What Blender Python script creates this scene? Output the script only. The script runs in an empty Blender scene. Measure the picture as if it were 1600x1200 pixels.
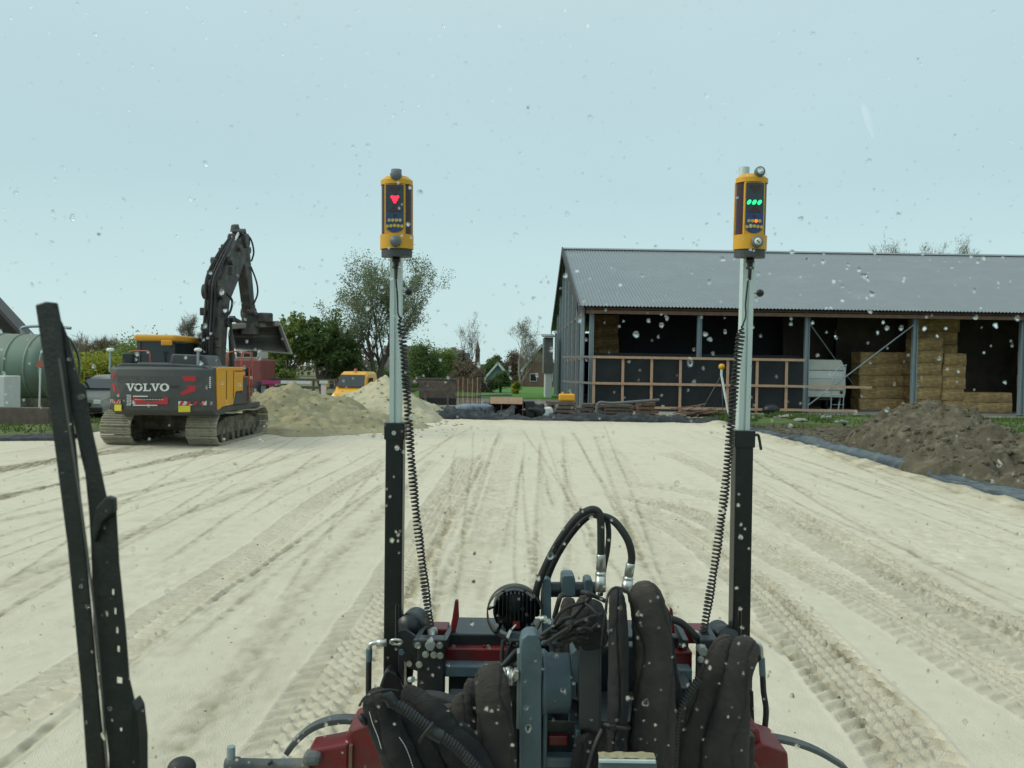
import bpy, math, random
import numpy as np
from mathutils import Vector, Matrix
from mathutils.geometry import tessellate_polygon

random.seed(7)
rng = np.random.default_rng(11)
scene = bpy.context.scene
col = scene.collection
PI = math.pi
def V(*a): return Vector(a)

# ------------------------------------------------------------------ camera
FPX = 1202.0                      # focal length in pixels of the 1600 px wide photograph
EYE = Vector((0, 0, 2.3))
cam_data = bpy.data.cameras.new('camera')
cam = bpy.data.objects.new('camera', cam_data); col.objects.link(cam)
cam_data.sensor_width = 36.0
cam_data.lens = FPX / 1600 * 36
cam_data.clip_start = 0.05
cam_data.clip_end = 2500
CAMROT = Matrix.Rotation(math.radians(90 - 1.19), 3, 'X') @ Matrix.Rotation(math.radians(0.9), 3, 'Z')
cam.matrix_world = Matrix.Translation(EYE) @ CAMROT.to_4x4()
cam_data.dof.use_dof = True
cam_data.dof.focus_distance = 4.2
cam_data.dof.aperture_fstop = 8.5
scene.camera = cam

# ------------------------------------------------------------------ sky and sun (bright overcast, light rain)
SUN_EL, SUN_AZ = math.radians(36), math.radians(-100)      # behind cloud, to the left
world = bpy.data.worlds.new('World'); scene.world = world
world.use_nodes = True
wn, wl = world.node_tree.nodes, world.node_tree.links
wn.clear()
wo = wn.new('ShaderNodeOutputWorld'); bg = wn.new('ShaderNodeBackground'); bg2 = wn.new('ShaderNodeBackground')
mixw = wn.new('ShaderNodeMixShader')
sk = wn.new('ShaderNodeTexSky'); sk.sky_type = 'NISHITA'; sk.sun_disc = False
sk.sun_elevation = SUN_EL; sk.sun_rotation = SUN_AZ; sk.dust_density = 3; sk.air_density = 1
bg.inputs['Strength'].default_value = 0.12
wl.new(sk.outputs[0], bg.inputs['Color'])
tc = wn.new('ShaderNodeTexCoord'); sep = wn.new('ShaderNodeSeparateXYZ'); rmp = wn.new('ShaderNodeValToRGB')
wl.new(tc.outputs['Generated'], sep.inputs[0]); wl.new(sep.outputs['Z'], rmp.inputs[0])
e = rmp.color_ramp.elements
e[0].position = 0.0; e[0].color = (0.58, 0.73, 0.735, 1)
e[1].position = 1.0; e[1].color = (0.92, 1.02, 1.06, 1)
m_ = rmp.color_ramp.elements.new(0.22); m_.color = (0.47, 0.62, 0.655, 1)
m_ = rmp.color_ramp.elements.new(0.45); m_.color = (0.52, 0.655, 0.69, 1)
nz = wn.new('ShaderNodeTexNoise'); nz.inputs['Scale'].default_value = 1.1; nz.inputs['Detail'].default_value = 5
mpw = wn.new('ShaderNodeMapping'); mpw.inputs['Scale'].default_value = (1, 1, 3)
wl.new(tc.outputs['Generated'], mpw.inputs[0]); wl.new(mpw.outputs[0], nz.inputs['Vector'])
mr = wn.new('ShaderNodeMapRange'); mr.inputs[3].default_value = 0.90; mr.inputs[4].default_value = 1.10
wl.new(nz.outputs[0], mr.inputs[0]); wl.new(rmp.outputs[0], bg2.inputs['Color']); wl.new(mr.outputs[0], bg2.inputs['Strength'])
mixw.inputs[0].default_value = 0.92
wl.new(bg.outputs[0], mixw.inputs[1]); wl.new(bg2.outputs[0], mixw.inputs[2]); wl.new(mixw.outputs[0], wo.inputs[0])
sun_d = bpy.data.lights.new('sun', 'SUN'); sun_d.energy = 1.5; sun_d.angle = math.radians(22); sun_d.color = (1.0, 0.93, 0.78)
sun = bpy.data.objects.new('sun', sun_d); col.objects.link(sun)
sdir = Vector((math.sin(SUN_AZ) * math.cos(SUN_EL), math.cos(SUN_AZ) * math.cos(SUN_EL), math.sin(SUN_EL)))
sun.rotation_euler = sdir.to_track_quat('Z', 'Y').to_euler()
scene.view_settings.view_transform = 'Standard'
scene.view_settings.look = 'None'
scene.view_settings.exposure = 0.22
scene.view_settings.gamma = 1.0
scene.render.engine = 'CYCLES'
scene.cycles.use_denoising = True
scene.cycles.max_bounces = 8
scene.cycles.transparent_max_bounces = 16
scene.cycles.caustics_refractive = False
scene.cycles.caustics_reflective = False

# ------------------------------------------------------------------ helpers
def at(px, py, y):
    """photo pixel -> world point at world depth y"""
    d = CAMROT @ Vector(((px - 800) / FPX, -(py - 600) / FPX, -1))
    return EYE + d * (y / d.y)
def gp(px, py, z=0.0):
    """photo pixel -> point on the level z"""
    d = CAMROT @ Vector(((px - 800) / FPX, -(py - 600) / FPX, -1))
    return EYE + d * ((z - EYE.z) / d.z)
def pxs(n, d): return n * d / FPX        # a length of n pixels at depth d

TAB = rng.random((8, 256, 256))
def vn(x, y, seed=0):
    x = np.asarray(x, float); y = np.asarray(y, float)
    t = TAB[seed % 8]; ox = seed * 17.3; x = x + ox; y = y - ox * .7
    xi = np.floor(x).astype(int); yi = np.floor(y).astype(int)
    fx = x - xi; fy = y - yi
    fx = fx * fx * (3 - 2 * fx); fy = fy * fy * (3 - 2 * fy)
    a = t[xi & 255, yi & 255]; b = t[(xi + 1) & 255, yi & 255]
    c = t[xi & 255, (yi + 1) & 255]; d = t[(xi + 1) & 255, (yi + 1) & 255]
    return (a * (1 - fx) + b * fx) * (1 - fy) + (c * (1 - fx) + d * fx) * fy
def fbm(x, y, seed=0, octs=4, gain=.5):
    s = 0; a = 1; tot = 0
    x = np.asarray(x, float); y = np.asarray(y, float)
    for o in range(octs):
        s = s + a * (vn(x, y, seed + o) - .5); tot += a; a *= gain; x = x * 2.03; y = y * 2.03
    return s / tot * 2

class MB:
    def __init__(s): s.v = []; s.f = []; s.sm = []
    def add(s, vs, fs, smooth=False):
        b = len(s.v); s.v += [Vector(p) for p in vs]
        for f in fs: s.f.append([i + b for i in f]); s.sm.append(smooth)
        return s
    def hexa(s, p):     # 8 corners: bottom 0-3, top 4-7
        return s.add(p, [(3, 2, 1, 0), (4, 5, 6, 7), (0, 1, 5, 4), (1, 2, 6, 5), (2, 3, 7, 6), (3, 0, 4, 7)])
    def box(s, c, size, rz=0, rot=None):
        M = rot if rot is not None else Matrix.Rotation(rz, 3, 'Z'); c = Vector(c)
        x, y, z = size[0] / 2, size[1] / 2, size[2] / 2
        return s.hexa([c + M @ Vector(q) for q in ((-x, -y, -z), (x, -y, -z), (x, y, -z), (-x, y, -z), (-x, -y, z), (x, -y, z), (x, y, z), (-x, y, z))])
    def bar(s, a, b, w, h=None, up=(0, 0, 1), w2=None, h2=None):
        a, b = Vector(a), Vector(b); h = h or w; w2 = w2 or w; h2 = h2 or h
        d = (b - a).normalized(); u = Vector(up)
        if abs(d.dot(u)) > .98: u = Vector((0, 1, 0))
        r = d.cross(u).normalized(); u = r.cross(d).normalized()
        p = []
        for q, ww, hh in ((a, w, h), (b, w2, h2)):
            p += [q - r * ww / 2 - u * hh / 2, q + r * ww / 2 - u * hh / 2, q + r * ww / 2 + u * hh / 2, q - r * ww / 2 + u * hh / 2]
        return s.hexa(p)
    def cyl(s, a, b, r0, r1=None, n=16, caps=True, smooth=True):
        r1 = r0 if r1 is None else r1
        a, b = Vector(a), Vector(b); d = (b - a).normalized()
        u = Vector((0, 0, 1)) if abs(d.z) < .9 else Vector((1, 0, 0))
        r = d.cross(u).normalized(); u = r.cross(d)
        vs = []
        for q, rr in ((a, r0), (b, r1)):
            for i in range(n):
                t = 2 * PI * i / n; vs.append(q + (r * math.cos(t) + u * math.sin(t)) * rr)
        s.add(vs, [(i, (i + 1) % n, n + (i + 1) % n, n + i) for i in range(n)], smooth)
        if caps:
            s.add(vs[:n], [tuple(reversed(range(n)))]); s.add(vs[n:], [tuple(range(n))])
        return s
    def tube(s, pts, r, n=8, caps=True, flat=1.0, wob=None, up=(0, 0, 1)):
        pts = [Vector(p) for p in pts]; m = len(pts)
        rr = r if isinstance(r, (list, tuple)) else [r] * m
        vs = []; nrm = None
        for i, p in enumerate(pts):
            d = (pts[min(i + 1, m - 1)] - pts[max(i - 1, 0)]).normalized()
            if nrm is None:
                u = Vector(up) if abs(d.dot(Vector(up))) < .95 else Vector((1, 0, 0)); nrm = d.cross(u).normalized()
            nrm = (nrm - d * nrm.dot(d)).normalized(); bn = d.cross(nrm)
            for k in range(n):
                t = 2 * PI * k / n; q = rr[i] * (1 + (wob(i, t) if wob else 0))
                vs.append(p + nrm * math.cos(t) * q + bn * math.sin(t) * q * flat)
        fs = [(i * n + k, i * n + (k + 1) % n, (i + 1) * n + (k + 1) % n, (i + 1) * n + k) for i in range(m - 1) for k in range(n)]
        s.add(vs, fs, True)
        if caps: s.add(vs[:n], [tuple(reversed(range(n)))]); s.add(vs[-n:], [tuple(range(n))])
        return s
    def lathe(s, c, axis, prof, n=20):
        """prof: (distance along the axis, radius)"""
        c = Vector(c); d = Vector(axis).normalized()
        u = Vector((0, 0, 1)) if abs(d.z) < .9 else Vector((1, 0, 0))
        r = d.cross(u).normalized(); u = r.cross(d); vs = []
        for h, rad in prof:
            for i in range(n):
                t = 2 * PI * i / n; vs.append(c + d * h + (r * math.cos(t) + u * math.sin(t)) * max(rad, 1e-5))
        m = len(prof)
        s.add(vs, [(j * n + i, j * n + (i + 1) % n, (j + 1) * n + (i + 1) % n, (j + 1) * n + i) for j in range(m - 1) for i in range(n)], True)
        return s
    def prism(s, poly, off, holes=()):
        """closed polygon (world points) extruded by the vector off, with holes"""
        off = Vector(off); loops = [[Vector(p) for p in poly]] + [[Vector(p) for p in h] for h in holes]
        flat = [p for L in loops for p in L]
        tris = tessellate_polygon(loops)
        N = len(flat)
        nrm = Vector()
        P = loops[0]
        for i in range(len(P)): nrm += P[i].cross(P[(i + 1) % len(P)])
        if nrm.dot(off) > 0: back = False
        vs = flat + [p + off for p in flat]
        fs = []
        for t in tris: fs.append(tuple(t)); fs.append(tuple(i + N for i in reversed(t)))
        k = 0
        for L in loops:
            n = len(L)
            for i in range(n): fs.append((k + i, k + (i + 1) % n, N + k + (i + 1) % n, N + k + i))
            k += n
        return s.add(vs, fs)
    def sphere(s, c, r, n=12, m=8, sc=(1, 1, 1)):
        c = Vector(c); vs = []; 
        for j in range(1, m):
            ph = PI * j / m
            for i in range(n):
                t = 2 * PI * i / n
                vs.append(c + Vector((math.sin(ph) * math.cos(t) * sc[0], math.sin(ph) * math.sin(t) * sc[1], math.cos(ph) * sc[2])) * r)
        top = len(vs); vs += [c + Vector((0, 0, r * sc[2])), c - Vector((0, 0, r * sc[2]))]
        fs = [(j * n + i, (j + 1) * n + i, (j + 1) * n + (i + 1) % n, j * n + (i + 1) % n) for j in range(m - 2) for i in range(n)]
        fs += [(top, i, (i + 1) % n) for i in range(n)]
        fs += [(top + 1, (m - 2) * n + (i + 1) % n, (m - 2) * n + i) for i in range(n)]
        return s.add(vs, fs, True)
    def build(s, name, mat, parent=None, bevel=0, kind=None, origin=None, seg=2, label=None):
        org = Vector(origin) if origin is not None else Vector((0, 0, 0))
        if parent is not None:
            w = Vector((0, 0, 0)); p = parent
            while p is not None: w += p.location; p = p.parent
            base = w
            if origin is None: org = w
            loc = org - base
        else: loc = org
        me = bpy.data.meshes.new(name)
        me.from_pydata([p - org for p in s.v], [], s.f)
        me.polygons.foreach_set('use_smooth', s.sm)
        me.validate()
        import bmesh
        bm = bmesh.new(); bm.from_mesh(me); bmesh.ops.recalc_face_normals(bm, faces=bm.faces); bm.to_mesh(me); bm.free()
        me.update()
        me.materials.append(mat)
        o = bpy.data.objects.new(name, me); col.objects.link(o)
        o.location = loc
        if parent is not None: o.parent = parent
        if kind: o['kind'] = kind
        if label: o['label'] = label
        if bevel:
            b = o.modifiers.new('bevel', 'BEVEL'); b.width = bevel; b.segments = seg; b.limit_method = 'ANGLE'; b.angle_limit = math.radians(40)
        return o

def thing(name, label, cat, loc=(0, 0, 0), group=None):
    o = bpy.data.objects.new(name, None); col.objects.link(o); o.location = Vector(loc)
    o['label'] = label; o['category'] = cat
    if group: o['group'] = group
    return o
def tag(o, label, cat, group=None):
    o['label'] = label; o['category'] = cat
    if group: o['group'] = group
    return o
def dup(o, delta=(0, 0, 0), parent=None, label=None, scale=None, rz=None):
    c = o.copy(); col.objects.link(c)
    c.parent = parent
    if parent is None: c.location = o.location + Vector(delta)
    if label: c['label'] = label
    if rz is not None: c.rotation_euler.z = rz
    for ch in list(o.children): dup(ch, parent=c)
    return c
def npmesh(name, verts, quads, mat, kind=None, parent=None, smooth=True, attr=None, tri=False):
    k = 3 if tri else 4
    me = bpy.data.meshes.new(name)
    me.vertices.add(len(verts)); me.vertices.foreach_set('co', np.asarray(verts, np.float32).ravel())
    nf = len(quads)
    me.loops.add(nf * k); me.loops.foreach_set('vertex_index', np.asarray(quads, np.int32).ravel())
    me.polygons.add(nf); me.polygons.foreach_set('loop_start', np.arange(nf, dtype=np.int32) * k)
    me.polygons.foreach_set('loop_total', np.full(nf, k, np.int32))
    me.polygons.foreach_set('use_smooth', np.full(nf, smooth, bool))
    me.update(calc_edges=True); me.validate()
    if attr:
        for an, av in attr.items():
            a = me.attributes.new(an, 'FLOAT', 'POINT'); a.data.foreach_set('value', np.asarray(av, np.float32).ravel())
    me.materials.append(mat)
    o = bpy.data.objects.new(name, me); col.objects.link(o)
    if parent is not None:
        o.parent = parent
        me.transform(Matrix.Translation(-parent.location))
    if kind: o['kind'] = kind
    return o
def gridmesh(name, X, Y, Z, mat, **k):
    r, c = X.shape
    idx = np.arange(r * c).reshape(r, c)
    q = np.stack([idx[:-1, :-1], idx[:-1, 1:], idx[1:, 1:], idx[1:, :-1]], -1).reshape(-1, 4)
    return npmesh(name, np.stack([X, Y, Z], -1).reshape(-1, 3), q, mat, **k)
def spline(pts, n=8):
    P = [Vector(p) for p in pts]
    P = [P[0] * 2 - P[1]] + P + [P[-1] * 2 - P[-2]]
    out = []
    for i in range(1, len(P) - 2):
        a, b, c, d = P[i - 1:i + 3]
        for k in range(n):
            t = k / n
            out.append(.5 * ((2 * b) + (c - a) * t + (2 * a - 5 * b + 4 * c - d) * t * t + (3 * b - a - 3 * c + d) * t ** 3))
    out.append(P[-2].copy())
    return out

# ------------------------------------------------------------------ materials
def pmat(name, base, rough=.6, metal=0., var=.12, scale=12., bump=.0, bscale=60., dirt=None, dscale=4., damt=.5, spec=.5, coords='Object', stretch=(1, 1, 1), detail=6, coat=0):
    m = bpy.data.materials.new(name); m.use_nodes = True
    n, l = m.node_tree.nodes, m.node_tree.links
    b = n['Principled BSDF']
    b.inputs['Roughness'].default_value = rough; b.inputs['Metallic'].default_value = metal
    b.inputs['Specular IOR Level'].default_value = spec
    if coat: b.inputs['Coat Weight'].default_value = coat; b.inputs['Coat Roughness'].default_value = .15
    tcn = n.new('ShaderNodeTexCoord'); mp = n.new('ShaderNodeMapping'); mp.inputs['Scale'].default_value = stretch
    l.new(tcn.outputs[coords], mp.inputs[0])
    no = n.new('ShaderNodeTexNoise'); no.inputs['Scale'].default_value = scale; no.inputs['Detail'].default_value = detail
    l.new(mp.outputs[0], no.inputs['Vector'])
    mx = n.new('ShaderNodeMix'); mx.data_type = 'RGBA'
    lo = [max(0, c * (1 - var * 1.6)) for c in base[:3]] + [1]; hi = [min(1, c * (1 + var * 1.6)) for c in base[:3]] + [1]
    mx.inputs[6].default_value = lo; mx.inputs[7].default_value = hi
    l.new(no.outputs[0], mx.inputs[0]); out = mx.outputs[2]
    if dirt:
        n2 = n.new('ShaderNodeTexNoise'); n2.inputs['Scale'].default_value = dscale; n2.inputs['Detail'].default_value = 8; n2.inputs['Roughness'].default_value = .65
        l.new(mp.outputs[0], n2.inputs['Vector'])
        mrr = n.new('ShaderNodeMapRange'); mrr.inputs[1].default_value = .62 - damt * .35; mrr.inputs[2].default_value = .75 - damt * .15; mrr.inputs[4].default_value = min(1, .35 + damt)
        l.new(n2.outputs[0], mrr.inputs[0])
        m2 = n.new('ShaderNodeMix'); m2.data_type = 'RGBA'; m2.inputs[7].default_value = tuple(dirt[:3]) + (1,)
        l.new(mrr.outputs[0], m2.inputs[0]); l.new(out, m2.inputs[6]); out = m2.outputs[2]
    l.new(out, b.inputs['Base Color'])
    if bump:
        n3 = n.new('ShaderNodeTexNoise'); n3.inputs['Scale'].default_value = bscale; n3.inputs['Detail'].default_value = 6
        l.new(mp.outputs[0], n3.inputs['Vector'])
        bp = n.new('ShaderNodeBump'); bp.inputs['Strength'].default_value = bump; bp.inputs['Distance'].default_value = .02
        l.new(n3.outputs[0], bp.inputs['Height']); l.new(bp.outputs[0], b.inputs['Normal'])
    return m
DUST = (.33, .30, .22)
M = {}
M['black_steel'] = pmat('black painted steel', (.014, .018, .021), .38, 0, .2, 20, .05, 90, dirt=(.11, .11, .095), dscale=7, damt=.22)
M['black_tube'] = pmat('black powder coat', (.008, .010, .011), .35, 0, .2, 20, dirt=(.05, .05, .045), dscale=9, damt=.15)
M['red_paint'] = pmat('red paint', (.15, .007, .010), .42, 0, .3, 9, .04, 80, dirt=(.085, .035, .028), dscale=14, damt=.5)
M['grey_cast'] = pmat('blue grey cast iron', (.085, .125, .142), .50, 0, .14, 9, .10, 70, dirt=(.045, .055, .06), dscale=6, damt=.3)
M['pipe_grey'] = pmat('dusty dark grey pipe paint', (.075, .085, .085), .6, 0, .25, 12, .1, 60, dirt=(.17, .155, .125), dscale=10, damt=.35)
M['zinc'] = pmat('zinc plated steel', (.55, .56, .53), .35, .85, .15, 30, dirt=(.15, .14, .12), dscale=20, damt=.2)
M['alu'] = pmat('anodised aluminium', (.52, .60, .58), .42, .1, .06, 30, stretch=(1, 1, .1))
M['rubber'] = pmat('black hose rubber', (.016, .017, .017), .6, 0, .2, 30, .03, 90, dirt=(.07, .065, .055), dscale=14, damt=.2)
M['plastic_black'] = pmat('black plastic', (.012, .013, .014), .4, 0, .1, 20)
M['yellow_case'] = pmat('yellow receiver housing', (.66, .33, .012), .42, 0, .08, 20, dirt=(.3, .2, .05), dscale=20, damt=.15)
M['grey_plastic'] = pmat('grey plastic knob', (.13, .15, .155), .5, 0, .1, 20)
M['base_grey'] = pmat('dark grey receiver base', (.055, .06, .06), .55, 0, .1, 20)
M['maroon'] = pmat('dark red sensor window', (.045, .014, .016), .15, 0, .2, 30)
M['display'] = pmat('dark display glass', (.03, .04, .05), .15, 0, .1, 30)
M['keypad'] = pmat('blue keypad film', (.012, .05, .16), .35, 0, .1, 30)
M['button'] = pmat('yellow rubber button', (.55, .38, .05), .5, 0, .1, 30)
M['label_white'] = pmat('white label', (.7, .7, .68), .5, 0, .05, 30)
M['wiper'] = pmat('black wiper metal', (.020, .019, .018), .5, 0, .25, 60, .1, 200, dirt=(.035, .033, .03), dscale=30, damt=.4)
M['wiper_edge'] = pmat('worn wiper edge', (.12, .11, .10), .5, 0, .2, 60)
def emis(name, c, s):
    m = bpy.data.materials.new(name); m.use_nodes = True; b = m.node_tree.nodes['Principled BSDF']
    b.inputs['Base Color'].default_value = (*c, 1); b.inputs['Emission Color'].default_value = (*c, 1); b.inputs['Emission Strength'].default_value = s
    return m
M['led_red'] = emis('lit red led', (1, .02, .05), 1.6)
M['led_green'] = emis('lit green led', (.02, .9, .25), 1.3)
M['led_orange'] = emis('lit orange led', (1, .18, .03), 1.0)
def sleeve_mat(name, base, ribs=230):
    m = pmat(name, base, .85, 0, .22, 9, 0, dirt=(base[0] * 2.1, base[1] * 1.9, base[2] * 1.7), dscale=5, damt=.45, spec=.25)
    n, l = m.node_tree.nodes, m.node_tree.links; b = n['Principled BSDF']
    tcn = n.new('ShaderNodeTexCoord'); w = n.new('ShaderNodeTexWave'); w.bands_direction = 'Z'; w.inputs['Scale'].default_value = 90; w.inputs['Distortion'].default_value = 1.2; w.inputs['Detail'].default_value = 1
    l.new(tcn.outputs['Object'], w.inputs['Vector'])
    n3 = n.new('ShaderNodeTexNoise'); n3.inputs['Scale'].default_value = 14; l.new(tcn.outputs['Object'], n3.inputs['Vector'])
    ad = n.new('ShaderNodeMath'); ad.operation = 'MULTIPLY_ADD'; ad.inputs[1].default_value = .10; l.new(w.outputs[1], ad.inputs[0]); l.new(n3.outputs[0], ad.inputs[2])
    bp = n.new('ShaderNodeBump'); bp.inputs['Strength'].default_value = .85; bp.inputs['Distance'].default_value = .014
    l.new(ad.outputs[0], bp.inputs['Height']); l.new(bp.outputs[0], b.inputs['Normal'])
    return m
M['sleeve'] = sleeve_mat('charcoal woven hose sleeve', (.021, .022, .023))
M['sleeve_brown'] = sleeve_mat('brownish worn hose sleeve', (.044, .040, .037))
M['timber_new'] = pmat('new pine', (.46, .29, .19), .75, 0, .2, 6, stretch=(1, 1, 1))
M['timber_old'] = pmat('weathered plank', (.12, .095, .078), .85, 0, .35, 5, .1, 40)
M['timber_red'] = pmat('red brown plank', (.17, .10, .07), .85, 0, .3, 5, .1, 40)
M['galv'] = pmat('galvanised post', (.26, .32, .35), .5, .3, .1, 5)
M['roof_sheet'] = pmat('grey corrugated roof sheet', (.165, .190, .202), .42, 0, .07, 1.2, dirt=(.20, .23, .24), dscale=.4, damt=.3)
M['dark_board'] = pmat('dark stained board', (.05, .047, .043), .8, 0, .3, 3, .1, 20)
M['grey_board'] = pmat('grey weathered board', (.13, .135, .13), .8, 0, .25, 3, .1, 20)
M['mesh_black'] = pmat('black windbreak netting', (.012, .015, .018), .8, 0, .25, 2)
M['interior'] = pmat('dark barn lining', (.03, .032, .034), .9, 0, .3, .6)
M['netting_brown'] = pmat('dusty brown netting', (.085, .066, .048), .9, 0, .5, .7, dirt=(.03, .028, .026), dscale=.5, damt=.5)
M['straw'] = pmat('packed straw', (.52, .34, .155), .9, 0, .5, 7, 1.0, 16, dirt=(.27, .165, .08), dscale=2.2, damt=.7, stretch=(.5, .5, 1.3))
M['concrete'] = pmat('concrete', (.27, .27, .24), .85, 0, .18, 3, .1, 30, dirt=(.17, .16, .13), dscale=.8, damt=.4)
M['foil'] = pmat('black plastic sheet', (.007, .010, .013), .45, 0, .3, 6, .6, 9, dirt=(.10, .10, .09), dscale=2.5, damt=.25)
M['foil_grey'] = pmat('grey plastic sheet', (.035, .045, .052), .28, 0, .3, 6, .3, 7, dirt=(.16, .16, .14), dscale=2.5, damt=.3)
M['sand_heap'] = pmat('heaped sand', (.34, .305, .19), .95, 0, .13, 2.5, .9, 14, dirt=(.25, .215, .13), dscale=1.3, damt=.5, spec=.1)
M['sand_dry'] = pmat('dry pale heaped sand', (.46, .42, .295), .95, 0, .12, 2.5, .9, 14, dirt=(.36, .32, .215), dscale=1.3, damt=.4, spec=.1)
M['soil'] = pmat('dark clay soil', (.092, .080, .056), .95, 0, .5, 2.2, 1.0, 26, dirt=(.22, .195, .145), dscale=3.5, damt=.35, spec=.15)
M['grass'] = pmat('grass', (.075, .12, .035), .9, 0, .35, .9, .6, 12, dirt=(.13, .11, .06), dscale=.6, damt=.4, spec=.2)
M['lawn'] = pmat('mown lawn', (.09, .20, .04), .9, 0, .2, 1.2, .4, 14, spec=.2)
M['field'] = pmat('rough field', (.12, .14, .06), .95, 0, .35, .5, .5, 8, dirt=(.19, .16, .10), dscale=.25, damt=.4, spec=.2)
M['yellow_exc'] = pmat('yellow machine paint', (.66, .31, .020), .4, 0, .06, 3, dirt=(.36, .24, .09), dscale=2.2, damt=.12)
M['grey_exc'] = pmat('dark grey machine paint', (.052, .055, .055), .5, 0, .1, 3, dirt=(.12, .115, .10), dscale=2, damt=.25)
M['boom'] = pmat('dirty black boom paint', (.034, .033, .032), .55, 0, .3, 5, .1, 20, dirt=(.12, .105, .085), dscale=2.5, damt=.45)
M['shoe'] = pmat('sandy worn track steel', (.34, .31, .235), .85, 0, .25, 8, .3, 25, dirt=(.13, .115, .085), dscale=6, damt=.35)
M['under'] = pmat('muddy undercarriage', (.08, .073, .056), .9, 0, .3, 5, .3, 18, dirt=(.26, .235, .17), dscale=3, damt=.5)
M['decal_red'] = pmat('red reflective decal', (.42, .02, .025), .5, 0, .1, 20)
M['decal_white'] = pmat('white decal', (.62, .63, .61), .5, 0, .05, 20)
M['decal_yellow'] = pmat('yellow decal', (.60, .50, .03), .5, 0, .1, 20)
M['orange_rail'] = pmat('orange red rail paint', (.42, .09, .05), .5, 0, .1, 20)
M['window'] = pmat('dark window glass', (.02, .028, .03), .08, 0, .2, 2)
M['white_paint'] = pmat('white paint', (.60, .62, .60), .45, 0, .06, 3, dirt=(.38, .38, .34), dscale=1.5, damt=.25)
M['cream_paint'] = pmat('cream caravan skin', (.52, .52, .47), .5, 0, .05, 3, dirt=(.3, .3, .26), dscale=1.5, damt=.3)
M['van_yellow'] = pmat('yellow van paint', (.78, .37, .02), .35, 0, .05, 3)
M['tyre'] = pmat('tyre rubber', (.02, .02, .02), .8, 0, .2, 20)
M['tank_green'] = pmat('faded green tank', (.14, .21, .16), .6, 0, .2, .8, dirt=(.19, .13, .10), dscale=.7, damt=.45)
M['brick'] = pmat('brown brick', (.20, .12, .09), .9, 0, .2, 2)
M['brick_dark'] = pmat('dark brick', (.12, .08, .065), .9, 0, .2, 2)
M['tile_dark'] = pmat('dark roof tiles', (.075, .065, .065), .8, 0, .2, 3)
M['tile_red'] = pmat('red brown roof tiles', (.14, .085, .07), .8, 0, .2, 3)
M['slate_blue'] = pmat('blue grey slates', (.16, .23, .29), .6, 0, .15, 3)
M['bark'] = pmat('bark', (.10, .085, .07), .9, 0, .3, 8)
M['bark_pale'] = pmat('pale bark', (.22, .20, .17), .9, 0, .2, 8)
M['rust'] = pmat('rusty steel', (.15, .085, .055), .8, 0, .3, 4, .1, 30)
def leaf_mat(name, base, var=.35):
    m = bpy.data.materials.new(name); m.use_nodes = True
    n, l = m.node_tree.nodes, m.node_tree.links; b = n['Principled BSDF']; b.inputs['Roughness'].default_value = .7
    b.inputs['Specular IOR Level'].default_value = .25
    g = n.new('ShaderNodeNewGeometry'); mx = n.new('ShaderNodeMix'); mx.data_type = 'RGBA'
    mx.inputs[6].default_value = (*[c * (1 - var) for c in base], 1); mx.inputs[7].default_value = (*[c * (1 + var) for c in base], 1)
    l.new(g.outputs['Random Per Island'], mx.inputs[0]); l.new(mx.outputs[2], b.inputs['Base Color'])
    tr = n.new('ShaderNodeBsdfTranslucent'); l.new(mx.outputs[2], tr.inputs['Color']); ms = n.new('ShaderNodeMixShader'); ms.inputs[0].default_value = .42
    l.new(b.outputs[0], ms.inputs[1]); l.new(tr.outputs[0], ms.inputs[2]); l.new(ms.outputs[0], n['Material Output'].inputs['Surface'])
    return m
M['leaf_grey'] = leaf_mat('grey green willow leaves', (.19, .225, .13))
M['leaf_dark'] = leaf_mat('dark green leaves', (.12, .18, .06))
M['leaf_fresh'] = leaf_mat('fresh green leaves', (.19, .25, .07))
M['leaf_yellow'] = leaf_mat('yellow green leaves', (.32, .33, .05))
M['twig'] = leaf_mat('brown twigs', (.19, .15, .11))
M['twig_grey'] = leaf_mat('grey twigs', (.27, .25, .21))
# ------------------------------------------------------------------ ground
XR = 9.25           # right edge of the sand pad
YF = 33.2           # far edge of the sand pad
def flat(name, pts, z, mat, **k):
    m = MB(); m.add([(x, y, z) for x, y in pts], [tuple(range(len(pts)))])
    return m.build(name, mat, **k)
# ground to the horizon: rough field with gentle unevenness
gx = np.concatenate([np.linspace(-1400, -70, 20), np.linspace(-60, 60, 90), np.linspace(70, 1400, 20)])
gy = np.concatenate([np.linspace(-60, 0, 6), np.linspace(4, 110, 90), np.linspace(130, 2000, 24)])
GX, GY = np.meshgrid(gx, gy)
GZ = -.16 + .05 * fbm(GX * .2, GY * .2, 1) - .25 * np.clip((GX > -30) & (GY < 33), 0, 1) * 0
gridmesh('ground', GX, GY, GZ, M['field'], kind='structure')

# tyre tracks pressed into the sand: each is a curve of world points, half widths, kind of print
def W(pts): return [gp(*p) for p in pts]
tracks = []      # (axis, sorted coordinate, other coordinate, arc, halfwidth, kind, depth)
def track(pts, hw, kind, depth, axis='y', ext=True):
    P = W(pts) if len(pts[0]) == 2 else [Vector(p) for p in pts]
    P = spline(P, 10)
    a = np.array([p.y if axis == 'y' else p.x for p in P]); b = np.array([p.x if axis == 'y' else p.y for p in P])
    o = np.argsort(a); a, b = a[o], b[o]
    s = np.concatenate([[0], np.cumsum(np.hypot(np.diff(a), np.diff(b)))])
    tracks.append((axis, a, b, s, hw, kind, depth))
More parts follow.
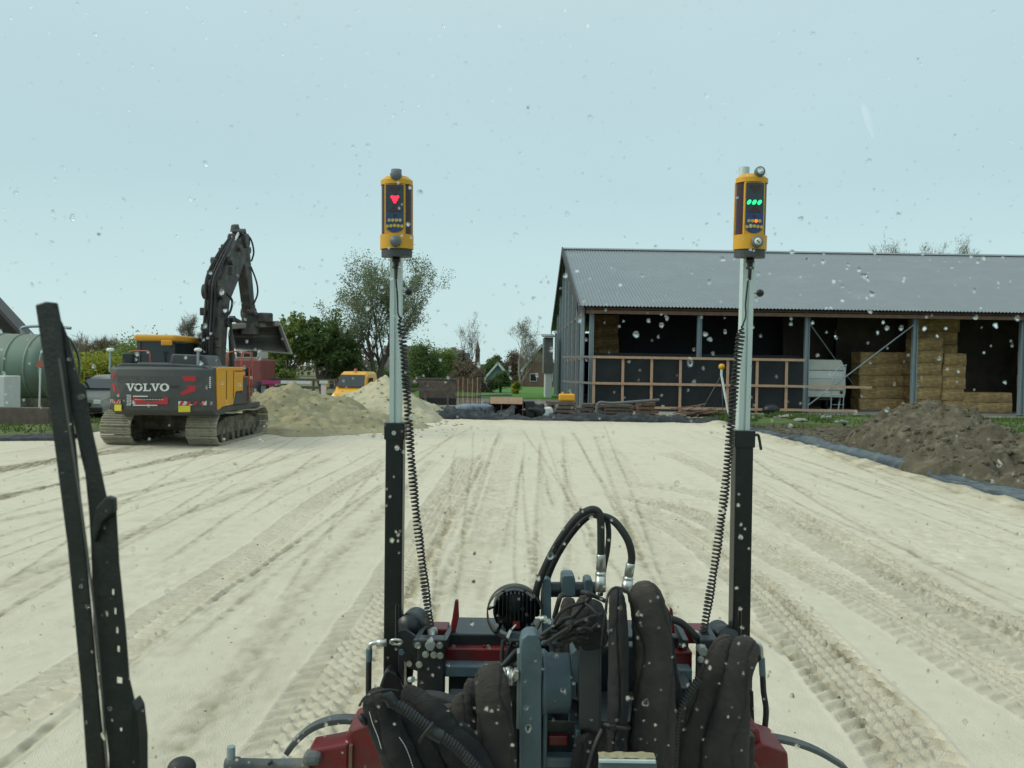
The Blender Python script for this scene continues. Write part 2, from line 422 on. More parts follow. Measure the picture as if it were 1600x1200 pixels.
# tractor lug prints, right side (two passes of a wide tyre), curving in from the middle of the pad
track([(985, 752), (1100, 772), (1200, 800), (1320, 866), (1450, 940), (1600, 1020), (1800, 1130)], .30, 'lug', .034)
track([(960, 770), (1080, 800), (1200, 860), (1330, 925), (1460, 1000), (1600, 1085), (1850, 1220)], .30, 'brick', .033)
track([(1030, 705), (1110, 735), (1200, 785), (1300, 835), (1400, 892), (1500, 945), (1600, 985), (1800, 1080)], .27, 'brick', .030)
track([(1000, 790), (1100, 850), (1200, 935), (1290, 1030), (1380, 1130), (1450, 1220), (1500, 1290)], .28, 'brick', .033)
track([(1140, 690), (1240, 760), (1400, 850), (1520, 915), (1700, 1010)], .05, 'rut', .018)
track([(1100, 930), (1220, 1015), (1320, 1100), (1400, 1200), (1440, 1280)], .035, 'rut', .014)
track([(1050, 800), (1180, 905), (1300, 1010), (1400, 1090), (1500, 1200)], .03, 'rut', .010)
# left side
track([(-200, 1230), (0, 1120), (150, 1035), (280, 940), (400, 865), (480, 800), (560, 745), (620, 712)], .24, 'lug', .034)
track([(-150, 1290), (0, 1195), (120, 1100), (280, 975), (420, 880), (540, 795), (610, 750)], .03, 'rut', .016)
track([(-200, 1000), (0, 918), (150, 860), (300, 800), (420, 755), (520, 715)], .10, 'rut', .014)
track([(-150, 890), (0, 838), (180, 790), (350, 745), (500, 700)], .05, 'rut', .012)
track([(380, 1290), (450, 1190), (520, 1080), (580, 980), (640, 880), (690, 790), (735, 710)], .30, 'brick', .033)
track([(480, 1190), (540, 1100), (600, 1000), (665, 880), (720, 790), (760, 715)], .05, 'rut', .020)
track([(150, 1290), (250, 1200), (380, 1050), (480, 920), (600, 800), (680, 715)], .08, 'rut', .010)
track([(660, 1000), (700, 900), (740, 800), (772, 700), (782, 675)], .05, 'rut', .022)
track([(720, 960), (755, 850), (780, 760), (800, 690)], .22, 'lug', .014)
track([(880, 950), (890, 850), (885, 750), (880, 680)], .04, 'rut', .012)
track([(1010, 900), (975, 800), (945, 720), (930, 680)], .05, 'rut', .016)
track([(1090, 960), (1040, 850), (990, 760), (960, 700)], .22, 'lug', .012)
track([(840, 960), (838, 850), (842, 760), (845, 690)], .03, 'rut', .010)
# crawler prints of the excavator, far left, running across
track([(-300, 812), (-120, 800), (40, 772), (160, 740), (300, 712), (400, 702)], .40, 'crawl', .030, axis='x')
track([(-250, 762), (-60, 742), (80, 722), (170, 708), (260, 700)], .40, 'crawl', .030, axis='x')
track([(-300, 850), (-100, 830), (100, 795), (250, 760), (420, 722)], .07, 'rut', .02, axis='x')

for k in range(46):        # faint scraper and wheel lines, mostly along the driving direction
    x0 = rng.uniform(-14, 9); sl_ = rng.normal(0, .05) + (.16 if x0 < -4 else 0) * rng.uniform(-1, .2); ya = rng.uniform(3, 14); yb = rng.uniform(18, 33)
    track([(x0 + sl_ * (y_ - 10) + rng.normal(0, .025), y_, 0) for y_ in np.linspace(ya, yb, 6)], rng.uniform(.012, .03), 'rut', rng.uniform(.004, .009))
ys = np.concatenate([np.linspace(1.0, 3.9, 22), 4 * np.exp(np.linspace(0, math.log(YF / 4), 800))])
nu = 940
uu = np.linspace(0, 1, nu)
xl = np.maximum(-1.0 * ys - 1.6, -34); xr = np.minimum(.86 * ys + 1.6, XR)
SX = xl[:, None] + (xr - xl)[:, None] * uu[None, :]
SY = np.repeat(ys[:, None], nu, 1)
H = .014 * fbm(SX * .3, SY * .15, 0, 2) + .0035 * fbm(SX * 2.2, SY * 1.3, 3, 4) + .0020 * fbm(SX * 22, SY * 16, 1, 3)
crumb = np.clip(.55 + 1.3 * fbm(SX * 13, SY * 9, 2, 4), 0, 1.6)
D = (.34 * np.clip(fbm(SX * .9, SY * .3, 5, 6, .7) + .0, 0, 1) + .30 * np.clip(fbm(SX * 3, SY * 2, 4, 5) - .05, 0, 1)) * (.4 + .6 * crumb)
# scraper streaks along the driving direction
st = fbm(SX * 5.5, SY * .16, 2, 3); H += .003 * st; D += .35 * np.clip(st - .12, 0, 1) * crumb
H += .0035 * fbm(SX * 14, SY * 10, 6, 3)
for axis, a, b, s, hw, kind, dep in tracks:
    A, B = (SY, SX) if axis == 'y' else (SX, SY)
    if axis == 'y': cx = np.interp(ys, a, b)[:, None]; inr = ((ys > a[0]) & (ys < a[-1]))[:, None]
    else: cx = np.interp(A, a, b); inr = (A > a[0]) & (A < a[-1])
    sel = inr & (np.abs(B - cx) < hw * 5 + .5); Hs, Ds, cs = H[sel], D[sel], crumb[sel]
    A, B = A[sel], B[sel]; cx = np.interp(A, a, b); ss = np.interp(A, a, s)
    sl = np.interp(A, (a[1:] + a[:-1]) / 2, np.diff(b) / np.maximum(np.diff(a), 1e-6))
    lat = (B - cx) / np.sqrt(1 + sl * sl)
    end = np.clip((A - a[0]) / .8, 0, 1) * np.clip((a[-1] - A) / .8, 0, 1)
    brk = np.clip(.95 + .9 * fbm(ss * .35 + hw * 90, lat * .6 + dep * 900, 4, 3), .82, 1.15)
    l = np.abs(lat) / hw * (1 + .12 * fbm(ss * 2.2, lat * 3, 1, 3))
    m = end * brk
    wob = .03 * fbm(ss * 1.5, lat * 0, 6)
    if kind == 'rut':
        g = np.exp(-(((lat + wob) / hw) ** 2)); rim = np.exp(-(((np.abs(lat + wob) - 1.7 * hw) / (.7 * hw)) ** 2))
        crr = 1 + .9 * (cs - .6); Hs += m * (-dep * .8 * g * crr + .5 * dep * rim * crr); Ds += m * (.62 * g + .22 * rim) * (.35 + .75 * cs)
    elif kind == 'lug':
        ins = 1 / (1 + np.exp((l - 1) * 22)); sg = np.where(lat > 0, 0, .5)
        ph = ss / .13 + np.abs(lat) / .13 * .22 + sg
        lug = (2.0 * np.exp(-(((ph % 1) - .5) / .15) ** 2) - .35) * np.clip((l - .02) * 12, 0, 1)
        Hs += m * (ins * (-dep * .45 + dep * .70 * lug) + dep * .35 * np.exp(-((l - 1.08) / .08) ** 2)); Ds += m * ins * .15 * (.2 + 1.2 * cs)
    elif kind == 'brick':
        ins = 1 / (1 + np.exp((l - 1) * 22)); row = np.floor(lat / .085); ph = ss / .135 + (row % 2) * .5 + .25 * lat / .085
        inner = (2.0 * np.exp(-(((ph % 1) - .5) / .17) ** 2) - .35) * np.clip(1.5 * np.abs(np.sin(PI * lat / .085)) - .15, 0, 1)
        ph2 = ss / .15 + np.abs(lat) / .15 * .35 + np.where(lat > 0, 0, .4); outer = 2.0 * np.exp(-(((ph2 % 1) - .5) / .14) ** 2) - .35
        lug = np.where(l < .52, inner, outer)
        Hs += m * (ins * (-dep * .4 + dep * .75 * lug) + dep * .35 * np.exp(-((l - 1.08) / .08) ** 2)); Ds += m * ins * .17 * (.2 + 1.2 * cs)
    else:
        ins = 1 / (1 + np.exp((l - 1) * 18)); lug = np.clip(np.sin(2 * PI * ss / .19) * 2.5, -1, 1)
        Hs += m * (ins * (-dep * .3 + dep * .7 * lug) + dep * .8 * np.exp(-((l - 1.15) / .1) ** 2)); Ds += m * ins * .8 * (.3 + .8 * cs)
    H[sel] = Hs; D[sel] = Ds
# crumbly, disturbed patches
cr = np.clip(fbm(SX * .45, SY * .35, 7, 3) - .18, 0, 1) * 2.5
H += cr * .022 * fbm(SX * 9, SY * 9, 1, 3); D += cr * .25 * np.clip(fbm(SX * 6, SY * 6, 2, 3) + .1, 0, 1)
for _ in range(26):        # boot scuffs and dropped clods
    x0, y0 = rng.uniform(-6, 6), rng.uniform(5, 16)
    r = rng.uniform(.08, .3); q = np.exp(-(((SX - x0) / r) ** 2 + ((SY - y0) / (r * .6)) ** 2))
    H += q * rng.uniform(-.02, .018); D += q * .25
# loose windrow along the right edge and the far edge, track ruts of heaped sand
e1 = XR - SX; H += .13 * np.exp(-((e1 - .45) / .38) ** 2) * (1 + .7 * fbm(SX * 2, SY * 2, 3, 4)); D += .55 * np.exp(-((e1 - .35) / .55) ** 2) * (1 + fbm(SX * 3, SY * 3, 1, 3))
e2 = YF - SY; H += .07 * np.exp(-((e2 - .5) / .5) ** 2) * (1 + .6 * fbm(SX, SY, 3, 4)); D += .25 * np.exp(-((e2 - .4) / .8) ** 2)
H[-1, :] -= .3; H[:, -1] = np.where(xr >= XR - 1e-6, -.3, H[:, -1])
sand = pmat('levelled sand', (.665, .605, .475), .95, 0, .06, 5, .8, 120, spec=.1)
n, l_ = sand.node_tree.nodes, sand.node_tree.links; b = n['Principled BSDF']
old = b.inputs['Base Color'].links[0].from_socket
atn = n.new('ShaderNodeAttribute'); atn.attribute_name = 'disturbed'
mx = n.new('ShaderNodeMix'); mx.data_type = 'RGBA'; mx.inputs[7].default_value = (.36, .315, .215, 1)
cl = n.new('ShaderNodeMath'); cl.operation = 'MULTIPLY'; cl.inputs[1].default_value = 1.0; cl.use_clamp = True
l_.new(atn.outputs['Fac'], cl.inputs[0]); l_.new(cl.outputs[0], mx.inputs[0]); l_.new(old, mx.inputs[6])
# scattered darker grains and shell bits
vo = n.new('ShaderNodeTexVoronoi'); vo.inputs['Scale'].default_value = 5; tco = n.new('ShaderNodeTexCoord'); l_.new(tco.outputs['Object'], vo.inputs['Vector'])
cmp_ = n.new('ShaderNodeMath'); cmp_.operation = 'LESS_THAN'; cmp_.inputs[1].default_value = .055; l_.new(vo.outputs['Distance'], cmp_.inputs[0])
mx3 = n.new('ShaderNodeMix'); mx3.data_type = 'RGBA'; mx3.inputs[7].default_value = (.16, .14, .11, 1)
l_.new(cmp_.outputs[0], mx3.inputs[0]); l_.new(mx.outputs[2], mx3.inputs[6]); l_.new(mx3.outputs[2], b.inputs['Base Color'])
gridmesh('sand_ground', SX, SY, H, sand, kind='structure', attr={'disturbed': np.clip(D, 0, 1)})

# yard, lawn and soil strips around the pad
def strip(name, x0, x1, y0, y1, z, mat, amp=.05, fr=.6, nx=60, ny=60, kind='structure', edge=.5):
    X, Y = np.meshgrid(np.linspace(x0, x1, nx), np.linspace(y0, y1, ny))
    Z = z + amp * fbm(X * fr, Y * fr, 2, 5)
    d = np.minimum(np.minimum(X - x0, x1 - X), np.minimum(Y - y0, y1 - Y)); Z = np.where(d < 1e-6, z - edge, Z)
    return gridmesh(name, X, Y, Z, mat, kind=kind)
M['yard'] = pmat('muddy gravel yard', (.23, .215, .17), .95, 0, .2, 1.5, .7, 20, dirt=(.13, .12, .09), dscale=.5, damt=.4)
strip('yard_ground', -16, 12, YF + .02, 58, .0, M['yard'], .05)
strip('concrete_apron', 3.6, 40, 39.8, 42.3, .10, M['concrete'], .01, nx=20, ny=6)
strip('lawn', -9, 12, 58, 95, .03, M['lawn'], .05, .4)
strip('soil_strip', XR + .25, 20, 8, 40.5, .02, M['soil'], .16, .9, 110, 160)
strip('grass_strip', 14.0, 40, 20, 39.7, .16, M['grass'], .12, .5, 80, 60)
strip('grass_verge', 9.8, 14.2, 32.5, 39.6, .14, M['grass'], .10, 1.2, 40, 50)
strip('verge', -40, -13.2, 22.4, 60, .12, M['field'], .12, .5, 60, 60)

# ------------------------------------------------------------------ heaps
def heap(name, label, cat, cx, cy, rx, ry, top, mat, n=150, shape=1.0, seed=0, rough=.16, extra=None, freq=1.1, z0=-.12, shift=None):
    X, Y = np.meshgrid(np.linspace(cx - rx * 1.4, cx + rx * 1.4, n), np.linspace(cy - ry * 1.4, cy + ry * 1.4, n))
    if shift: X = X + shift(Y)
    u = (X - cx - (shift(Y) if shift else 0)) / rx; v = (Y - cy) / ry
    r = np.sqrt(u * u + v * v) + .22 * fbm(X * .5, Y * .5, seed, 3)
    base = np.clip(1 - r, 0, 1) ** shape
    Z = top(X, Y) * base if callable(top) else top * base
    Z = Z * (1 + .25 * fbm(X * freq, Y * freq, seed + 1, 4)) + rough * fbm(X * 2.6, Y * 2.6, seed + 2, 5) * np.clip(base * 6, 0, 1)
    if extra is not None: Z = Z + extra(X, Y)
    Z = np.where(r > 1.0, z0 - .3 * np.clip((r - 1) * 4, 0, 1), Z)
    o = gridmesh(name, X, Y, Z, mat)
    tag(o, label, cat)
    return o
def ridge_top(X, Y): return np.interp(X, [-13, -10.6, -8.5, -6.4, -4, -2], [1.9, 2.0, 1.75, 1.25, .9, .3])
heap('sand_heap', 'long low heap of lumpy sand behind the excavator and in front of the yellow van', 'sand heap', -8.6, 30.2, 5.6, 5.6, ridge_top, M['sand_heap'], 220, 1.15, 1, .26)
heap('sand_heap', 'taller pointed cone of pale sand behind the left grey mast', 'sand heap', -5.5, 33.6, 3.2, 3.0, 1.75, M['sand_dry'], 150, .85, 3, .12)
def soil_top(X, Y): return np.interp(Y, [12.5, 14, 16, 18, 20, 22, 24, 26, 28], [.3, .5, .8, 1.2, 1.5, 1.65, 1.65, 1.5, .9])
heap('soil_heap', 'long heap of dark cloddy soil beside the right edge of the sand pad', 'soil heap', 11.15, 19.9, 2.05, 7.4, soil_top, M['soil'], 280, .62, 5, .30, freq=1.0, shift=lambda Y: np.clip(Y - 18, 0, 20) * .17)
# clods on the soil heap
def clods(name, n, area, zf, smin, smax, mat, label=None, cat=None):
    vs, fs = [], []
    ico = [(0, 0, 1), (.89, 0, .45), (.28, .85, .45), (-.72, .53, .45), (-.72, -.53, .45), (.28, -.85, .45), (.72, .53, -.45), (-.28, .85, -.45), (-.89, 0, -.45), (-.28, -.85, -.45), (.72, -.53, -.45), (0, 0, -1)]
    tri = [(0, 1, 2), (0, 2, 3), (0, 3, 4), (0, 4, 5), (0, 5, 1), (1, 6, 2), (2, 7, 3), (3, 8, 4), (4, 9, 5), (5, 10, 1), (6, 7, 2), (7, 8, 3), (8, 9, 4), (9, 10, 5), (10, 6, 1), (11, 7, 6), (11, 8, 7), (11, 9, 8), (11, 10, 9), (11, 6, 10)]
    I = np.array(ico); T = np.array(tri)
    for i in range(n):
        x, y = rng.uniform(area[0], area[1]), rng.uniform(area[2], area[3]); z = zf(x, y)
        if z is None: continue
        s = smin + (smax - smin) * rng.random() ** 3
        p = I * s * rng.uniform(.6, 1.2, (12, 1)) * np.array([1, 1, .7]) + np.array([x, y, z])
        fs.append(T + 12 * len(vs)); vs.append(p)
    o = npmesh(name, np.concatenate(vs), np.concatenate(fs), mat, kind='stuff', smooth=False, tri=True)
    return o
deps = bpy.context.evaluated_depsgraph_get
def surf(names):
    objs = [o for o in col.objects if o.name.split('.')[0] in names]
    bpy.context.view_layer.update()
    def f(x, y):
        best = None
        for o in objs:
            ok, loc, nn, i = o.ray_cast(Vector((x, y, 8)), Vector((0, 0, -1)))
            if ok and (best is None or loc.z > best): best = loc.z
        return best
    return f
clods('soil_clods', 4200, (9.6, 16, 10, 33), surf({'soil_heap', 'soil_strip'}), .02, .12, M['soil'])
clods('sand_clods', 500, (-13, -2, 25, 35), surf({'sand_heap', 'sand_ground'}), .03, .10, M['sand_heap'])

# grass blades and weeds on the verges
def tufts(name, n, area, zf, h, mat, w=.03):
    x = rng.uniform(area[0], area[1], n); y = rng.uniform(area[2], area[3], n)
    keep = fbm(x * .5, y * .5, 3, 3) > -.25; x, y = x[keep], y[keep]
    z = np.array([zf(a, b) or 0 for a, b in zip(x, y)]); n = len(x)
    a = rng.uniform(0, 2 * PI, n); hh = h * rng.uniform(.4, 1.2, n); ww = w * rng.uniform(.6, 1.6, n)
    lx, ly = rng.normal(0, .35, n) * hh, rng.normal(0, .35, n) * hh
    p0 = np.stack([x - np.cos(a) * ww, y - np.sin(a) * ww, z - .02], 1); p1 = np.stack([x + np.cos(a) * ww, y + np.sin(a) * ww, z - .02], 1)
    p2 = np.stack([x + lx, y + ly, z + hh], 1)
    v = np.stack([p0, p1, p2], 1).reshape(-1, 3); f = np.arange(3 * n).reshape(-1, 3)
    return npmesh(name, v, f, mat, kind='stuff', smooth=False, tri=True)
M['blade'] = leaf_mat('grass blades', (.10, .155, .045))
tufts('grass', 9000, (14.5, 30, 20, 39), surf({'grass_strip', 'soil_heap'}), .16, M['blade'], .03)
tufts('grass', 5000, (9.6, 14.4, 31.5, 39.5), surf({'grass_verge', 'soil_strip', 'soil_heap'}), .22, M['blade'], .035)
tufts('grass', 5000, (-26, -13.6, 22.6, 32), surf({'verge'}), .14, M['blade'], .03)

# ------------------------------------------------------------------ black foil along the pad edge
def foil(name, label, path, width, height, seed, mat=None, nn=26, amp=.75):
    P = spline([Vector(p) for p in path], 40); m = len(P)
    X = np.zeros((m, nn)); Y = X.copy(); Z = X.copy()
    for i, p in enumerate(P):
        d = (P[min(i + 1, m - 1)] - P[max(i - 1, 0)]); d.z = 0; d.normalize(); r = Vector((d.y, -d.x, 0))
        t = np.linspace(-1, 1, nn); s = i * .12
        wv = width * (1 + .3 * float(vn(s * .7, 0, seed)) - .15)
        off = .12 * float(fbm(s * .35, 3, seed))
        X[i] = p.x + r.x * (t * wv / 2 + off); Y[i] = p.y + r.y * (t * wv / 2 + off)
        h = height * (.35 + 1.1 * float(vn(s * .45, 5, seed + 1)))
        Z[i] = p.z + h * np.clip(1 - t * t, 0, 1) ** .5 + amp * height * fbm(t * 2.2 + s * .1, s * 1.7 + 0 * t, seed, 5, .6) * np.clip(1.2 - t * t, 0, 1) - .02
        Z[i][0] = Z[i][-1] = p.z - .25
    o = gridmesh(name, X, Y, Z, mat or M['foil'])
    return tag(o, label, 'plastic sheet')
foil('plastic_sheet', 'rolled black plastic sheet edging the far end of the sand pad', [(-5.2, 32.6, .02), (-2.5, 33.6, .02), (0, 33.7, .02), (3, 33.4, .02), (6, 33.5, .02), (8.9, 33.2, .02)], .9, .30, 2)
foil('plastic_sheet', 'crumpled grey plastic sheet along the right pad edge under the soil heap', [(9.3, 33.3, .02), (9.45, 29, .04), (9.4, 25, .04), (9.5, 20, .04), (9.55, 16, .04), (9.5, 13, .04), (9.6, 9.5, .04)], .72, .20, 4, M['foil_grey'], amp=.3)
foil('plastic_sheet', 'black plastic sheet on the grass edge at the far left of the sand pad', [(-30, 20.6, .06), (-20, 21.5, .06), (-16, 21.9, .06), (-12.9, 22.6, .06)], .9, .16, 6)
foil('plastic_sheet', 'bunched dark plastic sheet left of the rusty loader bucket', [(-4.6, 34.3, .02), (-3.0, 35.0, .02), (-1.2, 35.2, .02), (.2, 35.0, .02)], 1.5, .38, 1)
# loose windrow of sand dug out next to the pad, left rear

# ------------------------------------------------------------------ trees
def tree(name, label, base, height, crown_r, trunk_r, leafm, barkm, leaves=6000, lsize=.10, seed=1, levels=4, spread=.55, crown_lo=.25, group=None, lean=(0, 0), stems=1, up=.35, bare=False, cat='tree', flatten=1.0):
    R = random.Random(seed); t = thing(name, label, cat, base, group)
    tb = MB(); bb = MB(); tips = []
    base = Vector(base)
    def grow(p, d, L, r, lev, mb):
        n = 4 if lev > 1 else 6; pts = [p.copy()]; q = p.copy(); dd = d.copy()
        for i in range(n):
            dd = (dd + Vector((R.gauss(0, .11), R.gauss(0, .11), R.gauss(0, .06) + up * .08))).normalized()
            q = q + dd * (L / n); pts.append(q.copy())
        rad = [r * (1 - .55 * i / n) for i in range(n + 1)]
        mb.tube(pts, rad, 6 if lev == 0 else (5 if lev == 1 else 3), caps=False)
        if lev >= levels:
            for p_ in pts[1:]: tips.append((p_, dd, L))
            return
        kids = 3 + (1 if lev < 2 else 0) + (R.random() < .5)
        for k in range(int(kids)):
            f = R.uniform(.35, 1.0) if k else 1.0
            i = min(n, max(1, round(f * n)))
            az = R.uniform(0, 2 * PI); tilt = R.uniform(.4, 1.0) * spread * (1.5 if k else .5)
            u = Vector((1, 0, 0)) if abs(dd.x) < .8 else Vector((0, 1, 0)); a = dd.cross(u).normalized(); b_ = dd.cross(a)
            nd = (dd * math.cos(tilt) + (a * math.cos(az) + b_ * math.sin(az)) * math.sin(tilt)); nd.z += up * .3; nd.normalize()
            grow(pts[i], nd, L * R.uniform(.55, .8), r * (1 - .5 * i / n) * R.uniform(.5, .7), lev + 1, bb)
    L0 = height * .30
    for s in range(stems):
        a = 2 * PI * s / max(1, stems) + .6; d = Vector((lean[0] + (.22 * math.cos(a) if stems > 1 else 0), lean[1] + (.22 * math.sin(a) if stems > 1 else 0), 1)).normalized()
        grow(base - Vector((0, 0, .25)), d, L0, trunk_r * (1 if stems == 1 else .7), 0, tb)
    # fit the branches to the wanted crown size
    zs = [p.z for p, _, _ in tips]; mxz = max(zs) - base.z; mr_ = sorted(math.hypot(p.x - base.x, p.y - base.y) for p, _, _ in tips)[int(len(tips) * .93)]
    fz = height / mxz; fr = crown_r / mr_
    def fit(p): 
        k = max(0, min(1, (p.z - base.z) / (height * .18)))
        s_ = 1 + (fr - 1) * k
        return Vector((base.x + (p.x - base.x) * s_, base.y + (p.y - base.y) * s_, base.z + (p.z - base.z) * fz))
    tb.v = [fit(p) for p in tb.v]; bb.v = [fit(p) for p in bb.v]
    tb.build('trunk', barkm, t); bb.build('branches', barkm, t)
    T = np.array([list(fit(p)) for p, _, _ in tips]); 
    n = leaves; idx = rng.integers(0, len(T), n)
    sc_ = crown_r * (.055 if not bare else .05)
    # clumps: light and dark masses with gaps
    c = T[idx] + rng.normal(0, 1, (n, 3)) * np.array([sc_, sc_, sc_ * .8]) 
    keep = (c[:, 2] > base.z + height * crown_lo * (1 + .3 * rng.normal(0, 1, n) * .3)) & (fbm(c[:, 0] * 3 / crown_r, c[:, 2] * 3 / crown_r, seed % 7, 3) > -.42)
    c = c[keep]; n = len(c)
    if bare:      # fine twigs as thin long slivers
        d = rng.normal(0, 1, (n, 3)) + np.stack([(c[:, 0] - base.x) / crown_r, (c[:, 1] - base.y) / crown_r, np.full(n, 1.1)], 1) * 1.3
        d /= np.linalg.norm(d, axis=1)[:, None]; w = np.cross(d, rng.normal(0, 1, (n, 3))); w /= np.linalg.norm(w, axis=1)[:, None]
        ln = (lsize * 5 * rng.uniform(.5, 1.3, n))[:, None]; wd = (lsize * .22 * rng.uniform(.6, 1.2, n))[:, None]
        v = np.stack([c - w * wd, c + w * wd, c + d * ln], 1).reshape(-1, 3); f = np.arange(3 * n).reshape(-1, 3)
        npmesh('crown', v, f, leafm, parent=t, smooth=False, tri=True, kind='stuff')
    else:
        a = rng.normal(0, 1, (n, 3)); a /= np.linalg.norm(a, axis=1)[:, None]; b2 = np.cross(a, rng.normal(0, 1, (n, 3))); b2 /= np.linalg.norm(b2, axis=1)[:, None]
        s1 = (lsize * rng.uniform(.5, 1.4, n))[:, None]; s2 = s1 * .6
        v = np.stack([c - a * s1, c + b2 * s2, c + a * s1, c - b2 * s2], 1).reshape(-1, 3); f = np.arange(4 * n).reshape(-1, 4)
        npmesh('crown', v, f, leafm, parent=t, smooth=False, kind='stuff')
    return t
def bush(name, label, base, rx, ry, h, leafm, n=5000, lsize=.12, seed=1, group=None, cat='bush', shape=1.0):
    t = thing(name, label, cat, base, group); b_ = Vector(base); R = random.Random(seed)
    st = MB()
    for i in range(7):
        a = R.uniform(0, 2 * PI); k = R.uniform(.1, .5)
        st.tube([b_ - Vector((0, 0, .2)), b_ + Vector((math.cos(a) * rx * k * .5, math.sin(a) * ry * k * .5, h * .4)), b_ + Vector((math.cos(a) * rx * k, math.sin(a) * ry * k, h * .8))], [.06 * h ** .5, .04, .02], 5)
    st.build('stem', M['bark'], t)
    m = int(n * 1.25); K = max(14, int(rx * h * 5))
    # leaf clumps on the shell of an uneven dome
    ca = rng.uniform(0, 2 * PI, K); cz = rng.uniform(0.05, 1, K) ** .8; rad = np.sqrt(np.clip(1 - (cz * .96) ** 2.2, .02, 1)) * rng.uniform(.45, 1, K)
    cc = np.stack([b_.x + np.cos(ca) * rad * rx, b_.y + np.sin(ca) * rad * ry, b_.z + cz * h * (1 - .18 * rng.random(K))], 1)
    idx = rng.integers(0, K, m); s_ = min(rx, h) * .17
    c = cc[idx] + rng.normal(0, 1, (m, 3)) * np.array([s_, s_, s_]); c = c[c[:, 2] > b_.z - .05][:n]; m = len(c)
    a = rng.normal(0, 1, (m, 3)); a /= np.linalg.norm(a, axis=1)[:, None]; b2 = np.cross(a, rng.normal(0, 1, (m, 3))); b2 /= np.linalg.norm(b2, axis=1)[:, None]
    s1 = (lsize * rng.uniform(.5, 1.4, m))[:, None]
    v = np.stack([c - a * s1, c + b2 * s1 * .6, c + a * s1, c - b2 * s1 * .6], 1).reshape(-1, 3)
    npmesh('foliage', v, np.arange(4 * m).reshape(-1, 4), leafm, parent=t, smooth=False, kind='stuff')
    return t
def gnd(px, py, y): p = at(px, py, y); return (p.x, y, 0.0)
# the big loose grey green tree behind the left mast
x = gnd(588, 560, 56)[0]
tree('willow_tree', 'tall loose grey green tree standing behind the left mast', (x, 56, 0), 10.9, 3.7, .26, M['leaf_grey'], M['bark'], 30000, .065, 5, 4, .55, .28, stems=3, up=.6)
for i, (px, w, top, yy, sd, lf, lb) in enumerate([
    (448, 2.6, 488, 52, 11, 'leaf_fresh', 'fresh green bushy tree right behind the excavator bucket'),
    (505, 2.7, 488, 54, 12, 'leaf_dark', 'dark green dense tree between the fresh green tree and the willow'),
    (412, 2.0, 540, 58, 13, 'leaf_dark', 'low dark tree partly behind the red and white vehicle')]):
    h = 2.3 + (568 - top) / FPX * yy
    tree('tree', lb, (at(px, 560, yy).x, yy, 0), h, w, .2, M[lf], M['bark'], 12000, .12, sd, 3, .65, .12, stems=2, up=.4)
tree('tree', 'low dark green tree filling the gap left of the yellow van', (at(540, 560, 60).x, 60, 0), 5.2, 2.6, .2, M['leaf_dark'], M['bark'], 12000, .11, 15, 3, .65, .1, stems=2, up=.4)
tree('bare_tree', 'thin bare tree left of the church tower', (at(733, 560, 95).x, 95, 0), 9.0, 2.3, .16, M['twig_grey'], M['bark'], 900, .10, 21, 3, .35, .2, bare=True, up=.8)
tree('bare_tree', 'round bare tree just left of the barn gable', (at(815, 560, 80).x, 80, 0), 7.6, 3.0, .16, M['twig_grey'], M['bark_pale'], 3400, .09, 27, 4, .75, .2, bare=True, up=.35)
tree('bare_tree', 'pale bare tree between the excavator cab and its boom', (at(283, 560, 85).x, 85, 0), 7.4, 2.9, .2, M['twig_grey'], M['bark_pale'], 4200, .14, 25, 4, .6, .15, bare=True)
for i, (px, top, yy, r, lb) in enumerate([(150, 522, 90, 4.2, 'brown bare tree directly right of the wiper top'), (205, 540, 92, 3.6, 'low bare tree left of the excavator cab'), (112, 530, 96, 3.2, 'bare tree showing between the green tank and the excavator')]):
    tree('bare_tree', lb, (at(px, 560, yy).x, yy, 0), 2.3 + (565 - top) / FPX * yy, r, .2, M['twig'], M['bark'], 5200, .15, 31 + i, 4, .6, .05, bare=True, stems=2)
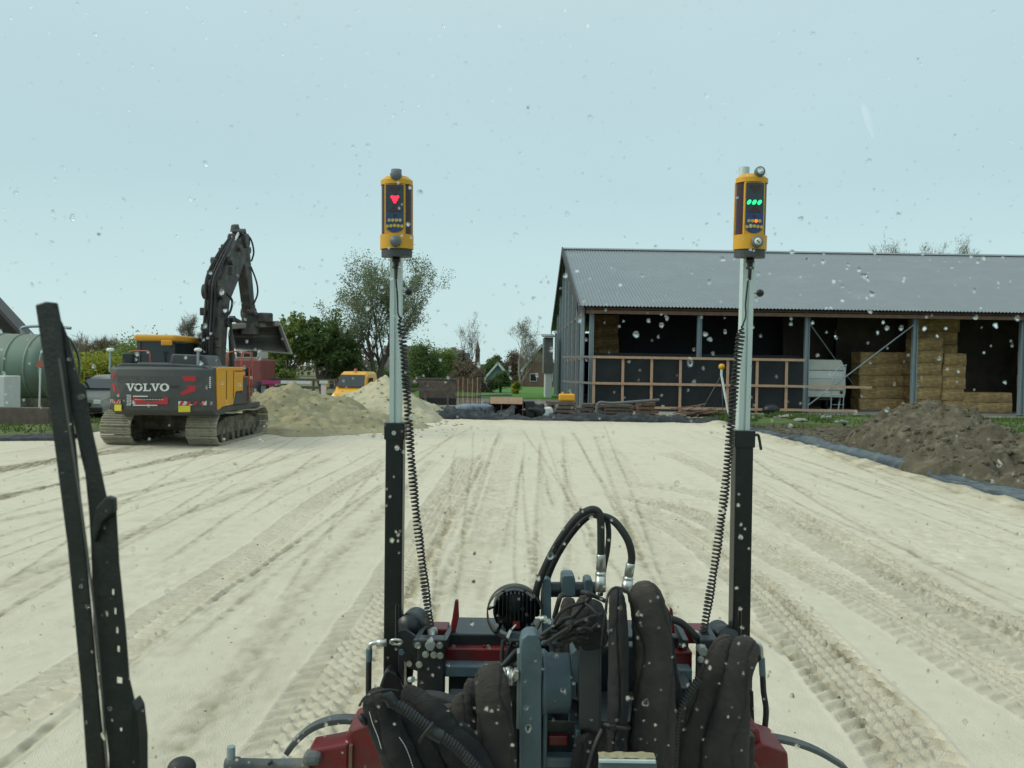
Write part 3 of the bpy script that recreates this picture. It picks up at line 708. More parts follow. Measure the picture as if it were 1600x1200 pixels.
# crowns of bare trees that rise above the barn roof
for i, (px, top, r, lb) in enumerate([(1392, 374, 3.6, 'leftmost bare crown above the barn ridge'), (1440, 376, 3.4, 'middle bare crown above the barn ridge'), (1492, 379, 3.0, 'rightmost bare crown above the barn ridge')]):
    yy = 84
    tree('bare_tree', lb + ' with fine twigs', (at(px, 560, yy).x, yy, 0), 2.3 + (583 - top) / FPX * yy + .2, r, .25, M['twig_grey'], M['bark'], 5000, .13, 41 + i, 4, .5, .5, bare=True, up=.7)
for i, a in enumerate([
    (235, 66, 4.2, 2.4, 540, 'leaf_fresh', 'green hedge bush directly behind the excavator cab'),
    (150, 44, 2.6, 1.5, 566, 'leaf_yellow', 'yellow green flowering bush left of the excavator'),
    (178, 62, 3.2, 2.0, 556, 'leaf_fresh', 'mixed green bush behind the yellow flowering bush'),
    (662, 76, 2.4, 2.0, 541, 'leaf_dark', 'dark green bush just right of the left mast'),
    (692, 84, 2.2, 2.0, 549, 'leaf_fresh', 'green bush in front of the white fronted house'),
    (728, 72, 1.6, 1.5, 566, 'twig', 'brown leafless bush in front of the church tower'),
    (752, 70, 1.1, 1.0, 582, 'twig', 'low brown bush between the church tower and the blue gabled house'),
    (712, 96, 2.0, 2.0, 546, 'twig_grey', 'brown grey shrubbery left of the thin bare tree'),
    (772, 100, 1.4, 1.6, 558, 'leaf_dark', 'dark conifer clump left of the pale blue gabled house'),
    (783, 70, .9, .9, 581, 'leaf_dark', 'small dark shrub in front of the blue gabled house'),
    (808, 68, .42, .4, 593, 'leaf_yellow', 'small round bright yellow green shrub on the lawn'),
    (803, 110, 2.4, 2.0, 555, 'twig', 'wide brown beech hedge behind the blue gabled house'),
    (600, 66, 3.0, 2.0, 578, 'leaf_dark', 'low dark shrub under the willow tree'),
    (85, 80, 3.6, 2.4, 560, 'twig', 'brown shrub mass behind the wiper'),
    (350, 72, 4.2, 2.4, 562, 'twig_grey', 'grey shrubbery under the excavator boom')]):
    px, yy, rx, ry, top, lf, lb = a; h = at(px, top, yy).z
    bush('bush', lb, (at(px, 570, yy).x, yy, 0), rx, ry, h, M[lf], int(2000 + 800 * rx * h), .06 + yy * .0006, 60 + i)
# far treeline on the horizon
def treeline(name, x0, x1, y, h, mat, n):
    xx = rng.uniform(x0, x1, n); hh = h * (.75 + .5 * fbm(xx * .08, xx * 0, 2, 4)); z = rng.uniform(0, 1, n) ** .7 * hh; yy = y + rng.normal(0, 2.5, n)
    c = np.stack([xx, yy, z], 1); a = rng.normal(0, 1, (n, 3)); a /= np.linalg.norm(a, axis=1)[:, None]; b2 = np.cross(a, rng.normal(0, 1, (n, 3))); b2 /= np.linalg.norm(b2, axis=1)[:, None]
    s1 = (.42 * rng.uniform(.5, 1.4, n))[:, None]
    v = np.stack([c - a * s1, c + b2 * s1 * .6, c + a * s1, c - b2 * s1 * .6], 1).reshape(-1, 3)
    npmesh(name, v, np.arange(4 * n).reshape(-1, 4), mat, kind='stuff', smooth=False)
treeline('far_woods', -170, -30, 165, 6.5, M['twig'], 13000)
treeline('far_woods', -40, 30, 190, 4.6, M['leaf_dark'], 9000)
# ------------------------------------------------------------------ the barn
BY = 42.4                                    # front posts
px_posts = [922, 1090, 1258, 1423, 1592, 1760, 1928]
PX0 = at(922, 640, BY).x
BAY = at(1258, 637, BY).x - at(1090, 637, BY).x
POSTX = [PX0 + BAY * i for i in range(7)]
XL, XRB = PX0 - .35, POSTX[-1] + .4
EAVEZ = at(915, 478, BY - .6).z; RY = BY + 13.4; RIDGEZ = at(882, 389, RY).z; BACKY = BY + 26.8
barn = thing('barn', 'long open fronted hay barn with a grey corrugated roof and steel posts', 'barn', (XL, BY, 0))
def corrugated(name, y0, z0, y1, z1, parent, mat):
    n = int((XRB - XL + .8) / .19) * 6; xs = np.linspace(XL - .45, XRB + .4, n); t = np.linspace(0, 1, 12)
    X = np.repeat(xs[None, :], 12, 0); Y = y0 + (y1 - y0) * t[:, None] + 0 * X; Zt = z0 + (z1 - z0) * t[:, None] + .028 * np.sin(2 * PI * X / .19)
    X2 = np.concatenate([X, X[::-1]]); Y2 = np.concatenate([Y, Y[::-1]]); Z2 = np.concatenate([Zt, Zt[::-1] - .02])
    o = gridmesh(name, X2, Y2, Z2, mat, parent=parent, smooth=True); return o
corrugated('roof_sheet', BY - .75, EAVEZ, RY, RIDGEZ, barn, M['roof_sheet'])
corrugated('roof_sheet', BACKY + .6, EAVEZ, RY + .02, RIDGEZ, barn, M['roof_sheet'])
m = MB(); m.prism([(XL - .45, RY - .35, RIDGEZ - .06), (XL - .45, RY, RIDGEZ + .10), (XL - .45, RY + .35, RIDGEZ - .06), (XL - .45, RY, RIDGEZ + .03)], (XRB - XL + .85, 0, 0)); m.build('ridge_cap', M['roof_sheet'], barn)
for y0, y1 in ((BY - .75, RY), (BACKY + .6, RY)):      # barge boards
    m = MB(); m.bar((XL - .5, y0, EAVEZ - .10), (XL - .5, y1, RIDGEZ - .10), .06, .5); m.build('barge_board', M['dark_board'], barn)
m = MB(); m.box(((XL + XRB) / 2, BY - .45, EAVEZ - .30), (XRB - XL, .12, .19)); m.build('eave_beam', M['timber_red'], barn)
m = MB(); m.box(((XL + XRB) / 2, BY - .30, EAVEZ - .10), (XRB - XL, .06, .10)); m.build('purlin', M['timber_red'], barn)
for k in range(1, 6):
    t = k / 6; m = MB(); m.box(((XL + XRB) / 2, BY + (RY - BY) * t, EAVEZ - .28 + (RIDGEZ - EAVEZ) * t), (XRB - XL - .3, .12, .16)); m.build('purlin', M['timber_red'], barn)
def hpost(x, y, z1, parent, w=.24, name='steel_post', mat=None):
    m = MB(); m.box((x - w / 2 + .012, y, z1 / 2), (.024, w, z1)); m.box((x + w / 2 - .012, y, z1 / 2), (.024, w, z1)); m.box((x, y, z1 / 2), (w - .05, .02, z1))
    m.box((x, y, .17), (w + .12, w + .12, .03))
    return m.build(name, mat or M['galv'], parent)
first = None
for x in POSTX:
    hpost(x, BY, EAVEZ - .18, barn)
for x in POSTX:
    hpost(x, RY, RIDGEZ - .4, barn); hpost(x, BACKY, EAVEZ - .1, barn)
    m = MB(); m.bar((x, BY, EAVEZ - .22), (x, RY, RIDGEZ - .35), .18, .32); m.bar((x, BACKY, EAVEZ - .22), (x, RY, RIDGEZ - .35), .18, .32); m.build('rafter', M['galv'], barn)
# crossed tie rods of the third bay
xa, xb = POSTX[2], POSTX[3]
m = MB(); m.cyl((xa + .1, BY - .05, EAVEZ - .7), (xb - .1, BY + 5.2, .4), .035, n=8); m.build('tie_rod', M['galv'], barn)
m = MB(); m.cyl((xb - .1, BY - .10, EAVEZ - .7), (xa + .1, BY - .15, .5), .035, n=8); m.build('tie_rod', M['galv'], barn)
# back wall boards, right end wall, floor
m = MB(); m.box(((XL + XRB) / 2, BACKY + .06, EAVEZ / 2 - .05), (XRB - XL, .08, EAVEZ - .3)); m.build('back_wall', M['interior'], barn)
m = MB(); m.prism([(XRB, BY, 0), (XRB, BACKY, 0), (XRB, BACKY, EAVEZ - .15), (XRB, RY, RIDGEZ - .2), (XRB, BY, EAVEZ - .15)], (.08, 0, 0)); m.build('end_wall', M['dark_board'], barn)
m = MB(); m.box(((XL + XRB) / 2, (BY + BACKY) / 2, .055), (XRB - XL, BACKY - BY, .13)); m.build('floor', M['concrete'], barn)
# gable wall: boards one by one, grey posts proud of them
def gz(y): return EAVEZ + (RIDGEZ - EAVEZ) * (1 - abs(y - RY) / (RY - BY)) - .22
nb = 44; yy = np.linspace(BY + .2, BACKY - .1, nb + 1)
for i in range(nb):
    y0, y1 = yy[i] + .012, yy[i + 1] - .012; dx = rng.uniform(-.012, .012)
    m = MB(); m.prism([(XL + dx, y0, .15), (XL + dx, y1, .15), (XL + dx, y1, gz(y1)), (XL + dx, y0, gz(y0))], (.03, 0, 0))
    m.build('wall_board', [M['dark_board'], M['grey_board'], M['dark_board'], M['timber_old']][int(rng.integers(0, 4))], barn)
for y in np.linspace(BY + .25, BACKY - .3, 9):
    m = MB(); m.box((XL - .13, y, gz(y) / 2), (.18, .24, gz(y))); m.build('gable_post', M['galv'], barn)
for z in (2.9, EAVEZ - .3):
    m = MB(); m.box((XL - .06, (BY + BACKY) / 2, z), (.05, BACKY - BY - .4, .16)); m.build('gable_rail', M['timber_red'], barn)
# netting hung across the first bays, low wall of netting
m = MB(); X, Z = np.meshgrid(np.linspace(POSTX[0] + .2, POSTX[2] - .15, 90), np.linspace(.12, at(1000, 552, BY + .6).z, 16))
Y = BY + .55 + .10 * fbm(X * .8, Z * .5, 2, 3)
gridmesh('netting', X, Y, Z, M['mesh_black'], parent=barn)
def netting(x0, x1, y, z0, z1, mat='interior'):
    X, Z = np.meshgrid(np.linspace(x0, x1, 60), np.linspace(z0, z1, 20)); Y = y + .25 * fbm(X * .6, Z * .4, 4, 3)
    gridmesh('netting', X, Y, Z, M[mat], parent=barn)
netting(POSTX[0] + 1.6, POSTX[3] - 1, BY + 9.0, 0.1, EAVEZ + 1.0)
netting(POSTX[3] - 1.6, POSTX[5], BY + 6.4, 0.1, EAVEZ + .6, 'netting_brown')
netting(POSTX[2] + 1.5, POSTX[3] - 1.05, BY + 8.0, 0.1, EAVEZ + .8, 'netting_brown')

# straw bales: one object each
def bale(x, y, z, w, d, h, label, group, seed):
    m = MB(); n = 8
    xs = [(-w / 2) + w * i / n for i in range(n + 1)]
    prof = [(-d / 2, 0), (d / 2, 0), (d / 2, h), (-d / 2, h)]
    vs = []
    for i, xx in enumerate(xs):
        for k, (py_, pz_) in enumerate(prof):
            sq = .05 if i % 2 else 0
            vs.append((x + xx + random.uniform(-.03, .03), y + py_ * (1 - sq) + random.uniform(-.06, .06), z + pz_ + random.uniform(-.015, .012)))
    fs = [(i * 4 + k, i * 4 + (k + 1) % 4, (i + 1) * 4 + (k + 1) % 4, (i + 1) * 4 + k) for i in range(n) for k in range(4)] + [(3, 2, 1, 0), (n * 4, n * 4 + 1, n * 4 + 2, n * 4 + 3)]
    m.add(vs, fs); o = m.build('straw_bale', M['straw'], origin=(x, y, z), bevel=.035)
    return tag(o, label, 'straw bale', group)
ORD = ['bottom', 'second', 'third', 'fourth', 'fifth', 'sixth', 'seventh', 'eighth', 'ninth', 'tenth']
def stack(pxa, pxb, ytop, y, n, where, group, skip=0, jit=.06):
    xa, xb = at(pxa, 600, y).x, at(pxb, 600, y).x; zt = at((pxa + pxb) / 2, ytop, y).z; h = (zt - .13) / n
    for k in range(skip, n):
        dx = random.uniform(-jit, jit)
        bale((xa + xb) / 2 + dx, y + .6 + random.uniform(-.05, .05), .125 + k * h + .003, xb - xa - .02, 1.2, h - .004, f'straw bale, {ORD[k]} layer up, {where}', group, k)
stack(1343, 1421, 550, BY + 3.5, 5, 'in the stack left of the fourth grey post', 'bales in the left straw stack')
stack(1428, 1472, 528, BY + 2.2, 6, 'in the column touching the fourth grey post', 'bales beside the post')
stack(1473, 1509, 552, BY + 2.1, 5, 'bulging column of the right bay', 'bales in the bulging column')
stack(1430, 1496, 497, BY + 3.9, 7, 'tall stack behind the bulging column', 'bales in the tall rear stack')
stack(1505, 1584, 613, BY + 2.4, 2, 'in the low row at the foot of the right bay', 'bales in the low row')
stack(926, 966, 492, BY + 7.6, 8, 'dim tall stack at the left barn end', 'bales in the dim left stack')
stack(1610, 1690, 510, BY + 3.0, 7, 'stack right of the last grey post', 'bales right of the last post')

# ------------------------------------------------------------------ timber frame in front of the barn
FY = BY - 1.6
t = thing('timber_frame', 'new pine post and rail frame backed with black netting before the barn', 'fence', (at(1090, 640, FY).x, FY, 0))
xs = [at(p, 600, FY).x for p in (928, 973, 1018, 1063, 1137, 1183, 1229)]
xe = at(1256, 600, FY).x; x00 = at(908, 600, FY).x
zr = [at(1080, 560, FY).z, at(1080, 601, FY).z, at(1080, 638, FY).z]
for x in xs:
    m = MB(); m.box((x, FY + .04, (zr[0] + .05) / 2), (.13, .07, zr[0] + .05)); m.build('post', M['timber_new'], t)
for z in zr:
    xend = at(1362 if z == zr[1] else 1256, 600, FY).x if z != zr[2] else at(1340, 600, FY).x
    for a, b_ in zip(np.linspace(xs[0] - .1, xend, 4)[:-1], np.linspace(xs[0] - .1, xend, 4)[1:]):
        m = MB(); m.box(((a + b_) / 2, FY - .035, z), (b_ - a - .01, .05, .13)); m.build('rail', M['timber_new'], t)
for z, zz in ((zr[0], .05), (zr[1], .0)):
    m = MB(); m.bar((xs[0] - .08, FY - .03, z), (xs[0] - 1.35, FY + 4.6, z + zz), .05, .12); m.build('side_rail', M['grey_board'], t)
m = MB(); X, Z = np.meshgrid(np.linspace(xs[0], xe, 100), np.linspace(.15, zr[0] - .06, 16)); Y = FY + .13 + .06 * fbm(X * 1.3, Z, 3, 3)
gridmesh('netting', X, Y, Z, M['mesh_black'], parent=t)

# ------------------------------------------------------------------ caravan inside the barn
cy = BY + .9; c0, c1 = at(1259, 600, cy).x, at(1321, 600, cy).x; zt, zb = at(1290, 562, cy).z, at(1290, 621, cy).z
t = thing('caravan', 'old cream caravan parked under the barn roof beside the netting', 'caravan', ((c0 + c1) / 2, cy, 0))
w = c1 - c0; prof = [(0, 0), (w, 0), (w + .05, .4), (w, (zt - zb) * .78), (w - .25, zt - zb), (.12, zt - zb), (0, (zt - zb) * .8)]
m = MB(); m.prism([(c0 + a, cy, zb + b_) for a, b_ in prof], (0, 4.6, 0)); m.build('body', M['cream_paint'], t, bevel=.08, seg=3)
for z in (zb + .42, zb + (zt - zb) * .72):
    m = MB(); m.box(((c0 + c1) / 2, cy - .012, z), (w * .9, .02, .035)); m.build('trim_strip', M['grey_plastic'], t)
m = MB(); m.box(((c0 + c1) / 2 - .05, cy - .012, zb + (zt - zb) * .60), (w * .86, .03, .42)); m.build('rear_window', M['white_paint'], t, bevel=.02)
m = MB(); m.lathe((c1 - .22, cy - .03, zb + .30), (0, 1, 0), [(0, 0), (0, .09), (.05, .10)], 14); m.build('tail_light', M['maroon'], t)
for sx in (c0 + .25, c1 - .25):
    m = MB(); m.lathe((sx - .1, cy + 2.2, .44), (1, 0, 0), [(0, 0), (0, .3), (.05, .33), (.17, .33), (.2, .3), (.2, 0)], 20); m.build('wheel', M['tyre'], t)
m = MB(); m.box(((c0 + c1) / 2, cy + 2.3, zb - .1), (w * .5, 4.2, .12)); m.build('chassis', M['black_steel'], t)
for sx in (c0 + .3, c1 - .2):
    m = MB(); m.bar((sx, cy + .2, zb), (sx - .15, cy + .05, .14), .07, .05); m.build('corner_steady', M['galv'], t)

# metal gate leaning in front of the caravan
gy = BY - 1.0; x0, x1 = at(1302, 600, gy).x, at(1325, 600, gy).x
t = thing('metal_hurdle', 'thin bent galvanised gate standing before the caravan', 'gate', (x0, gy, 0))
P = [(x0 - .1, gy, .1), (x0 - .05, gy, 1.9), (x0 + .25, gy, 2.55), (x0 + .7, gy, 2.75)]
m = MB(); m.tube(spline(P, 5), .03, 8); m.build('frame_tube', M['galv'], t)
P = [(x0 + .55, gy, .1), (x0 + .6, gy, 1.6), (x0 + .65, gy, 2.7)]
m = MB(); m.tube(spline(P, 5), .025, 8); m.build('frame_tube', M['galv'], t)
for z in (.6, 1.1, 1.6, 2.1):
    m = MB(); m.cyl((x0 - .05, gy, z), (x0 + .62, gy, z), .018, n=6); m.build('bar', M['galv'], t)

# ------------------------------------------------------------------ black bag and stones before the barn
p = at(1204, 640, FY - .8)
m = MB(); m.sphere((p.x, FY - .9, .34), .42, 14, 9, (1.1, .8, .75)); o = m.build('black_bag', M['foil'], origin=(p.x, FY - .9, .1)); tag(o, 'small black rubbish bag at the foot of the timber frame', 'bag')

# ------------------------------------------------------------------ laser transmitter on its tripod
ty = 37.0; x = at(1127, 600, ty).x; zt = at(1127, 572, ty).z
t = thing('laser_tripod', 'yellow rotating laser transmitter on a pale tripod in front of the netting', 'tripod', (x, ty, 0))
m = MB(); m.lathe((x, ty, zt - .16), (0, 0, 1), [(0, 0), (0, .07), (.05, .13), (.14, .15), (.22, .13), (.27, .06), (.27, 0)], 16); m.build('laser_head', M['yellow_case'], t)
m = MB(); m.cyl((x, ty, zt - .48), (x, ty, zt - .16), .06, n=12); m.build('column', M['alu'], t)
for dx, dy, w in ((-1.05, .3, .05), (.28, -.5, .09), (.35, .8, .05)):
    m = MB(); a = Vector((x, ty, zt - .42)); b_ = Vector((x + dx, ty + dy, .02)); c = a.lerp(b_, .55); m.bar(a, c, w, w * .6); m.bar(a.lerp(b_, .5), b_, w * .7, w * .5); m.build('leg', M['white_paint'] if w > .06 else M['grey_board'], t)

# ------------------------------------------------------------------ plank stacks
def plank_stack(label, pa, pb, ytop, y, rows, mat, pipe=False):
    xa, xb = at(pa, 640, y).x, at(pb, 640, y).x; zt = at((pa + pb) / 2, ytop, y).z
    t = thing('plank_stack', label, 'plank stack', ((xa + xb) / 2, y, 0)); h = zt / rows
    for k in range(rows):
        for j in range(3):
            dx = random.uniform(-.18, .18); m = MB()
            m.box(((xa + xb) / 2 + dx, y + j * .34 + random.uniform(-.03, .03), h * (k + .5)), (xb - xa + random.uniform(-.3, .1), .30, h * .72), rz=random.uniform(-.03, .03)); m.build('plank', mat, t)
        for q in (.2, .8):
            m = MB(); m.box((xa + (xb - xa) * q, y + .34, h * k + h * .05), (.08, 1.0, h * .2)); m.build('spacer', M['timber_old'], t)
    return t
plank_stack('dark weathered plank stack under the yellow canister', 858, 900, 627, 36.8, 4, M['timber_old'])
plank_stack('low grey plank stack between the canister stack and the pipe', 905, 932, 630, 38.2, 3, M['timber_old'])
plank_stack('short dark plank stack below the bent grey pipe', 934, 990, 632, 37.2, 4, M['timber_old'])
plank_stack('square brown timber stack right of the bent pipe', 992, 1024, 628, 37.0, 4, M['timber_red'])
# loose pile of boards thrown together
xa, xb = at(1022, 640, 36.8).x, at(1095, 640, 36.8).x
t = thing('board_pile', 'loose heap of brown boards thrown together right of the timber stack', 'board pile', ((xa + xb) / 2, 36.8, 0))
for k in range(22):
    f = random.random(); a = Vector((xa + (xb - xa) * f, 36.4 + random.uniform(0, .9), .06 + .45 * random.random() * (1 - abs(f - .4)))); an = random.uniform(.1, .6); L = random.uniform(.8, 1.5)
    m = MB(); m.bar(a, a + Vector((L * math.cos(an), random.uniform(-.2, .2), L * math.sin(an) * .55)), .16, .035); m.build('board', random.choice([M['timber_red'], M['timber_old'], M['timber_red']]), t)
p = at(886, 622, 36.9); m = MB(); m.box((p.x, 37.1, at(886, 627.5, 36.8).z + .19), (.78, .45, .34)); 
t = thing('canister', 'bright yellow plastic canister on top of the dark plank stack', 'canister', (p.x, 37.1, at(886, 627.5, 36.8).z)); m.build('body', M['van_yellow'], t, bevel=.07, seg=3)
m = MB(); m.cyl((p.x - .2, 37.1, at(886, 627.5, 36.8).z + .36), (p.x - .2, 37.1, at(886, 627.5, 36.8).z + .44), .06); m.cyl((p.x + .2, 37.1, at(886, 627.5, 36.8).z + .36), (p.x + .2, 37.1, at(886, 627.5, 36.8).z + .42), .05); m.build('cap', M['van_yellow'], t)
zz = at(960, 629, 36.6).z
P = [at(932, 648, 36.6), at(933, 636, 36.6), at(938, 629, 36.6), at(960, 630, 36.6), at(1030, 625, 36.7)]
m = MB(); m.tube(spline(P, 6), .075, 10); o = m.build('drain_pipe', M['grey_board'], origin=P[0]); tag(o, 'bent pale grey drain pipe lying on the plank stacks', 'pipe')

# ------------------------------------------------------------------ rusty loader bucket with rubbish
y = 35.6; xa, xb = at(766, 640, y).x, at(816, 640, y).x; zt = at(790, 622, y).z
t = thing('loader_bucket', 'old rusty loader bucket standing among plastic near the far pad edge', 'bucket', ((xa + xb) / 2, y, 0))
m = MB(); m.box(((xa + xb) / 2, y, zt - .12), (xb - xa, .06, .32), rot=Matrix.Rotation(-.3, 3, 'X')); m.build('top_plate', M['timber_new'], t)
m = MB()
prof = [(y + .02, zt - .15), (y + .5, zt - .35), (y + .75, .35), (y + .5, .06), (y - .15, .04), (y - .15, .10), (y + .45, .13), (y + .66, .38), (y + .44, zt - .42), (y + .02, zt - .24)]
m.prism([(xa, a, b_) for a, b_ in prof], (xb - xa, 0, 0)); m.build('shell', M['rust'], t)
for xx in (xa, (xa + xb) / 2 - .25, (xa + xb) / 2 + .35, xb):
    m = MB(); m.prism([(xx, y, zt - .2), (xx, y + .6, .7), (xx, y + .6, .1), (xx, y - .1, .05)], (.05, 0, 0)); m.build('side_plate', M['rust'], t)
m = MB(); m.box((xb + .28, y + .3, zt * .45), (.42, .9, zt * .85), rz=.2); o = m.build('battery_box', M['plastic_black'], bevel=.04, origin=(xb + .28, y + .3, 0)); tag(o, 'black upright plastic box right beside the rusty bucket', 'box')
for i, (pa, pb, ya, yb, r, lb, mt) in enumerate([(702, 765, 648, 632, .10, 'pale grey pipe lying slantwise left of the rusty bucket', 'white_paint'), (745, 800, 618, 617, .05, 'thin long pole lying behind the rusty bucket', 'grey_board')]):
    a, b_ = at(pa, ya, 35.6 + i), at(pb, yb, 36.6 + i); m = MB(); m.tube([a, a.lerp(b_, .5), b_], r, 10); o = m.build('pipe' if not i else 'pole', M[mt], origin=a); tag(o, lb, 'pipe' if not i else 'pole')
# crumpled white and grey plastic rubbish
def crumple(name, label, x, y, z, rx, ry, rz, mat, seed):
    m = MB(); m.sphere((x, y, z), 1, 22, 14, (rx, ry, rz))
    for p_ in m.v:
        k = float(fbm((p_.x + seed) * 3 / rx * .5, (p_.z + p_.y) * 3 / rx * .5, seed % 7, 4)); d = (p_ - Vector((x, y, z))); p_ += d * k * .8; p_.z = max(p_.z, -.05)
    o = m.build(name, mat, origin=(x, y, 0)); return tag(o, label, 'plastic')
crumple('plastic_bag', 'crumpled bluish plastic bundle left of the rusty bucket', at(738, 645, 35.2).x, 35.2, .32, .95, .4, .30, pmat('bluish plastic', (.16, .20, .24), .35, 0, .5, 5, .5, 9), 3)
crumple('plastic_bag', 'white torn plastic lying just left of the dark plank stack', at(848, 640, 36.2).x, 36.2, .25, .5, .4, .28, M['white_paint'], 5)
crumple('plastic_bag', 'black bunched plastic right of the black box', at(834, 645, 36.2).x, 35.8, .3, .5, .4, .35, M['foil'], 6)
crumple('rubbish_heap', 'grey brown rubbish piled inside the rusty bucket', at(772, 630, 36.4).x, 36.4, .5, .55, .4, .38, M['timber_old'], 4)
for i, (px, py, yy, s) in enumerate([(1250, 655, 34, .25), (1290, 648, 36, .3), (1232, 646, 36.5, .28), (1315, 660, 33, .25), (1215, 650, 36, .2)]):
    p = at(px, py, yy); m = MB(); m.sphere((p.x, yy, .2), s * .8, 9, 6, (1.5, .8, .45))
    for q in m.v: q += Vector((random.uniform(-.07, .07), random.uniform(-.06, .06), random.uniform(-.05, .04)))
    o = m.build('rubble_stone', M['concrete'], origin=(p.x, yy, .1)); tag(o, ['pale stone nearest the black foil by the grass verge', 'large pale stone in front of the caravan bay', 'pale slab stone left on the grass verge', 'pale stone at the foot of the soil heap', 'smallest pale stone by the right mast'][i], 'stone')

# lean-to at the rear left of the barn
y = 60.0; xa, xb = at(850, 560, y).x, at(864, 560, y).x
t = thing('lean_to', 'narrow dark green lean-to with a white base beside the barn gable', 'shed', (xa, y, 0))
m = MB(); m.box(((xa + xb) / 2, y + 1.5, (at(857, 583, y).z + at(857, 527, y).z) / 2), (xb - xa, 3, at(857, 527, y).z - at(857, 583, y).z)); m.build('upper_wall', M['grey_board'], t)
m = MB(); m.box(((xa + xb) / 2 + .05, y + 1.5, at(857, 583, y).z / 2), (xb - xa - .2, 2.8, at(857, 583, y).z)); m.build('lower_wall', M['white_paint'], t)
m = MB(); m.bar(((xa + xb) / 2, y - .2, at(857, 526, y).z), ((xa + xb) / 2, y + 3.2, at(857, 520, y).z), xb - xa + .3, .08); m.build('roof', M['roof_sheet'], t)

# ------------------------------------------------------------------ houses and church in the distance
def house(label, pxa, pxb, pytop, pyeave, y, wallm, roofm, depth=8, name='house', gable_front=False, windows=True, cat='house'):
    xa, xb = at(pxa, 570, y).x, at(pxb, 570, y).x; zr = at((pxa + pxb) / 2, pytop, y + depth / 2).z; ze = max(.8, at((pxa + pxb) / 2, pyeave, y).z)
    t = thing(name, label, cat, ((xa + xb) / 2, y, 0)); m = MB()
    if gable_front:
        xm = (xa + xb) / 2
        m.prism([(xa, y, 0), (xb, y, 0), (xb, y, ze), (xm, y, zr - .05), (xa, y, ze)], (0, depth, 0)); m.build('wall', wallm, t)
        for s, xx in ((-1, xa - .3), (1, xb + .3)):
            m = MB(); m.prism([(xm, y - .3, zr), (xx, y - .3, ze - .25), (xx, y - .3, ze - .08), (xm, y - .3, zr + .2)], (0, depth + .6, 0)); m.build('roof', roofm, t)
            m = MB(); m.bar((xm, y - .36, zr + .02), (xx, y - .36, ze - .25), .08, .24); m.build('barge_board', M['white_paint'], t)
    else:
        ym = y + depth / 2
        m.prism([(xa, y, 0), (xa, y + depth, 0), (xa, y + depth, ze), (xa, ym, zr - .05), (xa, y, ze)], (xb - xa, 0, 0)); m.build('wall', wallm, t)
        for yy in (y - .35, y + depth + .35):
            m = MB(); m.prism([(xa - .3, ym, zr), (xa - .3, yy, ze - .2), (xa - .3, yy, ze), (xa - .3, ym, zr + .2)], (xb - xa + .6, 0, 0)); m.build('roof', roofm, t)
        m = MB(); m.box((xa + (xb - xa) * .3, ym, zr + .4), (.6, .6, 1.1)); m.build('chimney', M['brick_dark'], t)
    if windows:
        for q in (.28, .72):
            m = MB(); m.box((xa + (xb - xa) * q, y - .03, ze * .5 + .1), (.9, .08, 1.0)); f = m.build('window', M['white_paint'], t)
            m = MB(); m.box((xa + (xb - xa) * q, y - .075, ze * .5 + .1), (.74, .02, .84)); m.build('pane', M['window'], f)
    return t
house('low farmhouse with a dark purple roof behind the left mast', 594, 655, 543, 580, 78, M['brick_dark'], M['tile_dark'])
house('long low house with dark roof behind the bushes left of the church', 640, 705, 556, 582, 98, M['brick'], M['tile_dark'])
house('pale blue gabled house left of the barn', 760, 796, 568, 590, 92, M['slate_blue'], M['slate_blue'], gable_front=True, windows=False)
house('brown brick gabled house right of the blue gabled house', 818, 874, 541, 578, 96, M['brick'], M['tile_red'], gable_front=True)
house('small white fronted house between the bushes left of the thin bare tree', 698, 726, 553, 575, 108, M['white_paint'], M['tile_dark'], depth=6, windows=False)
# church tower with spire
y = 150; x = at(746, 570, y).x; w = pxs(7, y); ze = at(746, 548, y).z; zt = at(746, 533, y).z
t = thing('church_tower', 'distant slim brown church tower with a pointed spire', 'church', (x, y, 0))
m = MB(); m.box((x, y, ze / 2), (w, w, ze)); m.build('tower', M['brick_dark'], t)
m = MB(); m.box((x, y, ze + .1), (w * 1.12, w * 1.12, .3)); m.build('cornice', M['brick_dark'], t)
m = MB(); m.lathe((x, y, ze + .2), (0, 0, 1), [(0, w * .52), ((zt - ze) * .4, w * .32), (zt - ze, .02)], 8); m.build('spire', M['tile_dark'], t)
for dx in (-.22, .22):
    m = MB(); m.box((x + dx * w, y - w / 2 - .02, ze * .82), (w * .18, .08, w * .6)); m.build('belfry_opening', M['window'], t)
# green farm shed gable at the far left edge with white barge board
y = 46; xa = at(-60, 500, y).x; xb = at(30, 500, y).x
t = thing('farmhouse', 'dark roofed farmhouse gable with white trim at the left photo edge', 'house', ((xa + xb) / 2, y, 0)); zr = at(-32, 448, y).z; ze = at(30, 520, y).z; xm = at(-32, 500, y).x; SK = (-.52 * 9, 9, 0); SK2 = (-.52 * 9.6, 9.6, 0)
m = MB(); m.prism([(2 * xm - xb, y, 0), (xb, y, 0), (xb, y, ze), (xm, y, zr), (2 * xm - xb, y, ze)], SK); m.build('wall', M['dark_board'], t)
for s in (1, -1):
    m = MB(); m.prism([(xm, y - .4, zr), (xm + s * (xb - xm + .5), y - .4, ze - .4), (xm + s * (xb - xm + .5), y - .4, ze - .1), (xm, y - .4, zr + .25)], SK2); m.build('roof', M['tile_dark'], t)
    m = MB(); m.bar((xm, y - .5, zr - .9), (xm + s * (xb - xm + .2), y - .5, ze - 1.2), .1, .22); m.build('barge_board', M['white_paint'], t)

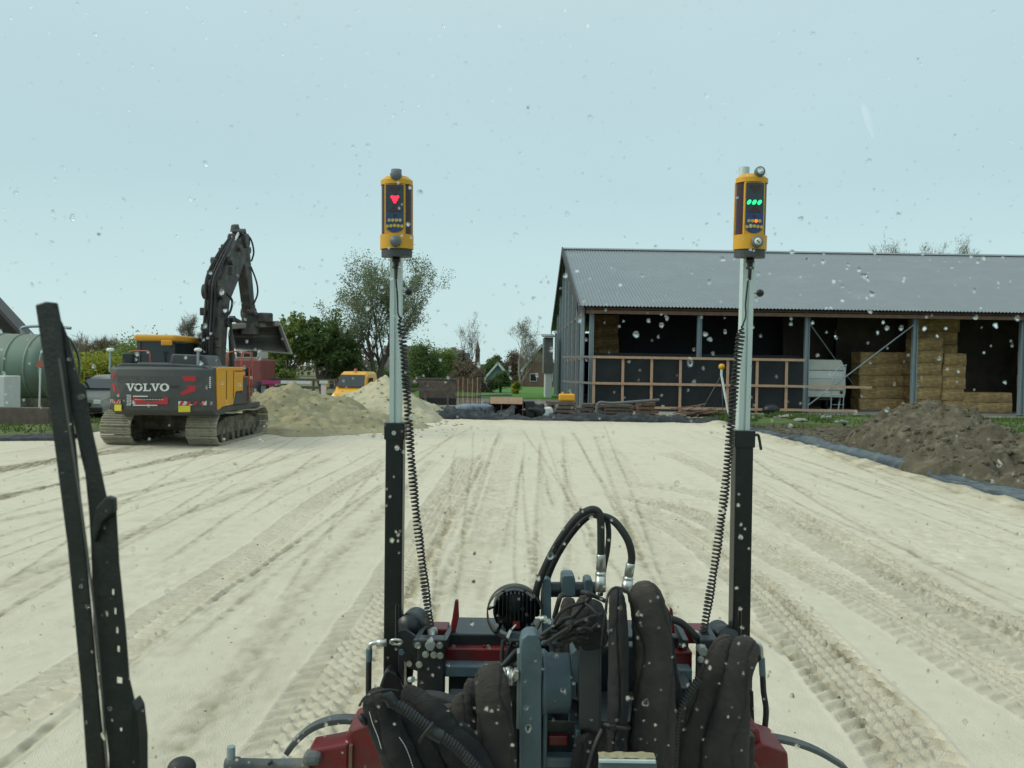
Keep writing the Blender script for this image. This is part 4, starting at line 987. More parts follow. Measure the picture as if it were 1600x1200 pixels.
# ------------------------------------------------------------------ green slurry tank and things behind the wiper
y = 29; xa, xb = at(-60, 560, y).x, at(66, 560, y).x; zb, zt = at(40, 632, y).z, at(40, 520, y).z; r = (zt - zb) / 2
t = thing('slurry_tank', 'large faded green cylindrical tank on a dark base at the left edge', 'tank', ((xa + xb) / 2, y + r, 0))
m = MB(); m.lathe((xa, y + r, (zt + zb) / 2), (1, 0, 0), [(0, 0), (.02, r * .6), (.25, r * .95), (.5, r), (xb - xa - .5, r), (xb - xa - .22, r * .94), (xb - xa, r * .55), (xb - xa + .02, 0)], 36); m.build('tank_body', M['tank_green'], t)
for q in (.25, .5, .75, .95):
    m = MB(); m.lathe((xa + (xb - xa) * q, y + r, (zt + zb) / 2), (1, 0, 0), [(0, r * .98), (0, r + .03), (.08, r + .03), (.08, r * .98)], 36); m.build('hoop', M['tank_green'], t)
m = MB(); m.box(((xa + xb) / 2, y + r, zb / 2 + .1), (xb - xa, 1.6, zb + .25)); m.build('support_base', M['under'], t)
m = MB()
m.tube(spline([(xb - 1.6, y + r, zt), (xb - 1.6, y + r, zt + .25), (xb - .8, y + r, zt + .32), (xb + .3, y + r, zt + .26)], 5), .06, 8); m.build('top_pipe', M['galv'], t)
y = 27.5; xa, xb = at(-30, 600, y).x, at(20, 600, y).x
m = MB(); m.box(((xa + xb) / 2, y, at(10, 587, y).z / 2), (xb - xa, .9, at(10, 587, y).z)); o = m.build('white_cabinet', M['white_paint'], bevel=.03, origin=((xa + xb) / 2, y, 0)); tag(o, 'white box cabinet standing before the green tank', 'cabinet')
y = 25.8; m = MB(); xa, xb = at(-60, 630, y).x, at(80, 630, y).x; m.box(((xa + xb) / 2, y, .35), (xb - xa, .25, .75)); o = m.build('concrete_kerb_wall', M['timber_old'], bevel=.02, origin=((xa + xb) / 2, y, 0)); tag(o, 'low brown retaining wall in front of the green tank', 'wall')
# traffic cone style red marker beside the tank
y = 27; p = at(61, 560, y); t = thing('warning_flag', 'small orange red flag on a pale stick by the tank', 'flag', (p.x, y, 0))
m = MB(); m.cyl((p.x, y, 0), (p.x + .05, y, at(61, 575, y).z), .03, n=8); m.build('stick', M['white_paint'], t)
m = MB(); m.prism([(p.x - .12, y, at(61, 573, y).z), (p.x + .14, y, at(61, 573, y).z), (p.x + .03, y, at(61, 561, y).z)], (0, .05, 0)); m.build('flag_cloth', M['led_orange'] if False else M['orange_rail'], t)

# ------------------------------------------------------------------ vehicles
def wheel(parent, c, r, w, axis=(1, 0, 0)):
    c = Vector(c); a = Vector(axis)
    m = MB(); m.lathe(c - a * w / 2, a, [(0, r * .6), (0, r * .92), (w * .15, r), (w * .85, r), (w, r * .92), (w, r * .6)], 24); o = m.build('wheel', M['tyre'], parent)
    m = MB(); m.lathe(c - a * (w / 2 + .01), a, [(0, 0), (.03, r * .3), (0, r * .58), (w + .02, r * .58), (w - .01, r * .3), (w + .02, 0)], 20); m.build('rim', M['galv'], o)
def van(label, x, y, mat, w=1.8, h=2.0, L=4.6, beacon=True):
    t = thing('parked_van', label, 'van', (x, y, 0))
    def sec(yy, zb, zt, wt, wb): return [(x - wb / 2, yy, zb), (x + wb / 2, yy, zb), (x + wb / 2 * .99, yy, zb + (zt - zb) * .45), (x + wt / 2, yy, zt - .12), (x + wt / 2 - .12, yy, zt), (x - wt / 2 + .12, yy, zt), (x - wt / 2, yy, zt - .12), (x - wb / 2 * .99, yy, zb + (zt - zb) * .45)]
    S = [sec(y, .3, .80, w * .80, w * .94), sec(y + .1, .28, .92, w * .86, w), sec(y + 1.0, .28, 1.12, w * .90, w), sec(y + 1.75, .28, h - .1, w * .80, w), sec(y + 2.2, .28, h, w * .82, w), sec(y + L - .3, .28, h, w * .82, w), sec(y + L, .3, h - .25, w * .8, w * .97)]
    m = MB(); vs = [p for s in S for p in s]; n = 8
    m.add(vs, [(i * n + k, i * n + (k + 1) % n, (i + 1) * n + (k + 1) % n, (i + 1) * n + k) for i in range(len(S) - 1) for k in range(n)] + [tuple(range(n))[::-1], tuple(range((len(S) - 1) * n, len(S) * n))])
    m.build('body', mat, t, bevel=.04)
    a = .10; m = MB()
    ws = [(x - w * .40, y + 1.06, 1.17), (x + w * .40, y + 1.06, 1.17), (x + w * .36, y + 1.66, h - .22), (x - w * .36, y + 1.66, h - .22)]
    m.prism([Vector(p) + Vector((0, -.10, .06)) for p in ws], (0, .04, -.02)); m.build('windscreen', M['window'], t)
    for s in (-1, 1):
        m = MB(); m.box((x + s * w * .34, y - .005, .72), (.28, .05, .17)); m.build('headlight', M['label_white'], t, bevel=.02)
        m = MB(); m.box((x + s * (w / 2 + .14), y + 1.35, 1.25), (.2, .1, .24)); m.build('wing_mirror', M['plastic_black'], t, bevel=.03)
        m = MB(); m.box((x + s * w * .475, y + 2.2, 1.45), (.03, .9, .45)); m.build('side_window', M['window'], t)
        for yy in (y + .75, y + L - .8): wheel(t, (x + s * (w / 2 - .08), yy, .33), .33, .2)
    m = MB(); m.box((x, y - .03, .62), (w * .42, .04, .14)); m.build('grille', M['plastic_black'], t)
    m = MB(); m.box((x, y - .03, .42), (w * .92, .12, .18)); m.build('bumper', M['plastic_black'], t, bevel=.03)
    m = MB(); m.box((x, y - .10, .45), (.5, .02, .11)); m.build('number_plate', M['decal_yellow'], t)
    if beacon:
        m = MB(); m.lathe((x + .05, y + 2.0, h), (0, 0, 1), [(0, .09), (.1, .09), (.15, .05), (.16, 0)], 12); m.build('beacon', M['orange_rail'], t)
    return t
van('small yellow van with an orange beacon half hidden behind the sand heap', at(541, 590, 38).x, 38, M['van_yellow'], 1.75, at(541, 580.5, 40).z)
van('light grey car parked behind the wiper arm', at(128, 600, 30).x, 30, M['concrete'], 1.75, 1.75, 4.2, False)
van('white car half hidden behind the excavator counterweight', at(157, 600, 33).x, 33, M['white_paint'], 1.75, 1.62, 4.2, False)
# red and white combine beyond the boom
y = 44; xa, xb = at(364, 570, y).x, at(408, 570, y).x
t = thing('old_tractor', 'old red machine with a white roofed cab beyond the excavator boom', 'tractor', ((xa + xb) / 2, y, 0))
m = MB(); z0, z1 = 1.0, at(390, 561, y).z
m.box(((xa + xb) / 2, y + 1.4, (z0 + z1) / 2), (xb - xa, 2.6, z1 - z0)); m.build('body', pmat('faded red paint', (.22, .06, .055), .6, 0, .2, 3), t, bevel=.12, seg=3)
m = MB(); m.box(((xa + xb) / 2 - .15, y + 1.3, z1 + .30), ((xb - xa) * .82, 1.9, .62)); c = m.build('cab', M['cream_paint'], t, bevel=.1, seg=3)
for q in (-.27, .02, .3):
    m = MB(); m.box(((xa + xb) / 2 - .15 + q * (xb - xa) * .9, y + .34, z1 + .30), (.36, .04, .34)); m.build('cab_window', M['window'], c)
for s in (-.35, .35): wheel(t, ((xa + xb) / 2 + s * (xb - xa), y + .6, .75), .75, .4)
# long beams with white tarpaulin wrap on the fence line, grey rail fence, picket fence
def rail_fence(label, pa, pb, py, y, name='rail_fence', n=8, boards=2):
    a, b_ = at(pa, py, y), at(pb, py, y); z = a.z
    t = thing(name, label, 'fence', ((a.x + b_.x) / 2, y, 0))
    for i in range(n + 1):
        x = a.x + (b_.x - a.x) * i / n; m = MB(); m.box((x, y, z / 2), (.12, .12, z)); m.build('post', M['timber_old'], t)
    for k in range(boards):
        for i in range(n):
            x0 = a.x + (b_.x - a.x) * i / n; x1 = a.x + (b_.x - a.x) * (i + 1) / n; m = MB(); m.box(((x0 + x1) / 2, y - .085, z - .1 - k * .45), (x1 - x0 - .01, .04, .16)); m.build('rail', M['timber_old'], t)
    return t
rail_fence('grey wooden rail fence behind the sand heaps and the yellow van', 350, 700, 589, 46, n=10)
for pa, pb, mt, lb in ((440, 486, 'white_paint', 'long white wrapped beam behind the sand heap'), (500, 512, 'white_paint', 'short white wrapped beam left of the yellow van'), (410, 440, None, 'pink wrapped beam end behind the sand heap')):
    a, b_ = at(pa, 597, 41), at(pb, 597, 41); m = MB(); m.box(((a.x + b_.x) / 2, 41, a.z), (b_.x - a.x, .3, .16)); m.box(((a.x + b_.x) / 2, 41.02, a.z / 2 - .06), (.25, .25, a.z - .1))
    o = m.build('wrapped_beam', M[mt] if mt else pmat('magenta wrap', (.32, .03, .14), .5), origin=((a.x + b_.x) / 2, 41, 0)); tag(o, lb, 'beam')
# low wall and picket fence right of the cone of sand
y = 47; a, b_ = at(655, 600, y), at(712, 600, y); zt = at(680, 593, y).z
t = thing('garden_wall', 'low brown garden wall with a dark base right of the sand cone', 'wall', ((a.x + b_.x) / 2, y, 0))
m = MB(); m.box(((a.x + b_.x) / 2, y, zt / 2 + .2), (b_.x - a.x, .2, zt - .4)); m.build('wall_panel', M['timber_old'], t)
m = MB(); m.box(((a.x + b_.x) / 2, y - .02, .2), (b_.x - a.x + .1, .3, .4)); m.build('wall_base', M['black_steel'], t)
m = MB(); m.box(((a.x + b_.x) / 2, y, zt + .05), (b_.x - a.x + .3, .3, .1)); m.build('coping', M['timber_old'], t)
t = thing('picket_fence', 'uneven wooden picket fence between the garden wall and the lawn', 'fence', (at(730, 600, 49).x, 49, 0))
for i in range(17):
    px = 711 + i * 2.5; p = at(px, 590 + random.uniform(-1.5, 2), 49); m = MB(); m.box((p.x, 49, p.z / 2), (.055, .03, p.z)); m.build('picket', [M['timber_red'], M['timber_old'], M['timber_new']][i % 3], t)
for z in (.4, 1.1):
    m = MB(); m.box((at(731, 600, 49).x, 49.05, z), (pxs(42, 49), .03, .08)); m.build('rail', M['timber_old'], t)
# ------------------------------------------------------------------ the excavator
EX, EY = -9.62, 23.35
ex = thing('excavator', 'large dark grey and yellow crawler excavator with a raised black boom', 'excavator', (EX, EY, 0))
R_T, HT, HL = .46, .94, 2.25
def track_path(xc):
    """closed loop of (y, z, tangent) round the running gear"""
    pts = []; r = HT / 2; L = HL - r
    for i in range(14): pts.append((-L + 2 * L * i / 14, .03))
    for i in range(10):
        a = -PI / 2 + PI * i / 10; pts.append((L + r * math.cos(a), r + (r - .03) * math.sin(a)))
    for i in range(14):
        f = i / 14; pts.append((L - 2 * L * f, HT - .03 - .05 * math.sin(PI * 2 * f) ** 2))
    for i in range(10):
        a = PI / 2 + PI * i / 10; pts.append((-L + r * math.cos(a), r + (r - .03) * math.sin(a)))
    return pts
def crawler(xc, out):
    w = .84
    tr = bpy.data.objects.new('crawler_track', None); col.objects.link(tr); tr.parent = ex
    # frame of the track with final drive, as the part's own mesh
    m = MB(); m.prism([(xc - .2, EY - 1.7, .25), (xc - .2, EY + 1.7, .25), (xc - .2, EY + 1.75, .55), (xc - .2, EY + .9, .74), (xc - .2, EY - .9, .74), (xc - .2, EY - 1.75, .55)], (.4, 0, 0))
    fr = m.build('track_frame', M['under'], ex, bevel=.02)
    bpy.data.objects.remove(tr)
    tr = fr; tr.name = 'crawler_track'
    P = track_path(xc); n = len(P)
    s = [0]; 
    for i in range(n): s.append(s[-1] + math.dist(P[i], P[(i + 1) % n]))
    N = 46; tot = s[-1]
    shoe_me = None
    for k in range(N):
        q = tot * k / N; i = max(j for j in range(n) if s[j] <= q); f = (q - s[i]) / max(1e-6, s[i + 1] - s[i])
        a, b_ = P[i], P[(i + 1) % n]; y, z = a[0] + (b_[0] - a[0]) * f, a[1] + (b_[1] - a[1]) * f
        ang = math.atan2(b_[1] - a[1], b_[0] - a[0])
        if shoe_me is None:
            m = MB(); pw = tot / N * .94
            m.box((0, 0, 0), (w, pw, .03))
            for gy_ in (-.38, 0, .38): m.box((0, gy_ * pw, -.032), (w * .98, .02, .035))
            o = m.build('track_shoe', M['shoe']); shoe_me = o.data; o.parent = tr
        else:
            o = bpy.data.objects.new('track_shoe', shoe_me); col.objects.link(o); o.parent = tr
        o.location = (xc, EY + y, z); o.location -= tr.location + ex.location
        o.rotation_euler = (ang, 0, 0)
    for yy, r in ((-HL + .47, .38), (HL - .47, .38)):
        m = MB(); m.lathe((xc - .1, EY + yy, .47), (1, 0, 0), [(0, 0), (0, r), (.2, r), (.2, 0)], 22)
        m.lathe((xc + out * .12 - .1, EY + yy, .47), (1, 0, 0), [(0, 0), (0, .2), (.2, .2), (.2, 0)], 14); m.build('sprocket' if yy < 0 else 'idler', M['under'], tr)
    for j in range(7):
        m = MB(); yy = -1.35 + j * .45; m.cyl((xc - .24, EY + yy, .17), (xc + .24, EY + yy, .17), .12, n=12); m.build('roller', M['under'], tr)
    return tr
XLt, XRt = at(180, 680, 21.1).x, at(314, 690, 21.1).x
crawler(XLt, -1); crawler(XRt, 1)
xm = (XLt + XRt) / 2
m = MB(); m.box((xm, EY, .55), (XRt - XLt - .3, 1.9, .42)); m.prism([(xm - .9, EY - .9, .5), (xm + .9, EY - .9, .5), (xm + .7, EY - .9, .8), (xm - .7, EY - .9, .8)], (0, 1.8, 0)); m.build('lower_frame', M['under'], ex, bevel=.04)
m = MB(); m.cyl((xm, EY, .76), (xm, EY, .95), .62, n=28); m.build('slew_ring', M['under'], ex)
# counterweight: curved rear, real depth
CY = 20.35
cx0, cx1 = at(163, 610, CY).x, at(325, 610, CY).x
czt, czb = at(245, 573, CY).z, at(245, 650, CY).z
cm = (cx0 + cx1) / 2; cw = cx1 - cx0
def rear_y(x):     # the curve of the rear face
    u = (x - cm) / (cw / 2); return CY + .20 * u * u + .35 * max(0, abs(u) - .82) ** 1.2 * 2
nx = 22; xs = [cx0 + cw * i / nx for i in range(nx + 1)]
m = MB(); rows = [(czb, .30), (czb + .14, .05), (czb + .5, 0), (czt - .25, .0), (czt - .06, .03), (czt, .12)]
vs = [(x, rear_y(x) + dy, z) for z, dy in rows for x in xs]
fs = [(r * (nx + 1) + i, r * (nx + 1) + i + 1, (r + 1) * (nx + 1) + i + 1, (r + 1) * (nx + 1) + i) for r in range(len(rows) - 1) for i in range(nx)]
k = len(vs); vs += [(cx0, CY + 1.25, czb), (cx1, CY + 1.25, czb), (cx1, CY + 1.25, czt), (cx0, CY + 1.25, czt)]
top = [(len(rows) - 1) * (nx + 1) + i for i in range(nx + 1)]; bot = list(range(nx + 1))
fs += [tuple(top + [k + 2, k + 3]), tuple(bot[::-1] + [k, k + 1]), (k, k + 1, k + 2, k + 3)]
fs += [tuple([r * (nx + 1) for r in range(len(rows))][::-1] + [k, k + 3]), tuple([r * (nx + 1) + nx for r in range(len(rows))] + [k + 2, k + 1])]
m.add(vs, fs); cwt = m.build('counterweight', M['grey_exc'], ex, bevel=.02)
m = MB(); m.box((cm, CY + .012, czt - .52), (1.2, .02, .02)); m.build('seam', M['black_steel'], cwt)
# flat print on the rear face: sheets that follow its curve
def decal(name, polys, mat, lift=.006, parent=None):
    m = MB()
    for poly in polys:
        P = [Vector(p) for p in poly]
        m.prism([Vector((p.x, rear_y(p.x) - lift, p.z)) for p in P], (0, .004, 0))
    return m.build(name, mat, parent or cwt)
def cp(px, py): p = at(px, py, CY); return (p.x, CY, p.z)
def quad(x0, y0, x1, y1): return [cp(x0, y1), cp(x1, y1), cp(x1, y0), cp(x0, y0)]
# VOLVO in wide slab serif capitals
def letters():
    polys = []
    hz = 12.0; y1 = 611.2; y0 = y1 - hz
    def L(pts, ox, w): polys.append([cp(ox + a * w, y1 - b_ * hz) for a, b_ in pts])
    def vee(ox, w):
        L([(.42, 0), (.58, 0), (.90, .90), (.70, .90), (.52, .28), (.50, .28)], ox, w)
        L([(.42, 0), (.50, .0), (.52, .28), (.32, .90), (.08, .90)], ox, w)
        L([(-.06, .88), (.44, .88), (.44, 1.0), (-.06, 1.0)], ox, w); L([(.60, .88), (1.04, .88), (1.04, 1.0), (.60, 1.0)], ox, w)
    def oh(ox, w):
        n = 20
        for i in range(n):
            a, b_ = 2 * PI * i / n, 2 * PI * (i + 1) / n
            e1 = lambda t, s: (.5 + .52 * s[0] * math.cos(t), .5 + .52 * s[1] * math.sin(t))
            L([e1(a, (1, 1)), e1(b_, (1, 1)), e1(b_, (.48, .66)), e1(a, (.48, .66))], ox, w)
    def ell(ox, w):
        L([(.14, .0), (.40, .0), (.40, 1), (.14, 1)], ox, w); L([(0, 0), (.98, 0), (.98, .14), (0, .14)], ox, w)
        L([(.82, .1), (.98, .1), (.98, .36), (.90, .36)], ox, w); L([(0, .88), (.54, .88), (.54, 1), (0, 1)], ox, w)
    vee(195.5, 14); oh(209, 13.5); ell(223.5, 12.5); vee(236, 14); oh(250.2, 14)
    return polys
decal('lettering', letters(), M['decal_white'], .012)
decal('left_chevron', [[cp(168, 583), cp(176, 583), cp(181, 588), cp(181, 594), cp(168, 592)], [cp(168, 599), cp(174, 600), cp(176, 608), cp(183, 612), cp(183, 617), cp(172, 612)]], M['decal_red'])
decal('right_chevron', [[cp(283, 588), cp(303, 588), cp(303, 596), cp(287, 596)], [cp(281, 613), cp(292, 607), cp(292, 602), cp(303, 603), cp(303, 611), cp(282, 618)]], M['decal_red'])
decal('red_name_band', [quad(207, 621.5, 262, 631.5)], M['decal_red'])
decal('band_outline', [quad(207, 618.4, 231, 620.0), quad(207, 632.6, 246, 634.0)] + [quad(210 + 4.7 * i, 624.0, 213 + 4.7 * i, 624.8) for i in range(10)], M['decal_white'], .013)
decal('chequered_logo', [quad(196 + 2.6 * (i % 3) + (.9 if (i // 3) % 2 else 0), 617 + 2.5 * (i // 3), 197.6 + 2.6 * (i % 3) + (.9 if (i // 3) % 2 else 0), 618.6 + 2.5 * (i // 3)) for i in range(21)], M['decal_white'])
def hazard(x0, x1, y0, y1, nm):
    decal('hazard_stripe', [quad(x0, y0, x1, y1)], M['decal_white'], .006)
    k = 4; w = (x1 - x0) / k; P = []
    for i in range(k):
        a = x0 + i * w; P.append([cp(a + w * .05, y1 - .1), cp(a + w * .5, y1 - .1), cp(a + w * .9, y0 + .1), cp(a + w * .45, y0 + .1)])
    decal('hazard_red', P, M['decal_red'], .012)
hazard(164.5, 185, 624.5, 631, 'l'); hazard(278, 318, 627, 633.5, 'r')
decal('yellow_plate', [quad(174, 632.5, 187, 642.5)], M['decal_yellow'], .010); decal('yellow_plate', [quad(278, 634, 295.5, 644)], M['decal_yellow'], .010)
decal('side_number', [quad(321.3, 589 + 3.1 * i, 323.4, 591.0 + 3.1 * i) for i in range(6)], M['decal_white'], .010)
# engine hood
hy0, hy1 = CY + .25, CY + 2.0
m = MB()
hw = [(cx0 + .12, czt - .02), (cx1 - .12, czt - .02), (cx1 - .22, czt + .05), (cm + .3, czt + .09), (cx0 + .3, czt + .08)]
m.prism([(a, hy0, b_) for a, b_ in hw], (0, hy1 - hy0, 0)); m.build('engine_hood', M['grey_exc'], ex, bevel=.04)
a, b_ = at(268, 553, CY + .9), at(332, 578, CY + .9)
m = MB(); m.prism([(a.x + .02, CY + .6, b_.z), (b_.x + .05, CY + .6, b_.z), (b_.x - .12, CY + .6, a.z - .02), (a.x + .12, CY + .6, a.z)], (0, 1.1, 0)); m.build('exhaust_cover', M['grey_exc'], ex, bevel=.07, seg=3)
a, b_ = at(190, 551, CY + .5), at(206, 572, CY + .5)
m = MB(); m.box(((a.x + b_.x) / 2, CY + .7, (a.z + b_.z) / 2), (b_.x - a.x, .4, a.z - b_.z)); m.build('intake_box', M['black_steel'], ex, bevel=.04)
a = at(240, 567, CY + .5); m = MB(); m.box((a.x, CY + .7, a.z - .06), (.9, .5, .14)); m.build('hood_hump', M['grey_exc'], ex, bevel=.05)
# rear rail on the hood
P = [at(202, 573, CY + .9), at(203, 552, CY + .9), at(208, 549, CY + .9), at(230, 549, CY + .9), at(234, 554, CY + .9), at(235, 572, CY + .9)]
m = MB(); m.tube(spline(P, 5), .022, 8); m.build('hood_rail', M['orange_rail'], ex)
# main deck and yellow right side
dx1 = cx1
deckz = at(345, 655, 22.5).z
m = MB(); m.box((cm, EY - .45, 1.02), (cw - .06, 3.5, .16)); m.build('deck', M['grey_exc'], ex, bevel=.02)
m = MB(); m.box((cm - .1, EY - .4, 1.5), (cw - .5, 2.9, .8)); m.build('machine_body', M['grey_exc'], ex)
yl0, yl1 = CY + .85, EY - .45
prof = [(CY + .62, 1.02), (CY + .95, 1.10), (CY + 1.75, 1.12), (CY + 1.98, 1.5), (yl1, 1.5), (yl1, 2.02), (CY + 1.9, 2.06), (CY + 1.75, 2.2), (CY + .52, 2.17)]
m = MB(); m.prism([(dx1 - .10, a, b_) for a, b_ in prof], (.14, 0, 0)); sd = m.build('side_panel', M['yellow_exc'], ex, bevel=.025)
for yy in (CY + 1.2, CY + 1.75):
    m = MB(); m.box((dx1 + .045, yy, 1.7), (.012, .02, .8)); m.build('panel_gap', M['black_steel'], sd)
m = MB(); m.box((dx1 - .25, CY + 1.6, 2.15), (.6, 1.9, .10)); m.box((dx1 - .3, yl1 - .3, 2.0), (.6, 1.2, .12)); m.build('top_panel', M['yellow_exc'], ex, bevel=.02)
m = MB(); m.prism([(dx1 - .05, CY + 1.82, 1.12), (dx1 - .05, yl1 + .75, 1.10), (dx1 - .05, yl1 + .75, 1.45), (dx1 - .05, CY + 2.1, 1.45)], (.07, 0, 0)); m.build('toolbox', M['grey_exc'], ex, bevel=.02)
# orange rails at the front right corner
fx = dx1 - .05
for pts in ([(fx, yl1 + .1, 1.2), (fx, yl1 + .1, 2.5), (fx, yl1 + .25, 2.62), (fx, yl1 + .9, 2.62), (fx, yl1 + 1.0, 2.5), (fx, yl1 + 1.0, 1.3)], [(fx - .5, yl1 + .3, 2.0), (fx - .5, yl1 + .3, 2.5), (fx - .4, yl1 + .35, 2.66), (fx + .05, yl1 + .4, 2.66)], [(fx, yl1 + .1, 1.9), (fx, yl1 + 1.0, 1.9)], [(fx + .1, yl1 + .5, 1.15), (fx + .1, yl1 + .5, 2.2)]):
    m = MB(); m.tube(spline(pts, 4), .025, 8); m.build('hand_rail', M['orange_rail'], ex)
m = MB(); m.box((fx - .1, yl1 + .95, 2.05), (.16, .1, .30)); m.build('mirror', M['black_steel'], ex, bevel=.03)
# cab
CBY = 22.55
kx0, kx1 = at(213, 545, CBY).x, at(273, 545, CBY).x; kz1 = at(240, 525, CBY).z; kz0 = 1.1; ky1 = CBY + 1.75
cab = thing('tmp', '', '')
bpy.data.objects.remove(cab)
m = MB()
for x in (kx0 + .05, kx1 - .05):
    for y, lean in ((CBY + .04, 0), (ky1 - .05, 0)):
        m.bar((x, y, kz0), (x + (.03 if x < (kx0 + kx1) / 2 else -.03), y, kz1 - .14), .10, .10)
m.box(((kx0 + kx1) / 2, CBY + .05, (kz0 + 2.3) / 2), (kx1 - kx0, .1, 2.3 - kz0)); m.box((kx1 - .05, (CBY + ky1) / 2, (kz0 + 1.9) / 2), (.1, ky1 - CBY, 1.9 - kz0)); m.box((kx0 + .05, (CBY + ky1) / 2, (kz0 + 1.9) / 2), (.1, ky1 - CBY, 1.9 - kz0))
m.box(((kx0 + kx1) / 2, (CBY + ky1) / 2, kz1 - .17), (kx1 - kx0, ky1 - CBY, .06)); cab = m.build('cab', M['grey_exc'], ex)
m = MB(); m.box(((kx0 + kx1) / 2, (CBY + ky1) / 2 + .02, kz1 - .06), (kx1 - kx0 + .10, ky1 - CBY + .22, .20)); m.build('cab_roof', M['yellow_exc'], cab, bevel=.07, seg=3)
m = MB(); m.box((kx1 - .20, CBY - .08, kz1 - .20), (.32, .08, .16)); m.build('roof_drop', M['yellow_exc'], cab, bevel=.03)
m = MB(); m.box(((kx0 + kx1) / 2, CBY + .03, (2.3 + kz1 - .2) / 2), (kx1 - kx0 - .16, .02, kz1 - .2 - 2.3)); m.build('rear_pane', M['window'], cab)
m = MB(); m.box((kx1 - .04, (CBY + ky1) / 2, (1.9 + kz1 - .2) / 2), (.02, ky1 - CBY - .2, kz1 - .2 - 1.9)); m.build('side_pane', M['window'], cab)
m = MB(); m.box(((kx0 + kx1) / 2, ky1 - .02, (1.6 + kz1 - .2) / 2), (kx1 - kx0 - .16, .02, kz1 - .2 - 1.6)); m.build('front_pane', M['window'], cab)
for px in (172.5, 309.5):
    a = at(px, 544, CY + .55); zb_ = at(px, 575, CY + .55).z
    m = MB(); m.cyl((a.x, CY + .55, zb_ - .1), (a.x, CY + .55, a.z - .05), .035, n=10); o = m.build('antenna_pole', M['galv'], ex)
    m = MB(); m.lathe((a.x, CY + .55, a.z - .10), (0, 0, 1), [(0, .02), (.02, .09), (.06, .105), (.10, .07), (.11, 0)], 18); m.build('antenna_dome', M['label_white'], o)
# boom, second section, stick: thick box sections in the plane x = BX
BX = -9.40
def arm(name, prof_l, width, parent, mat=M['boom'], x=BX, bevel=.03):
    m = MB(); m.prism([(x - width / 2, a, b_) for a, b_ in prof_l], (width, 0, 0)); return m.build(name, mat, parent, bevel=bevel)
boom = arm('boom', [(23.75, 1.35), (24.25, 1.35), (24.55, 2.4), (24.75, 3.6), (24.95, 4.45), (24.35, 4.75), (24.05, 4.2), (23.85, 3.0)], .50, ex)
mid = arm('boom_extension', [(24.25, 4.25), (24.85, 4.15), (25.8, 5.1), (26.7, 6.2), (26.55, 6.7), (26.2, 6.68), (25.1, 5.9), (24.15, 4.75)], .42, ex)
stick = arm('stick', [(26.15, 6.82), (26.55, 6.95), (26.98, 6.3), (27.55, 4.4), (27.55, 3.95), (27.25, 3.95), (26.75, 5.2), (26.1, 6.2)], .34, ex)
def cylr(a, b_, r, parent, frac=.6, name='ram'):
    a, b_ = Vector(a), Vector(b_); c = a.lerp(b_, frac); m = MB(); m.cyl(a, c, r, n=12); o = m.build(name, M['boom'], parent)
    m = MB(); m.cyl(c, b_, r * .5, n=10); m.build('ram_rod', M['zinc'] if r > .088 else M['boom'], o)
    m = MB(); m.cyl(a - Vector((r * 1.2, 0, 0)), a + Vector((r * 1.2, 0, 0)), r * 1.2, n=12); m.build('ram_eye', M['boom'], o); m = MB(); m.cyl(b_ - Vector((r * 1.2, 0, 0)), b_ + Vector((r * 1.2, 0, 0)), r * .9, n=12); m.build('ram_eye', M['boom'], o)
for s in (-1, 1): cylr((BX + s * .36, 24.9, 1.4), (BX + s * .33, 24.75, 3.7), .085, boom, .78)
cylr((BX, 23.95, 3.2), (BX, 24.9, 5.55), .13, boom, .62)
cylr((BX + .12, 24.9, 5.7), (BX + .1, 26.1, 6.75), .10, mid, .6)
cylr((BX - .12, 24.7, 5.3), (BX - .1, 26.05, 6.6), .09, mid, .6)
cylr((BX, 27.15, 6.3), (BX, 27.65, 4.35), .10, stick, .6)
# hydraulic lines, clamps, lamps and joint bosses that roughen the outline
for k in range(8):
    ox = BX + random.uniform(-.22, .22); m = MB(); oy = -.12 - .05 * (k % 3)
    m.tube(spline([(ox, 23.75 + oy, 1.6), (ox, 23.85 + oy, 3.0), (ox * 1 + random.uniform(-.05, .05), 24.0 + oy, 4.1), (ox, 24.25 + oy * 1.6, 4.9), (ox, 24.95 + oy, 5.75), (ox * .5 + BX * .5, 25.9 + oy, 6.5)], 6), .032, 6); m.build('hydraulic_line', M['rubber'], boom)
for (y, z, s, w) in ((24.2, 4.55, .24, .62), (23.98, 3.1, .16, .62), (26.35, 6.5, .24, .62), (24.9, 5.6, .13, .7), (27.4, 4.1, .2, .46), (25.7, 6.15, .12, .66), (24.6, 3.6, .14, .66)):
    m = MB(); m.cyl((BX - w / 2, y, z), (BX + w / 2, y, z), s, n=16); m.build('pivot_pin', M['boom'], mid)
for (y, z, dx) in ((23.9, 3.9, -.22), (24.3, 5.1, -.17), (25.2, 5.95, -.15), (24.1, 4.8, .22), (23.9, 2.9, .24), (25.0, 5.3, .20), (24.45, 4.0, .26), (24.0, 2.3, -.22), (25.8, 6.35, .12), (23.95, 3.4, -.20), (24.6, 5.5, -.15), (24.15, 4.5, -.20)):
    m = MB(); m.box((BX + dx, y, z), (.18, .16, .24), rz=.3); m.build('clamp_box', M['boom'], boom, bevel=.03)
m = MB(); m.tube(spline([(BX + .15, 26.4, 6.8), (BX + .32, 26.6, 6.6), (BX + .36, 26.8, 6.2), (BX + .22, 27.0, 5.9)], 6), .03, 6); m.build('hose_loop', M['rubber'], stick)
m = MB(); m.tube(spline([(BX + .2, 27.0, 5.7), (BX + .36, 27.1, 5.2), (BX + .34, 27.3, 4.8), (BX + .2, 27.3, 4.4)], 6), .03, 6); m.build('hose_loop', M['rubber'], stick)
